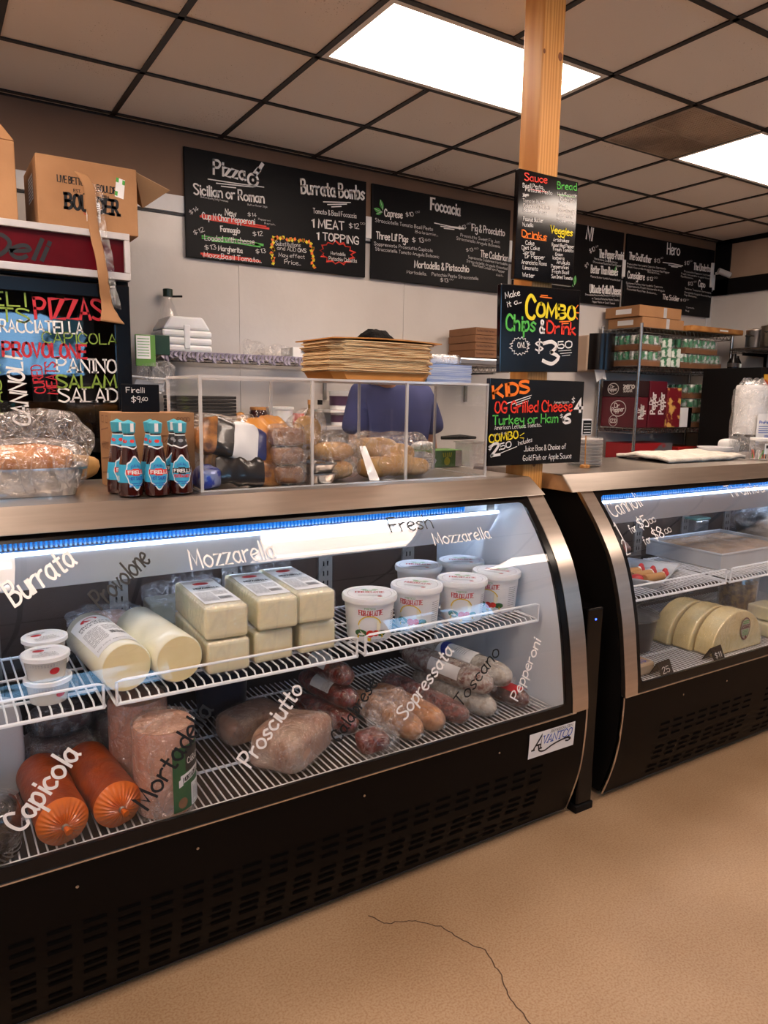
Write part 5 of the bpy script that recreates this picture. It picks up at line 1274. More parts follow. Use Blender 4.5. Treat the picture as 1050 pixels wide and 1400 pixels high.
M['blue_bag'] = mat('blue_plastic_sheet', '#8fa6dc', .35, col2='#d9e2f4', vscale=3, stretch=(2, 2, 200), contrast=(.42, .56), coat=.3)
t = thing('bag_stack', 'stack of blue plastic bags on the acrylic case beside the cardboard sheets', 'bag stack', (1.70, 2.33, 1.606))
mb = MB(); z = 1.607
while z < 1.672:
    dx = r.uniform(-.003, .003); mb.box((1.575+dx, 2.22, z), (1.782+dx, 2.43, z+.0035)); z += .0042
mb.build('bags', M['blue_bag'], t)
t = thing('tissue_pack', 'white plastic-wrapped pack on top of the blue bags', 'pack', (1.68, 2.33, z))
MB().blob((1.685, 2.33, z+.0185), (.075, .08, .018), .4, .15, 25, 2).build('pack', M['label_w'], t, smooth=60)
MB().blob((1.685, 2.33, z+.0195), (.08, .085, .02), .4, .2, 30, 3).build('film', M['bag'], t, smooth=60)
# behind the acrylic case
M['green_box'] = mat('green_box', '#5d8f3c', .5); M['yellow_sq'] = mat('yellow_print3', '#d8d83a', .5)
t = thing('glove_box', 'green and white carton of gloves behind the right end of the acrylic case', 'box', (1.83, 2.54, TZ))
b = MB().box((1.715, 2.495, TZ), (1.965, 2.60, TZ+.072)).build('carton', M['green_box'], t, bevel=.003)
f = plane_fn((1.715, 2.4942, TZ), (1, 0, 0), (0, 0, 1))
mb = MB(); mb.poly([f(.0, .002), f(.10, .002), f(.115, .03), f(.09, .06), f(.05, .07), f(0, .07)]); mb.box((1.93, 2.4935, TZ+.002), (1.964, 2.4945, TZ+.07)); mb.build('print', M['label_w'], b)
mb = MB(); oval(mb, lambda a, c_: f(a, c_)+V((0, -.0006, 0)), .17, .025, .016, .018, 10)
for q in range(5): ribbon(mb, [(.152+.009*q, .044), (.148+.011*q, .06)], .005, lambda a, c_: f(a, c_)+V((0, -.0006, 0)))
mb.build('print', M['yellow_sq'], b)
mb = MB(); lines_text(mb, lambda a, c_: f(.02+a, .02+c_)+V((0, -.0008, 0)), .07, .03, 3, r, .007); mb.build('print', M['ink_s'], b)
crumple('glove_bundle', 'white glove pulled half out of the green carton', (1.80, 2.55, TZ+.09), (.055, .035, .017), 5, 'label_w', 'glove', .8, .3)
t = thing('clear_bin', 'empty clear plastic food bin behind the Kids sign', 'bin', (2.05, 2.56, TZ))
# (stands on the counter behind the post)
mb = MB(); x0, x1, y0, y1, z0, z1 = 1.985, 2.09, 2.45, 2.57, TZ, TZ+.1
for a, b_ in (((x0, y0, z0), (x1, y0+.003, z1)), ((x0, y1-.003, z0), (x1, y1, z1)), ((x0, y0+.003, z0), (x0+.003, y1-.003, z1)), ((x1-.003, y0+.003, z0), (x1, y1-.003, z1)), ((x0, y0, z0), (x1, y1, z0+.003))): mb.box(a, b_)
mb.build('walls', M['clear'], t)
mb = MB()
for a, b_ in (((x0-.006, y0-.006, z1), (x1+.006, y0+.004, z1+.006)), ((x0-.006, y1-.004, z1), (x1+.006, y1+.006, z1+.006)), ((x0-.006, y0+.004, z1), (x0+.004, y1-.004, z1+.006)), ((x1-.004, y0+.004, z1), (x1+.006, y1-.004, z1+.006))): mb.box(a, b_)
mb.build('rim', M['acr_edge'], t)
tag(MB().tube([(1.93, 2.60, TZ+.118), (2.02, 2.585, TZ+.121), (2.10, 2.57, TZ+.118)], [.008, .012, .006]).build('dough_scraper', M['blackm'], loc=(2.02, 2.585, TZ+.11)), 'dark utensil handle resting across the clear bin', 'utensil')
# ================================================================== on the second case
t = thing('deli_container_stack', 'tall stack of nested clear deli containers behind the small chalk tag', 'container', (2.53, 2.31, TZ))
for k in range(17): MB().lathe((2.53, 2.32, TZ+.0075*k), [(.07, 0), (.079, .007), (.079, .0078)], 24).build('container', M['acr_edge'] if k % 2 else M['clear'], t, smooth=50)
t = thing('chalk_tag', 'tiny white-framed chalkboard tag on a wooden stick', 'sign', (2.45, 2.24, TZ))
MB().lathe((2.45, 2.24, TZ), [(.022, 0), (.022, .01), (.018, .012)], 16).build('base', M['pine'], t)
MB().tube([(2.45, 2.24, TZ+.012), (2.445, 2.24, TZ+.14)], .0028).build('stick', M['board'], t)
q = MB().box((2.413, 2.236, TZ+.14), (2.475, 2.244, TZ+.212)).build('frame', M['label_w'], t, bevel=.004)
MB().box((2.419, 2.2345, TZ+.147), (2.469, 2.236, TZ+.205)).build('board', M['chalk'], t)
mb = MB(); lines_text(mb, plane_fn((2.424, 2.2338, TZ+.15), (1, 0, 0), (0, 0, 1)), .04, .05, 4, r, .008); mb.build('lettering', M['ink_w'], t)
M['cloth'] = mat('white_towel', '#e9e0d4', .95, col2='#d8cdbf', vscale=30, bump=.5, bscale=150)
tag(MB().grid(lambda a, b: V((3.0+.62*a+.05*b, 2.22+.36*b, TZ+.012+.012*noise.noise(V((a*6, b*4, 1)))+.012*(1-abs(2*b-1)**4))), 30, 16).build('towel', M['cloth'], loc=(3.3, 2.4, TZ), solid=.018, smooth=60), 'folded white towel on the steel top of the right case', 'towel')
t = thing('plastic_plates', 'short stack of clear plastic lids beside the towel', 'lid stack', (3.75, 2.42, TZ))
for k in range(4): MB().lathe((3.73, 2.47, TZ+.012*k+.001), [(.085, 0), (.095, .01), (.095, .0118), (.001, .0118)], 26, cap=False).build('lid', M['milky'], t, smooth=50)
tag(MB().blob((3.90, 2.50, TZ+.045), (.05, .05, .043), .5, .05, 10, 2).build('foam_box', M['label_w'], loc=(3.9, 2.5, TZ), smooth=50), 'white foam box between the lids and the bagged cups', 'box')
t = thing('cup_sleeve', 'tall bag of white lids and cups standing on the right case', 'cup bag', (4.02, 2.38, TZ))
cx, cy = 3.93, 2.40
MB().lathe((cx, cy, TZ+.12), [(.085, 0), (.09, .02), (.09, .26), (.085, .27)], 26).build('cups', M['label_w'], t, smooth=50)
MB().grid(lambda a, b: V((cx+(.105+.02*noise.noise(V((math.cos(2*PI*a)*2, math.sin(2*PI*a)*2, b*6)))-.05*max(0, b-.85)/.15)*math.cos(2*PI*a), cy+(.1+.02*noise.noise(V((math.cos(2*PI*a)*2, math.sin(2*PI*a)*2, b*6+5)))-.05*max(0, b-.85)/.15)*math.sin(2*PI*a), TZ+.003+.42*b+.01*math.sin(9*a*PI)*b)), 44, 26, wrap=True).build('bag', M['bag'], t, smooth=60)
lb = MB().grid(lambda a, b: V((cx+.124*math.sin(-.75+.9*a), cy-.122*math.cos(-.75+.9*a), TZ+.085+.15*b)), 10, 3).build('label', M['label_w'], t, smooth=50)
h_ = lambda a, b: V((cx+.1255*math.sin(-.72+a/.12), cy-.1235*math.cos(-.72+a/.12), TZ+.085+b))
mb = MB(); write(mb, 'ProPak', lambda a, b: h_(.008+a, .098+b), .014, .2, fit=.055); lines_text(mb, lambda a, b: h_(.008+a, .045+b), .085, .045, 4, r, .008); barcode(mb, lambda a, b: h_(.04+a, .008+b), .03, .028, r); mb.build('print', M['ink_b'], lb)
t = thing('cup_stack', 'stack of clear cups behind the straw jars at the picture edge', 'cup', (4.22, 2.44, TZ))
for k in range(14): MB().lathe((4.19, 2.45, TZ+.0195*k), [(.055, 0), (.066, .018), (.066, .0192)], 20).build('cup', M['acr_edge'] if k % 2 else M['clear'], t, smooth=50)
cols = [M[k] for k in ('ink_r', 'ink_k', 'ink_o', 'ink_w', 'ink_g')]
for i, (x, y, s) in enumerate(((3.72, 2.21, 'white-topped jar of short straws with a small black label'), (3.93, 2.225, 'jar of long coloured straws at the picture edge'))):
    t = thing('straw_jar', s, 'jar', (x, y, TZ), 'straw jars')
    MB().lathe((x, y, TZ), [(.045, 0), (.048, .004), (.048, .1)], 22).build('jar', M['clear'], t, smooth=50)
    MB().lathe((x, y, TZ), [(.05, .1), (.05, .112), (.046, .113)], 22).build('lid', M['label_w'], t)
    rr = random.Random(i)
    for k in range(12):
        a = rr.uniform(0, 2*PI); q = rr.uniform(.01, .036); b_ = a+rr.uniform(-.6, .6)
        MB().tube([(x+q*math.cos(a), y+q*math.sin(a), TZ+.006), (x+q*math.cos(b_), y+q*math.sin(b_), TZ+(.05 if i == 0 else .095))], .003, 6).build('straw', cols[k % 5], t)
    lb = MB().grid(lambda a, b: V((x+.0485*math.sin(-.5+.9*a), y-.0485*math.cos(-.5+.9*a), TZ+.03+.055*b)), 8, 2).build('label', M['label_w'], t)
    mb = MB(); mb.grid(lambda a, b: V((x+.049*math.sin(-.35+.6*a), y-.049*math.cos(-.35+.6*a), TZ+.06+.016*b)), 6, 1); mb.build('print', M['ink_k'], lb)
# ================================================================== inside the second case
M['straw'] = mat('strawberry', '#d01c22', .35, col2='#a81018', vscale=60); M['cream'] = mat('cream', '#f6f2ea', .5); M['pastry'] = mat('pastry', '#c08a4c', .6)
M['pan_grey'] = mat('dull_aluminium', '#c3c5c9', .4, .25)
t = thing('baking_tray', 'small metal tray holding cannoli with strawberries', 'tray', (2.68, 2.03, .772))
Tt = lambda a, b, q: V((2.70+math.cos(.47)*a-math.sin(.47)*b, 2.085+math.sin(.47)*a+math.cos(.47)*b, .772+q))
q = [(-.21, -.115), (.21, -.115), (.21, .115), (-.21, .115)]; p = [(-.19, -.095), (.19, -.095), (.19, .095), (-.19, .095)]
mb = MB().poly([Tt(*a, .001) for a in p])
for i in range(4): j = (i+1) % 4; mb.add([Tt(*p[i], .001), Tt(*p[j], .001), Tt(*q[j], .03), Tt(*q[i], .03)], [(0, 1, 2, 3)])
mb.tube([Tt(*a, .03) for a in q], .004, closed=True); mb.build('tray', M['pan_grey'], t, solid=.0015)
M['paper_w'] = M['label_w']
z_ = .775
for i in range(3):
    c_ = Tt(-.10+.02*i, -.06+.055*i, 0); cx, y = c_.x, c_.y
    t = thing('cannoli', 'cannoli dipped in strawberries, %s on the metal tray' % ('front one', 'middle one', 'rear one')[i], 'pastry', (cx, y, .775), 'cannoli')
    MB().cyl((cx-.06, y, z_+.022), (cx+.06, y, z_+.022), .018, n=14).build('shell', M['pastry'], t, smooth=50)
    MB().blob((cx+.062, y, z_+.024), (.018, .017, .017), 1, .2, 40, i).build('cream', M['cream'], t, smooth=60)
    for k in range(2): MB().blob((cx+.074+.014*k, y-.008+.016*k, z_+.028+.006*k), (.014, .012, .018), 1, .1, 40, k).build('strawberry', M['straw'], t, smooth=60)
tag(MB().blob(Tt(-.15, .0, .022), (.03, .03, .018), .8, .2, 30, 2).build('strawberry_pile', M['straw'], loc=Tt(-.15, .0, .003), smooth=60), 'sliced red strawberries at the left end of the cannoli tray', 'strawberry', kind='stuff')
M['tira'] = mat('cocoa_top', '#c09a76', .6, col2='#94704e', vscale=12, contrast=(.3, .7))
t = thing('cake_pan', 'large deep foil pan of cocoa-topped cake under film', 'cake pan', (3.42, 2.27, .772))
T = lambda a, b, q: V((3.12+.62*a, 1.985+.42*b, .774+q*.85))
mb = MB()
for A, B in (((0, 0), (1, 0)), ((1, 0), (1, 1)), ((1, 1), (0, 1)), ((0, 1), (0, 0))):
    for k in range(1): mb.add([T(*A, 0), T(*B, 0), T(*B, .085), T(*A, .085)], [(0, 1, 2, 3)])
mb.poly([T(0, 0, 0), T(1, 0, 0), T(1, 1, 0), T(0, 1, 0)]); mb.tube([T(0, 0, .085), T(1, 0, .085), T(1, 1, .085), T(0, 1, .085)], .006, closed=True)
mb.build('pan', M['pan_grey'], t, solid=.002)
MB().grid(lambda a, b: T(.015+.97*a, .02+.96*b, .072+.004*noise.noise(V((a*9, b*9, 0)))), 20, 14).build('cake', M['tira'], t)
MB().grid(lambda a, b: T(a, b, .088+.004*noise.noise(V((a*7, b*7, 3)))), 20, 14).build('film', M['film'], t)
t = thing('foil_bowl', 'film-covered foil bowl behind the cake pan', 'bowl', (3.95, 2.3, .772))
MB().lathe((3.92, 2.28, .773), [(.08, 0), (.10, .02), (.13, .11), (.135, .112)], 30, cap=False).build('bowl', M['foil'], t, smooth=40)
MB().blob((3.92, 2.28, .9), (.125, .125, .05), .8, .2, 16, 4).build('filling', M['foil'], t, smooth=60)
MB().blob((3.92, 2.28, .905), (.14, .14, .07), .7, .2, 18, 4).build('film', M['bag'], t, smooth=60)
t = thing('pastry_tray', 'tray of reddish pastries at the back behind the Cannoli writing', 'tray', (2.95, 2.42, .775))
MB().box((2.66, 2.36, .775), (3.03, 2.52, .787)).build('tray', M['dark_liner'], t)
for k in range(6): MB().blob((2.71+.055*k, 2.43+.02*(k % 2), .815), (.03, .05, .026), .9, .3, 30, k).build('pastry', M['salami_skin'] if k % 2 else M['cala'], t, smooth=60)
t = thing('plastic_tub', 'small clear greenish tub at the back beside the cake pan', 'tub', (3.85, 2.5, .775))
MB().box((3.60, 2.46, .775), (3.72, 2.53, .90)).build('tub', M['clear'], t, bevel=.01)
MB().box((3.595, 2.455, .90), (3.725, 2.535, .912)).build('lid', mat('green_lid', '#5b8a80', .4), t, bevel=.004)
t = thing('steel_pot', 'dark steel pot with a clear lid at the left of the lower deck', 'pot', (2.66, 2.1, DK))
MB().lathe((2.62, 2.12, DK), [(.11, 0), (.13, .01), (.15, .15), (.156, .152)], 34).build('pot', M['steel_dark'] if 'steel_dark' in M else M.setdefault('steel_dark', mat('dark_steel', '#55555a', .3, .9)), t, smooth=40)
MB().lathe((2.62, 2.12, DK), [(.157, .152), (.159, .162), (.12, .172), (.0005, .174)], 34, cap=False).build('lid', M['clear'], t, smooth=40)
M['rind'] = mat('cheese_rind', '#f4e2aa', .4, col2='#eed595', vscale=8, coat=.3); M['rindface'] = mat('cheese_face', '#eedaa4', .5, col2='#e6cd90', vscale=10)
for i in range(3):
    rad = .188
    t = thing('half_cheese', ('half cheese wheel with an oval label, front one of three', 'half cheese wheel in the middle of the three', 'half cheese wheel at the back, next to the steel pot')[i], 'cheese', (3.035, 1.86+.098*i, DK), 'half cheese wheels')
    base = V((3.035-.02*i, 1.818+.098*i, DK+.012)); ax = V((0, -1, 0)); sd = V((1, 0, 0))
    poly_ = [(rad*math.cos(q*PI/20), rad*math.sin(q*PI/20)*.92) for q in range(21)]+[(-rad*.98, -.01), (rad*.98, -.01)]
    fn = lambda a, b, q: base+sd*a+V((0, 0, b))-ax*q
    MB().prism(poly_, fn, 0, .088).build('wedge', M['rind'], t, bevel=.006)
    MB().poly([fn(a*.97, b*.97+.001, -.0012) for a, b in poly_]).build('cut_face', M['rindface'], t)
    MB().prism([(a*1.02, b*1.02) for a, b in poly_], fn, -.003, .0905).build('wrap', M['wrap'], t, bevel=.008)
    if i == 0:
        k = lambda a, b, e=0: base+sd*(a+.045)+V((0, 0, b+.085))+ax*(.0045+e)
        ov = lambda s: [(s*.037*math.cos(q)*(1+.12*math.sin(q)), s*.052*math.sin(q)) for q in [2*PI*j/26 for j in range(26)]]
        lb = MB().poly([k(a, b) for a, b in ov(1)]).build('label', M['ink_m'], t)
        MB().poly([k(a, b, .0006) for a, b in ov(.9)]).build('label_field', M['label_grey'] if 'label_grey' in M else M.setdefault('label_grey', mat('label_grey', '#b5aa94', .5)), lb)
        mb = MB(); write(mb, 'ASIAGO', lambda a, b: k(a-.03, b+.002+.08*a*a, .0012), .016, .22, fit=.06, serif=True); oval(mb, lambda a, b: k(a, b, .0012), .004, -.038, .006, .007, 10); mb.build('print', M['ink_m'], lb)
        mb = MB(); lines_text(mb, lambda a, b: k(a-.022, b-.03, .0012), .045, .028, 4, r, .006); lines_text(mb, lambda a, b: k(a-.02, b+.024, .0012), .04, .018, 2, r, .008); mb.build('print', M['leaf'], lb)
def tent(label, x, y, rz, txt):
    t = local(thing('price_tag', label, 'price tag', (x, y, DK), 'price tags', rz))
    c = MB().prism([(0, 0), (.002, 0), (.028, .058), (.026, .058)], lambda a, b, q: V((q, a, b)), 0, .088).build('card', M['chalk'], t)
    MB().prism([(.026, .058), (.028, .058), (.06, 0), (.058, 0)], lambda a, b, q: V((q, a, b)), 0, .088).build('back', M['chalk'], t)
    d = V((0, .026, .058)).normalized(); mb = MB(); write(mb, txt, lambda a, b: V((.018+a, 0, 0))+d*(.016+b)+V((0, -.0008, 0)), .024, .1, fit=.05); mb.build('lettering', M['ink_w'], c)
tent('small black price tag reading 25 beside the wrapped package', 2.45, 1.768, .1, '25'); tent('small black price tag with a chalk price in front of the cheese wheels', 2.80, 1.768, .1, '$11')
t = thing('wrapped_package', 'small brown wrapped package at the left corner of the right case', 'package', (2.38, 1.87, DK))
MB().box((2.27, 1.82, DK+.001), (2.47, 1.90, DK+.055)).build('package', M['tan'] if 'tan' in M else M.setdefault('tan', mat('tan_wrap', '#b59a7c', .5)), t, bevel=.012)
mb = MB(); write(mb, 'GRANA', plane_fn((2.34, 1.83, DK+.0556), (1, 0, 0), (0, 1, 0)), .03, .16, fit=.1); mb.build('print', M['navy_print'], t)
t = thing('wire_divider', 'grey wire mesh shelf leaning at the back of the right case', 'wire shelf', (3.25, 2.45, DK))
mb = MB()
for k in range(26): mb.tube([(2.9+.03*k, 2.5, DK+.02), (2.9+.03*k, 2.52, DK+.22)], .0025, 5)
mb.tube([(2.88, 2.52, DK+.22), (3.68, 2.52, DK+.22)], .005); mb.tube([(2.88, 2.5, DK+.02), (3.68, 2.5, DK+.02)], .005); mb.build('wire_shelf', M['chrome'], t)
t = thing('olive_jar', 'large jar of dark pickled vegetables at the picture edge', 'jar', (3.42, 2.05, DK))
MB().lathe((3.50, 2.12, DK), [(.09, 0), (.095, .01), (.095, .22), (.08, .25)], 30).build('jar', M['clear'], t, smooth=50)
M['olives'] = mat('pickles', '#8a6a2a', .3, col2='#4a2a16', vscale=40, contrast=(.4, .6))
MB().lathe((3.50, 2.12, DK), [(.085, .006), (.09, .2), (.001, .21)], 30, cap=False).build('pickles', M['olives'], t, smooth=50)
MB().lathe((3.50, 2.12, DK), [(.084, .25), (.084, .268), (.001, .27)], 24, cap=False).build('lid', M['dark_liner'], t)
for k, (x, y, z, s) in enumerate(((3.33, 1.83, .0, 'lower pale cheese wedge at the picture edge'), (3.36, 1.86, .07, 'upper pale cheese wedge at the picture edge'))):
    t = thing('cheese_wedge', s, 'cheese', (x, y, DK+z), 'cheese wedges')
    MB().box((x, y, DK+z+.001), (x+.14, y+.12, DK+z+.066)).build('cheese', M['cheese'], t, bevel=.008)
    MB().box((x-.002, y-.002, DK+z), (x+.142, y+.122, DK+z+.068)).build('wrap', M['wrap'], t, bevel=.009)
# ================================================================== fridge at the left
FY = 3.6
t = thing('drink_fridge', 'tall black glass-door fridge with a dark red Deli header', 'fridge', (.30, 4.0, 0))
fx0, fx1 = -.42, .862
mb = MB().box((fx0, FY+.06, .02), (fx0+.05, 4.38, 2.265)).box((fx1-.05, FY+.06, .02), (fx1, 4.38, 2.265)).box((fx0+.05, 4.33, .02), (fx1-.05, 4.38, 2.265)).box((fx0+.05, FY+.06, .02), (fx1-.05, 4.33, .12)).box((fx0+.05, FY+.06, 2.05), (fx1-.05, 4.33, 2.265))
mb.build('cabinet', M['blackm'], t, bevel=.004)
MB().box((fx0+.05, 4.31, .12), (fx1-.05, 4.33, 2.05)).build('back_liner', M['dark_liner'], t)
h = MB().box((fx0+.02, FY+.02, 2.095), (fx1-.025, FY+.055, 2.24)).build('header_panel', M['maroon'] if 'maroon' in M else M.setdefault('maroon', mat('maroon_gloss', '#56040f', .4, col2='#4c030c', spec=.12)), t)
mb = MB()
for a, b in (((fx0, 2.062), (fx1, 2.095)), ((fx0, 2.24), (fx1, 2.27)), ((fx1-.025, 2.095), (fx1, 2.24)), ((fx0, 2.095), (fx0+.02, 2.24))): mb.box((a[0], FY, a[1]), (b[0], FY+.058, b[1]))
mb.build('header_frame', M['silver'] if 'silver' in M else M.setdefault('silver', mat('silver_frame', '#cfc9c6', .35, .3)), t, bevel=.003)
mb = MB(); write(mb, 'Deli', plane_fn((.265, FY+.0185, 2.118), (1, 0, 0), (0, 0, 1)), .085, .2, fit=.225, slant=.3); mb.build('header_lettering', M['ink_k'], h)
mb = MB()
for a, b in (((fx0+.02, .1), (fx0+.09, 2.04)), ((fx1-.075, .1), (fx1-.008, 2.04)), ((fx0+.09, 1.975), (fx1-.075, 2.04)), ((fx0+.09, .1), (fx1-.075, .17)), ((.12, .17), (.20, 1.975))): mb.box((a[0], FY+.01, a[1]), (b[0], FY+.055, b[1]))
mb.build('door_frame', M['black'], t, bevel=.005)
dg = MB().box((fx0+.09, FY+.025, .17), (fx1-.075, FY+.031, 1.975)).build('door_glass', M['door_glass'], t)
dy = FY+.0235
def doorw(txt, x0, z0, x1, z1, hh, ink, wt=.2, serif=False, slant=0):
    d = V((x1-x0, z1-z0)); L_ = d.length; d.normalize(); mb = MB()
    write(mb, txt, lambda a, b: V((x0+d.x*a-d.y*b, dy, z0+d.y*a+d.x*b)), hh, wt, fit=L_, serif=serif, slant=slant); mb.build('door_lettering', M['ink_'+ink], dg)
for a in (('PIZZAS', .452, 1.868, .735, 1.882, .085, 'dr', .15), ('DELI', .20, 1.91, .415, 1.915, .055, 'lg', .14), ('CUTS', .19, 1.845, .425, 1.848, .055, 'lg', .14), ('STRACCIATELLA', .24, 1.80, .645, 1.812, .05, 'w', .15), ('CAPICOLA', .475, 1.765, .79, 1.772, .045, 'lg', .12),
          ('PROVOLONE', .315, 1.70, .655, 1.703, .058, 'dr', .2), ('PANINO', .528, 1.64, .785, 1.642, .058, 'w', .14, True), ('SALAMI', .525, 1.567, .80, 1.575, .055, 'lg', .17), ('SALADS', .53, 1.505, .84, 1.51, .058, 'w', .14, True),
          ('CANNOLI', .405, 1.40, .385, 1.69, .062, 'w', .17, False, .2), ('CURED', .475, 1.545, .462, 1.665, .042, 'dr', .12), ('MEATS', .525, 1.54, .52, 1.68, .042, 'dr', .14), ('PASTA', .30, 1.45, .298, 1.70, .03, 'lg', .2)): doorw(*a)
mb = MB()
for z in (.5, .85, 1.2, 1.5, 1.8):
    mb.box((fx0+.06, FY+.12, z-.012), (fx1-.06, 4.3, z))
mb.build('shelf', M['dark_liner'], t)
cc = ['#e9e7e2', '#8a2a22', '#d8d6d0', '#4a5a3a', '#b9b4ae', '#c9a24a']
for k, z in enumerate((1.5, 1.8)):
    for j in range(5):
        x = .27+.105*j; hgt = (.17, .2)[k]
        tag(MB().lathe((x, FY+.2, z), [(.036, 0), (.038, .01), (.038, hgt*.6), (.018, hgt*.85), (.018, hgt)], 14).build('bottle', M.setdefault('fr%d' % ((j+k*2) % 6), mat('fridge_item', cc[(j+k*2) % 6], .4)), loc=(x, FY+.2, z), smooth=50), 'bottle on the %s fridge shelf behind the glass door, %s' % (('lower', 'upper')[k], ('white', 'dark red', 'pale', 'green', 'grey', 'yellow')[(j+k*2) % 6]), 'bottle', 'bottles in the fridge')
MB().box((fx1-.085, FY-.03, .9), (fx1-.06, FY+.01, 1.25)).build('door_handle', M['black'], t, bevel=.004)
# boxes on the fridge
t = thing('carton_box', 'brown carton printed with a mountain mark on top of the fridge', 'box', (.69, 3.75, 2.268))
bx0, bx1, by0, by1, bz0, bz1 = .486, .912, 3.64, 4.05, 2.27, 2.565
sh = lambda x, y, z: V((x, y+.0*(x-bx0), z))
b = MB().box((bx0, by0, bz0), (bx1, by1, bz1)).build('carton', M['card'], t, bevel=.004)
f = plane_fn((bx0, by0-.0008, bz0), (1, 0, 0), (0, 0, 1)); fk = plane_fn((bx0, by0-.0012, bz0), (1, 0, 0), (0, 0, 1))
mb = MB(); write(mb, 'LIVE BETTER', lambda a, c: f(.085+a, .19+c), .028, .15, fit=.12); write(mb, 'BOULDER.', lambda a, c: f(.25+a, .175+c), .028, .15, fit=.10)
write(mb, 'BOULDER', lambda a, c: f(.115+a, .085+c), .06, .22, fit=.225, serif=True); write(mb, 'EST.', lambda a, c: f(.15+a, .157+c), .012, .18, fit=.03); write(mb, '1984', lambda a, c: f(.27+a, .15+c), .012, .18, fit=.03)
mb.poly([f(.185, .152), f(.215, .175), f(.235, .165), f(.25, .153)]); mb.build('print', M['ink_k'], b)
mb = MB(); write(mb, 'C', lambda a, c: f(.19+a, .068+c), .012, .2, fit=.01); mb.build('print', M['ink_dr'], b)
lb = MB().poly([fk(.20, .04), fk(.26, .04), fk(.26, .125), fk(.20, .125)]).build('sticker', M['label_w'], b); r = random.Random(9)
mb = MB(); barcode(mb, lambda a, c: fk(.205+a, .045+c)+V((0, -.0005, 0)), .05, .025, r); lines_text(mb, lambda a, c: fk(.205+a, .075+c)+V((0, -.0005, 0)), .05, .045, 5, r, .007); mb.build('sticker_print', M['ink_k'], lb)
T2 = lambda a, c: fk(.325+a*.97+c*.12, .165+c*.98-a*.2)
lb = MB().poly([T2(0, 0), T2(.04, 0), T2(.04, .085), T2(0, .085)]).build('sticker', M['label_w'], b)
mb = MB()
for a, c in ((.0, .065), (.028, .062), (.0, .005)): mb.poly([T2(a, c)+V((0, -.0005, 0)), T2(a+.012, c)+V((0, -.0005, 0)), T2(a+.012, c+.02)+V((0, -.0005, 0)), T2(a, c+.02)+V((0, -.0005, 0))])
mb.build('sticker_print', M['leaf'], lb)
fs = lambda a, c: V((bx0-.001, by1-.05-a, bz0+c))
lb = MB().poly([fs(.1, .13), fs(.25, .13), fs(.25, .24), fs(.1, .24)]).build('sticker', M['label_w'], b); mb = MB(); lines_text(mb, lambda a, c: fs(.11+a, .135+c)+V((-.0005, 0, 0)), .13, .1, 7, r, .01); mb.build('sticker_print', M['ink_k'], lb)
MB().add([(bx1, by0+.02, bz1-.004), (bx1+.17, by0+.06, bz1-.05), (bx1+.05, by0+.1, bz1-.14), (bx1, by0+.34, bz1-.004)], [(0, 1, 2, 3)]).build('flap', M['cardi'], t, solid=.005)
MB().box((bx0+.005, by0+.005, bz1-.001), (bx1-.005, by1-.005, bz1+.002)).build('top_flap', M['cardi'], t)
t = thing('torn_cardboard_strip', 'long torn cardboard strip with tape hanging from the carton over the fridge door', 'cardboard strip', (.72, 3.59, 2.5))
pth = [(.66, 2.50), (.69, 2.44), (.70, 2.35), (.71, 2.25), (.725, 2.15), (.735, 2.05), (.745, 1.98), (.755, 1.92), (.765, 1.87)]
pth = smooth_line(pth, 4); wd = lambda v: (.058-.012*math.sin(PI*v)) if v < .82 else .05+.06*(v-.82)/.18
MB().grid(lambda a, c: (lambda i: V((pth[i][0]+(a-.5)*wd(c)*1.0+.004*noise.noise(V((a*3, c*20, 0))), 3.585-.012*math.sin(c*14)+.01*(a-.5), pth[i][1]-.008*a)))(min(int(c*(len(pth)-1)+.5), len(pth)-1)), 6, 32).build('cardboard', M['card'], t, solid=.003, smooth=60)
MB().grid(lambda a, c: (lambda i: V((pth[i][0]+.018+a*.035, 3.578-.014*math.sin(c*14+1), pth[i][1]-.008*a)))(min(int((.1+.75*c)*(len(pth)-1)+.5), len(pth)-1)), 4, 30).build('tape', M['bag'], t, smooth=60)
t = thing('carton_box', 'plain brown carton beside the printed one, cut by the left picture edge', 'box', (.2, 3.75, 2.268))
b = MB().box((-.05, 3.62, 2.27), (.405, 4.05, 2.59)).build('carton', M['card'], t, bevel=.004)
MB().add([(-.05, 3.62, 2.59), (.405, 3.62, 2.59), (.36, 3.66, 2.66), (-.05, 3.66, 2.67)], [(0, 1, 2, 3)]).build('flap', M['card'], t, solid=.005)

# ================================================================== wall shelf and things on it
def wire_shelf(mb, x0, x1, y0, y1, z, step=.03, hgt=.035):
    q = x0
    while q < x1: mb.tube([(q, y0, z), (q, y1, z)], .002, 5); q += step
    for y in (y0, y1):
        mb.tube([(x0, y, z), (x1, y, z)], .003, 6); mb.tube([(x0, y, z-hgt), (x1, y, z-hgt)], .003, 6)
        n = int((x1-x0)/.05); mb.tube([(x0+(x1-x0)*i/(2*n), y, z-hgt*(i % 2)) for i in range(2*n+1)], .0022, 5)
    for x in (x0, x1):
        mb.tube([(x, y0, z), (x, y1, z)], .003, 6); mb.tube([(x, y0, z-hgt), (x, y1, z-hgt)], .003, 6)
        n = max(2, int((y1-y0)/.06)); mb.tube([(x, y0+(y1-y0)*i/(2*n), z-hgt*(i % 2)) for i in range(2*n+1)], .0022, 5)
WZ = 1.775
t = thing('wall_shelf', 'long wire shelf on the back wall under the menu boards', 'shelf', (2.3, 4.2, 1.5))
mb = MB(); wire_shelf(mb, 1.1, 3.6, 4.06, 4.41, WZ); mb.build('wire_shelf', M['chrome'], t)
mb = MB()
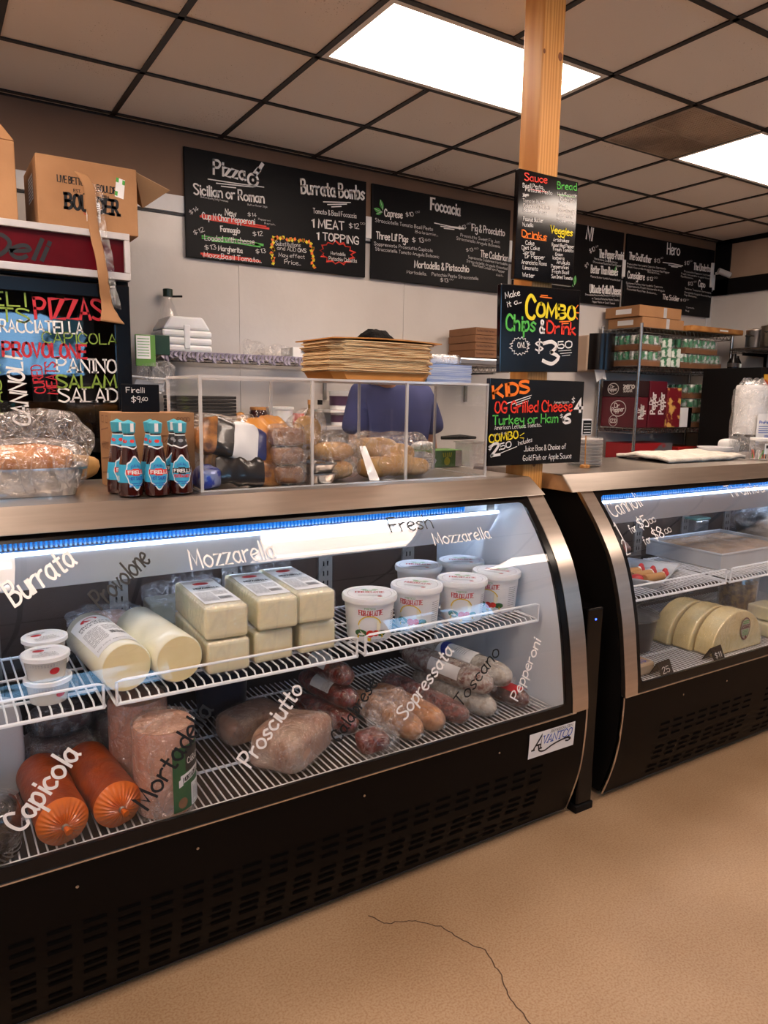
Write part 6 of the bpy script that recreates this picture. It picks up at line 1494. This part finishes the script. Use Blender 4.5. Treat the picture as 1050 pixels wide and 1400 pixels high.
for x in (1.15, 2.3, 3.5): mb.box((x-.01, 4.1, WZ-.05), (x+.01, 4.43, WZ-.036)); mb.box((x-.01, 4.415, WZ-.25), (x+.01, 4.435, WZ-.05))
mb.build('bracket', M['grey_metal'], t)
M['lilac'] = mat('lilac_bags', '#b9b2c4', .5, col2='#837c92', vscale=30)
mb = MB()
for i in range(60):
    x = 1.12+.024*i; mb.grid(lambda a, b: V((x+.013*math.sin(PI*a)*math.cos(b*5)+.012*(a-.5)*(1+b), 4.05-.014*math.sin(PI*a)-.004*b, WZ+.004-.055*b*(.8+.25*math.sin(i*1.7)))), 5, 4)
tag(mb.build('plastic_fringe', M['lilac'], loc=(1.8, 4.04, WZ-.05), smooth=60), 'ruffled pale plastic hanging along the front of the wall shelf', 'plastic fringe', kind='stuff')
t = thing('takeout_containers', 'stack of white foam clamshell containers at the left end of the wall shelf', 'container', (1.26, 4.18, WZ))
for k in range(3): MB().box((1.13, 4.08, WZ+.004+.04*k), (1.41, 4.32, WZ+.042+.04*k)).build('clamshell', M['plastic_w'], t, bevel=.012)
MB().prism([(1.135, WZ+.124), (1.405, WZ+.124), (1.36, WZ+.195), (1.18, WZ+.195)], lambda a, b, q: V((a, q, b)), 4.085, 4.315).build('lid', M['plastic_w'], t, bevel=.012)
MB().box((1.25, 4.075, WZ+.02), (1.285, 4.09, WZ+.15)).build('lid_tab', M['plastic_w'], t, bevel=.006)
t = thing('oil_jug', 'clear plastic jug with a dark green cap behind the white containers', 'jug', (1.25, 4.36, WZ))
MB().lathe((1.25, 4.37, WZ+.003), [(.045, 0), (.055, .01), (.06, .19), (.04, .27), (.022, .30), (.02, .33)], 20).build('jug', M['clear'], t, smooth=50)
MB().lathe((1.25, 4.37, WZ+.003), [(.028, .325), (.028, .365), (.026, .368)], 16).build('cap', mat('dark_green_cap', '#10281c', .4), t)
MB().tube([(1.27, 4.36, WZ+.33), (1.33, 4.36, WZ+.335)], .006).build('cap_strap', M['blackm'], t)
crumple('plastic_bag', 'small clear bag on the wall shelf beside the white box', (1.70, 4.2, WZ+.05), (.06, .06, .045), 8)
crumple('plastic_bag', 'clear bag with a dark object on the wall shelf', (1.86, 4.2, WZ+.04), (.09, .07, .038), 9)
t = thing('white_box', 'white paper carton on the wall shelf at the left of the cardboard sheets', 'box', (2.02, 4.2, WZ))
b = MB().box((1.925, 4.12, WZ+.004), (2.14, 4.3, WZ+.065)).build('carton', M['label_w'], t, bevel=.003); mb = MB(); write(mb, 'PROPAK', plane_fn((1.98, 4.1192, WZ+.03), (1, 0, 0), (0, 0, 1)), .014, .2, fit=.05); write(mb, 'STRAWS', plane_fn((2.06, 4.1192, WZ+.03), (1, 0, 0), (0, 0, 1)), .012, .16, fit=.05); mb.build('print', M['ink_k'], b)
for k in range(4):
    t = thing('pizza_box', ('bottom', 'second', 'third', 'top')[k]+' flat brown pizza box in the short stack behind the Combo sign', 'pizza box', (3.42, 4.2, WZ+.054*k), 'brown pizza boxes')
    b = MB().box((3.29+.004*(k % 2), 4.07, WZ+.06+.052*k), (3.57, 4.38, WZ+.11+.052*k)).build('box', M['cardd'], t, bevel=.003)
    mb = MB(); write(mb, 'You Have Tried The Rest', plane_fn((3.30, 4.0688, WZ+.082+.052*k), (1, 0, 0), (0, 0, 1)), .012, .16, fit=.16); mb.build('print', M['ink_n'], b)
t = thing('steel_tray', 'stack of shiny metal trays under the pizza boxes', 'tray', (3.4, 4.2, WZ))
MB().box((3.16, 4.07, WZ+.004), (3.58, 4.39, WZ+.056)).build('tray', M['alu'], t, bevel=.012)
# lower shelf with jars
LZ = 1.365
t = thing('counter_shelf', 'white wall shelf of jars seen through the acrylic case', 'shelf', (1.9, 4.25, LZ-.1))
MB().box((1.0, 4.08, LZ-.025), (2.75, 4.42, LZ)).build('shelf_board', M['silver'], t, bevel=.004)
mb = MB()
for x in (1.1, 1.9, 2.6): mb.box((x-.012, 4.15, LZ-.12), (x+.012, 4.435, LZ-.026))
mb.build('bracket', M['grey_metal'], t)
M['backtray'] = mat('dark_trays', '#241f1d', .5, col2='#151211', vscale=3, stretch=(1, 1, 90))
t = thing('tray_stack', 'stack of dark plastic trays at the left of the jar shelf', 'tray', (1.38, 4.2, LZ))
for k in range(9): MB().box((1.20+.003*(k % 2), 4.10, LZ+.001+.0195*k), (1.555, 4.35, LZ+.0185+.0195*k)).build('tray', M['backtray'], t, bevel=.003)
t = thing('snack_packet', 'small yellow packet beside the dark trays', 'packet', (1.615, 4.2, LZ))
MB().blob((1.61, 4.2, LZ+.04), (.035, .025, .04), .5, .2, 30, 2).build('packet', M['gold'], t, smooth=60)
t = thing('brown_jar', 'round brown jar with a yellow label on the jar shelf', 'jar', (1.73, 4.2, LZ))
MB().lathe((1.73, 4.2, LZ), [(.05, 0), (.055, .01), (.055, .08), (.048, .095)], 22).build('jar', M['sauce'], t, smooth=50); MB().lathe((1.73, 4.2, LZ), [(.05, .095), (.05, .112), (.048, .113)], 22).build('lid', M['board'], t)
MB().grid(lambda a, b: V((1.73+.0556*math.sin(-.9+.7*a), 4.2-.0556*math.cos(-.9+.7*a), LZ+.012+.04*b)), 8, 2).build('label', M['gold'], t)
t = thing('white_tub', 'white plastic tub on the jar shelf beside the brown jar', 'tub', (1.87, 4.18, LZ))
MB().lathe((1.87, 4.19, LZ), [(.07, 0), (.08, .1)], 24).build('tub', M['plastic_w'], t, smooth=50); MB().lathe((1.87, 4.19, LZ), [(.085, .1), (.085, .115), (.08, .117)], 24).build('lid', M['plastic_w'], t)
t = thing('red_can', 'small red can on the jar shelf beside the white tub', 'can', (2.0, 4.2, LZ))
MB().lathe((1.995, 4.19, LZ), [(.036, 0), (.036, .075)], 18).build('can', M['red_print'], t, smooth=50); mb = MB(); write(mb, 'N', plane_fn((1.965, 4.153, LZ+.05), (1, 0, 0), (0, 0, 1)), .015, .2); mb.build('print', M['ink_k'], t)
for i, (x, c, s) in enumerate(((2.08, 'honey', 'amber oil bottle with a wooden stopper on the jar shelf'), (2.15, 'clear', 'clear glass oil bottle with a dark pourer on the jar shelf'))):
    t = thing('oil_bottle', s, 'bottle', (x, 4.2, LZ), 'oil bottles')
    if i == 0: M['honey'] = mat('amber_oil', '#8a6420', .15, coat=.6)
    MB().lathe((x, 4.2, LZ), [(.032, 0), (.034, .06), (.014, .10), (.013, .13)], 18).build('bottle', M[c], t, smooth=50)
    MB().lathe((x, 4.2, LZ), [(.016, .13), (.016, .16)], 12).build('stopper', M['board' if i == 0 else 'blackm'], t)
M['purple'] = mat('purple_label', '#4a2a4c', .5)
for i, (x, y, z, s) in enumerate(((2.24, 4.22, LZ, 'white tub with a purple label at the right end of the jar shelf'), (2.29, 4.3, 1.463, 'larger white tub with a purple label on the small upper shelf'))):
    k = 1.0 if i == 0 else 1.35; t = thing('purple_tub', s, 'tub', (x+.05, y, z), 'purple-labelled tubs')
    MB().lathe((x+.05, y, z), [(.042*k, 0), (.046*k, .08*k)], 22).build('tub', M['plastic_w'], t, smooth=50)
    MB().lathe((x+.05, y, z), [(.0455*k, .02*k), (.0465*k, .066*k)], 22, cap=False).build('label', M['purple'], t, smooth=50)
    MB().lathe((x+.05, y, z), [(.049*k, .08*k), (.049*k, .092*k), (.047*k, .093*k)], 22).build('lid', M['plastic_w'], t)
t = thing('small_shelf', 'small white shelf holding the larger purple-labelled tub', 'shelf', (2.35, 4.3, 1.44))
MB().box((2.2, 4.15, 1.445), (2.62, 4.43, 1.462)).build('shelf_board', M['plastic_w'], t, bevel=.003)
mb = MB(); mb.box((2.25, 4.4, 1.40), (2.27, 4.435, 1.445)); mb.box((2.55, 4.4, 1.40), (2.57, 4.435, 1.445)); mb.build('bracket', M['grey_metal'], t)
# back counter
t = thing('work_counter', 'steel work counter along the back wall', 'counter', (2.3, 4.1, 0))
MB().box((.95, 3.85, .88), (4.6, 4.43, .92)).build('top', M['steel'], t, bevel=.004)
mb = MB().box((.98, 3.9, .1), (4.57, 4.42, .88)); mb.build('base', M['grey_metal'], t)
mb = MB()
for x in (1.0, 2.8, 4.55): mb.box((x-.03, 3.93, 0), (x+.03, 4.4, .1))
mb.build('foot', M['blackm'], t)
# things hanging at the fridge side: small rack of leaflets and a bag
t = thing('leaflet', 'small white and green printed leaflet at the right edge of the fridge', 'leaflet', (.96, 3.75, 1.72))
b = MB().box((.895, 3.70, 1.68), (.99, 3.712, 1.83)).build('card', M['green_box'], t, bevel=.002); MB().box((.898, 3.698, 1.715), (.965, 3.70, 1.825)).build('panel', M['label_w'], t)
mb = MB(); lines_text(mb, plane_fn((.905, 3.6975, 1.725), (1, 0, 0), (0, 0, 1)), .055, .095, 7, r, .008); mb.build('print', M['leaf'], b)
tag(MB().box((.99, 3.73, 1.74), (1.07, 3.79, 1.835)).build('green_carton', mat('dark_green', '#16382a', .4), loc=(1.03, 3.76, 1.74), bevel=.002), 'small dark green carton behind the leaflet', 'box')
crumple('snack_bag', 'clear bag of brown snacks clipped beside the fridge', (1.0, 3.72, 1.655), (.09, .03, .05), 5, 'film', 'bag', .7, .2)
t = thing('wire_basket', 'white wire basket bracket on the fridge side', 'basket', (.95, 3.75, 1.45))
MB().tube([(.868, 3.72, 1.68), (.866, 3.72, 1.5), (.868, 3.72, 1.45)], .006).tube([(.868, 3.72, 1.63), (1.04, 3.72, 1.62), (1.02, 3.74, 1.55), (.868, 3.72, 1.58)], .005).build('wire', M['wire'], t)
MB().grid(lambda a, b: V((.895+.14*a, 3.735, 1.56+.055*b)), 3, 2).build('tray', M['milky'], t)

# ================================================================== the worker
def skin(name, verts, edges, rad, m, parent, sub=2, root=0):
    o_ = ORG[parent.name]
    me = bpy.data.meshes.new(name); me.from_pydata([tuple(V(v)-o_) for v in verts], edges, [])
    o = bpy.data.objects.new(name, me); COL.objects.link(o); o.parent = parent; ORG[name] = o_; ORG[o.name] = o_
    md = o.modifiers.new('skin', 'SKIN'); md.use_smooth_shade = True
    for i, q in enumerate(me.skin_vertices[0].data): q.radius = rad[i] if isinstance(rad[i], tuple) else (rad[i], rad[i]); q.use_root = (i == root)
    s = o.modifiers.new('sub', 'SUBSURF'); s.levels = s.render_levels = sub
    me.materials.append(m); return o
M['skin'] = mat('skin', '#c99478', .5, col2='#bd876b', sub=.15); M['shirt'] = mat('blue_shirt', '#3f4678', .85, col2='#383e6a', vscale=8, bump=.15, bscale=9); M['hair'] = mat('dark_hair', '#0a0706', .8, spec=.1, bump=.6, bscale=120); M['trousers'] = mat('dark_trousers', '#22242c', .85)
px, py = 1.915, 3.05
t = thing('person', 'person in a dark blue short-sleeved shirt working behind the acrylic case, head mostly hidden', 'person', (px, py, 0))
vs_, ed, rd = [], [], []
def jv(p, r_, par=None):
    vs_.append(p); rd.append(r_)
    if par is not None: ed.append((par, len(vs_)-1))
    return len(vs_)-1
pel = jv((px+.03, py, .98), (.15, .11)); wa = jv((px+.03, py, 1.17), (.14, .10), pel); ch = jv((px+.02, py-.01, 1.43), (.155, .105), wa); nb = jv((px, py-.03, 1.585), (.07, .06), ch); nk = jv((px-.07, py-.08, 1.655), .052, nb); hd0 = jv((px-.12, py-.13, 1.685), .062, nk); hd = jv((px-.155, py-.18, 1.72), (.078, .085), hd0); ht = jv((px-.16, py-.205, 1.765), (.06, .066), hd)
for s in (-1, 1):
    hp = jv((px+.03+s*.09, py, .90), .095, pel); kn = jv((px+.03+s*.11, py-.01, .50), .062, hp); an = jv((px+.03+s*.12, py+.02, .08), .042, kn); jv((px+.03+s*.13, py-.14, .035), .034, an)
    sh_ = jv((px+.02+s*(.19 if s > 0 else .16), py-.01, 1.555), .06, ch); el = jv((px+.03+s*(.235 if s > 0 else .2), py+.0-.02, 1.26 if s > 0 else 1.28), .043, sh_)
    wr = jv((px+.02+s*(.15 if s < 0 else .22), py-.22, 1.14 if s < 0 else 1.05), .030, el); pa = jv((vs_[wr][0]-s*.01, py-.29, vs_[wr][2]-.015), (.036, .016), wr); 
    pe = jv((vs_[pa][0]-s*.004, py-.325, vs_[pa][2]-.01), (.036, .013), pa)
    for q in range(4):
        bx_ = vs_[pe][0]+(q-1.5)*.019; L_ = (.062, .072, .068, .052)[q]
        k1 = jv((bx_, py-.35, vs_[pe][2]-.008), .0088, pe); k2_ = jv((bx_, py-.35-L_*.5, vs_[pe][2]-.022), .008, k1); jv((bx_, py-.35-L_*.8, vs_[pe][2]-.05), .0072, k2_)
    th1 = jv((vs_[pa][0]-s*.045, py-.30, vs_[pa][2]-.015), .0105, pa); jv((vs_[pa][0]-s*.06, py-.345, vs_[pa][2]-.03), .009, th1)
body = skin('body', vs_, ed, rd, M['skin'], t)
mb = MB(); hc = V((px-.157, py-.18, 1.725))
mb.blob(hc+V((0, -.085, -.05)), (.014, .02, .022), 1, 0).build('nose', M['skin'], t, smooth=60)
for s in (-1, 1):
    MB().blob(hc+V((s*.08, .005, .0)), (.012, .022, .032), 1, 0).build('ear', M['skin'], t, smooth=60)
    MB().blob(hc+V((s*.03, -.09, -.012)), (.011, .008, .007), 1, 0).build('eye', M['ink_k'], t, smooth=60)
MB().blob(hc+V((0, -.06, -.083)), (.024, .008, .006), 1, 0).build('mouth', M['cala'], t, smooth=60)
MB().blob(hc+V((0, .02, .045)), (.090, .098, .082), .95, .14, 30, 3, 36, 20).build('hair', M['hair'], t, smooth=60)
sv, se, sr = [], [], []
def jq(p, r_, par=None):
    sv.append(p); sr.append(r_)
    if par is not None: se.append((par, len(sv)-1))
    return len(sv)-1
a = jq((px+.03, py, .94), (.185, .14)); b = jq((px+.03, py, 1.17), (.18, .13), a); c = jq((px+.02, py-.01, 1.43), (.188, .13), b); d_ = jq((px+.0, py-.025, 1.59), (.088, .078), c)
for s in (-1, 1):
    e = jq((px+.02+s*(.195 if s > 0 else .165), py-.01, 1.555), .08, c); g_ = jq((px+.03+s*(.228 if s > 0 else .19), py-.015, 1.42), .083, e); jq((px+.03+s*(.238 if s > 0 else .2), py-.015, 1.36), .08, g_)
skin('shirt', sv, se, sr, M['shirt'], t)
sv, se, sr = [], [], []
a = jq((px+.03, py, .98), (.158, .12))
for s in (-1, 1): b = jq((px+.03+s*.09, py, .88), .108, a); c = jq((px+.03+s*.11, py-.01, .50), .08, b); jq((px+.03+s*.12, py+.02, .1), .07, c)
skin('trousers', sv, se, sr, M['trousers'], t)

# ================================================================== right: rack, cans, sodas
RX0, RX1, RY0, RY1 = 4.93, 6.15, 4.0, 4.40
t = thing('wire_rack', 'chrome wire shelving rack of drinks below the Hero board', 'rack', ((RX0+RX1)/2, 4.2, 0))
for x in (RX0, RX1):
    for y in (RY0, RY1): MB().cyl((x, y, 0), (x, y, 2.17 if x == RX0 else 2.141), .0135, n=12).build('post', M['chrome'], t, smooth=50)
for z in (.3, .95, 1.33, 1.835, 2.14):
    mb = MB(); wire_shelf(mb, RX0, RX1, RY0, RY1, z, .035, .04); mb.build('shelf', M['chrome'], t)
M['can'] = mat('green_can', '#2f8a58', .3, .3, col2='#d9dcd6', vscale=22, contrast=(.4, .5)); M['cantop'] = mat('can_top', '#d0d0d2', .25, 1); M['canor'] = mat('can_top_orange', '#d8602a', .35)
def can_case(label, x0, y0, z, nx, ny, group='cases of cans', step=.062, hh=.115, top='cantop'):
    x1, y1 = x0+nx*step+.008, y0+ny*step+.008
    t = thing('can_case', label, 'can case', ((x0+x1)/2, (y0+y1)/2, z), group)
    mb = MB(); e = .003; q = z+.05
    mb.box((x0, y0, z+.001), (x1, y1, z+.004)); mb.box((x0, y0, z+.004), (x1, y0+e, q)); mb.box((x0, y1-e, z+.004), (x1, y1, q)); mb.box((x0, y0+e, z+.004), (x0+e, y1-e, q)); mb.box((x1-e, y0+e, z+.004), (x1, y1-e, q)); mb.build('tray', M['cardd'], t)
    for i in range(nx):
        for j in range(ny):
            if 0 < i < nx-1 and 0 < j: continue
            c = MB().lathe((x0+.004+step*(i+.5), y0+.004+step*(j+.5), z+.004), [(.026, 0), (.03, .006), (.03, hh-.015), (.026, hh)], 12).build('can', M['can'], t, smooth=50)
    mb = MB()
    for i in range(nx):
        for j in range(ny): mb.lathe((x0+.004+step*(i+.5), y0+.004+step*(j+.5), z+hh+.0035), [(.026, 0), (.0262, .003)], 10)
    mb.build('can_tops', M[top], t)
    MB().box((x0-.001, y0-.002, z+.03), (x1+.001, y1+.001, z+hh+.009)).build('shrink_wrap', M['film'], t, bevel=.01)
Z1 = 1.838
can_case('lower tray of green cans at the left end of the rack middle shelf', 4.955, 4.02, Z1, 4, 5, top='canor'); can_case('upper tray of green cans at the left end of the rack middle shelf', 4.955, 4.02, Z1+.126, 4, 5)
can_case('lower tray of green cans at the right end of the rack middle shelf', 5.50, 4.03, Z1, 9, 5); can_case('upper tray of green cans at the right end of the rack middle shelf', 5.55, 4.03, Z1+.126, 7, 5)
M['checker'] = mat('green_white_pack', '#dfe6dd', .4, col2='#3c7a54', vscale=30, contrast=(.42, .52))
for i, (x, n) in enumerate(((5.235, 3), (5.36, 2))):
    for k in range(n):
        tag(MB().box((x, 4.02, Z1+.078*k+.002), (x+.115, 4.36, Z1+.078*(k+1))).build('can_carton', M['checker'], loc=(x+.05, 4.2, Z1+.078*k), bevel=.004), 'green and white patterned drink carton, %s of the %s column on the rack' % (('bottom', 'second', 'top')[k] if n == 3 else ('bottom', 'top')[k], ('taller', 'shorter')[i]), 'carton', 'patterned drink cartons')
Z2 = 1.333
M['maroon2'] = mat('maroon_soda', '#611222', .4, col2='#570f1e'); M['maroonk'] = mat('dark_soda', '#2a1014', .4)
def pepper(label, x0, x1, y0, y1, z0, z1, m, zero=False, front=True, side=True, logo=1):
    t = thing('soda_case', label, 'soda case', ((x0+x1)/2, (y0+y1)/2, z0), 'maroon soda cases')
    b = MB().box((x0, y0, z0), (x1, y1, z1)).build('carton', M[m], t, bevel=.004)
    mb = MB(); H = z1-z0
    fs = lambda a, c: V((x0-.0008, y1-a, z0+c)); W_ = y1-y0
    if side:
        cx, cz = (W_*.5, H*.62) if not zero else (W_*.32, H*.5); R_ = H*(.26 if not zero else .34)
        ribbon(mb, [(cx+R_*1.25*math.cos(q*PI/16), cz+R_*math.sin(q*PI/16)) for q in range(33)], .006, fs)
        write(mb, 'Dr', lambda a, c: fs(cx-R_*.6+a, cz+.12*R_+c), R_*.55, .2, fit=R_*.8); write(mb, 'Pepper', lambda a, c: fs(cx-R_*1.05+a, cz-.5*R_+c+a*.1), R_*.55, .2, fit=R_*2.0)
        if zero: write(mb, 'zero', lambda a, c: fs(W_*.62+a, H*.52+c), .045, .24, fit=.11); write(mb, 'SUGAR', lambda a, c: fs(W_*.62+a, H*.3+c), .022, .2, fit=.09)
        else:
            ribbon(mb, [(W_*.38+.045*math.cos(q*PI/12), H*.2+.045*math.sin(q*PI/12)) for q in range(25)], .004, fs); write(mb, '(23)', lambda a, c: fs(W_*.38-.032+a, H*.2-.016+c), .032, .18, fit=.064)
    ff = lambda a, c: V((x0+a, y0-.0008, z0+c)); WX = x1-x0
    if front:
        for q in range(logo):
            ox = WX*(q+.5)/logo; write(mb, 'Pepper', lambda a, c: ff(ox+.025-c, H*.3+a), .06, .2, fit=H*.45); write(mb, 'Dr', lambda a, c: ff(ox-.02-c*.8, H*.5+a), .04, .2, fit=H*.14)
    mb.build('print', M['ink_w'], b); return t
pepper('large maroon soda case at the left end of the rack lower shelf', 4.95, 5.10, 4.02, 4.38, Z2+.002, Z2+.25, 'maroon2')
pepper('dark zero-sugar soda case on top of the large maroon case', 4.95, 5.10, 4.02, 4.38, Z2+.252, Z2+.385, 'maroonk', True, False)
pepper('tall maroon soda case standing beside the large one on the rack', 5.115, 5.33, 4.02, 4.36, Z2+.002, Z2+.385, 'maroon2', side=False, logo=2)
M['choc'] = mat('patterned_maroon_pack', '#7a1c26', .4, col2='#e0b060', vscale=14, contrast=(.42, .5))
tag(MB().box((5.345, 4.02, Z2+.002), (5.53, 4.36, Z2+.335)).build('snack_carton', M['choc'], loc=(5.44, 4.2, Z2), bevel=.004), 'maroon and yellow patterned carton on the rack lower shelf', 'carton')
t = thing('white_carton', 'small white and black carton in front of the can trays on the rack', 'carton', (5.6, 4.05, Z2))
MB().box((5.54, 4.02, Z2+.002), (5.64, 4.14, Z2+.17)).build('carton', M['label_w'], t, bevel=.003); MB().box((5.6402, 4.02, Z2+.002), (5.69, 4.14, Z2+.17)).build('side_print', M['black'], t)
for k in range(3): can_case(('bottom', 'middle', 'top')[k]+' tray of green cans at the right end of the rack lower shelf', 5.70, 4.04, Z2+.126*k, 6, 5)
tag(MB().box((5.0, 4.05, .955), (5.5, 4.35, 1.2)).build('red_grey_box', mat('grey_red_box', '#6b686c', .5, col2='#a01c22', vscale=1.6, contrast=(.48, .5)), loc=(5.25, 4.2, .95), bevel=.004), 'grey and red box on the rack under the maroon soda cases', 'box')
tag(MB().box((5.6, 4.06, .955), (5.95, 4.35, 1.16)).build('green_red_box', mat('green_red_box', '#1e7a44', .5, col2='#b0231e', vscale=2, contrast=(.48, .5)), loc=(5.8, 4.2, .95), bevel=.004), 'green and red box on the rack beside the grey one', 'box')
Z3 = 2.143
for k, (x0, x1, h, dy_, s) in enumerate(((4.97, 5.5, .085, 0, 'lower flat cardboard box on top of the rack'), (4.94, 5.47, .09, .01, 'upper flat cardboard box on top of the rack'))):
    t = thing('cardboard_box', s, 'box', ((x0+x1)/2, 4.2, Z3+.087*k), 'flat boxes on the rack')
    b = MB().box((x0, 4.03+dy_, Z3+.002+.087*k), (x1, 4.38+dy_, Z3+.002+.087*k+h-.003)).build('carton', M['card'], t, bevel=.003)
    MB().box((x0+.3, 4.0292+dy_, Z3+.004+.087*k), (x0+.34, 4.03+dy_, Z3+.085+.087*k)).build('tape', M['milky'], b)
    MB().box((x0-.0008, 4.12, Z3+.025+.087*k), (x0, 4.28, Z3+.065+.087*k)).build('label', M['label_w'], b)
t = thing('cutting_board', 'thick wooden cutting board lying on top of the rack', 'cutting board', (5.83, 4.2, Z3))
MB().box((5.52, 3.96, Z3+.002), (6.25, 4.36, Z3+.048)).build('board', M['board'], t, bevel=.008)
MB().box((5.9, 3.959, Z3+.018), (6.02, 3.9605, Z3+.032)).build('handle_slot', M['label_w'], t, bevel=.0004)
# paper towel dispenser
t = thing('towel_dispenser', 'black paper towel dispenser on the back wall beside the rack', 'paper towel dispenser', (4.75, 4.35, 1.8))
MB().box((4.65, 4.30, 1.79), (4.91, 4.438, 2.08)).build('back_box', M['beige'], t, bevel=.012)
MB().grid(lambda a, b: V((4.665+.24*a, 4.30-.13*math.sin(PI*a)**.4, 1.80+.285*b)), 16, 3).build('cover', M['black'], t, smooth=50)
MB().prism([(4.665+.24*q/12, 4.30-.13*math.sin(PI*q/12)**.4) for q in range(13)], lambda a, b, z: V((a, b, z)), 2.084, 2.092).build('cover_top', M['black'], t)
MB().add([(4.70, 4.26, 1.81), (4.80, 4.24, 1.81), (4.83, 4.24, 1.72), (4.79, 4.25, 1.735), (4.74, 4.26, 1.70)], [(0, 1, 2, 3, 4)]).build('paper', M['label_w'], t, solid=.002)
t = thing('wall_outlet', 'dark outlet with a black cord on the wall below the dispenser', 'outlet', (4.63, 4.43, 1.4))
MB().box((4.63, 4.42, 1.42), (4.67, 4.438, 1.52)).build('plate', M['blackm'], t); MB().tube([(4.66, 4.42, 1.45), (4.64, 4.38, 1.49), (4.58, 4.37, 1.46), (4.57, 4.37, 1.38)], .006).build('cord', M['blackm'], t)
# black cabinet cooler at the right
t = thing('black_cooler', 'black freestanding cooler in front of the rack at the right', 'cooler', (6.04, 3.65, 0))
MB().box((5.67, 3.405, .02), (6.42, 3.93, 1.835)).build('cabinet', M['blackm'], t, bevel=.006)
MB().box((5.69, 3.43, 0), (6.40, 3.9, .02)).build('base', M['black'], t)
m2 = MB(); M['pic'] = mat('colour_print', '#d8a52a', .4, col2='#c0382a', vscale=7, contrast=(.48, .52))
MB().box((5.70, 3.40, 1.5), (6.38, 3.405, 1.78)).build('picture_label', M['pic'], t)
t = thing('spice_bottle', 'small black bottle standing on the black cooler', 'bottle', (5.81, 3.75, 1.836))
MB().lathe((5.81, 3.75, 1.8365), [(.045, 0), (.047, .05), (.02, .095), (.02, .12)], 16).build('bottle', M['black'], t, smooth=50); MB().lathe((5.81, 3.75, 1.8365), [(.0475, .012), (.0478, .045)], 16, cap=False).build('label', M['dark_liner'], t)
t = thing('spice_bottle', 'second small black bottle with a coloured label on the black cooler', 'bottle', (5.92, 3.80, 1.836))
MB().lathe((5.93, 3.80, 1.8365), [(.04, 0), (.042, .05), (.02, .095), (.02, .11)], 16).build('bottle', M['black'], t, smooth=50); MB().lathe((5.93, 3.80, 1.8365), [(.0425, .012), (.0428, .045)], 16, cap=False).build('label', M['checker'], t)
# pot shelf on the right wall
t = thing('pot_shelf', 'dark wire shelf of pots on the right wall', 'shelf', (6.3, 3.6, 1.8))
mb = MB(); wire_shelf(mb, 6.06, 6.43, 2.9, 3.95, 2.02); mb.build('wire_shelf', M['chrome'], t); MB().box((6.06, 2.9, 2.0), (6.43, 3.95, 2.012)).build('liner', M['dark_liner'], t)
mb = MB()
for y in (3.0, 3.85): mb.box((6.1, y-.01, 1.96), (6.45, y+.01, 1.985)); mb.box((6.43, y-.01, 1.8), (6.45, y+.01, 1.96))
mb.build('bracket', M['blackm'], t)
for i, (x, y, rr, hh, s) in enumerate(((6.24, 3.62, .15, .17, 'large steel stock pot on the right wall shelf'), (6.27, 3.85, .085, .15, 'smaller grey pot beside the large stock pot'))):
    t = thing('stock_pot', s, 'pot', (x, y, 2.024), 'steel pots')
    MB().lathe((x, y, 2.024), [(rr*.95, 0), (rr, .01), (rr, hh), (rr*1.02, hh+.004), (rr*.97, hh+.004)], 34).build('pot', M['steel'] if i == 0 else M['alu'], t, smooth=40)
    MB().lathe((x, y, 2.024), [(rr*1.01, hh+.004), (rr*1.01, hh+.012), (.02, hh+.03), (.001, hh+.032)], 30, cap=False).build('lid', M['steel'], t, smooth=40)
    MB().tube([(x-rr, y-.03, 2.024+hh*.7), (x-rr-.03, y-.03, 2.024+hh*.72), (x-rr-.03, y+.03, 2.024+hh*.72), (x-rr, y+.03, 2.024+hh*.7)], .006).build('handle', M['chrome'], t)
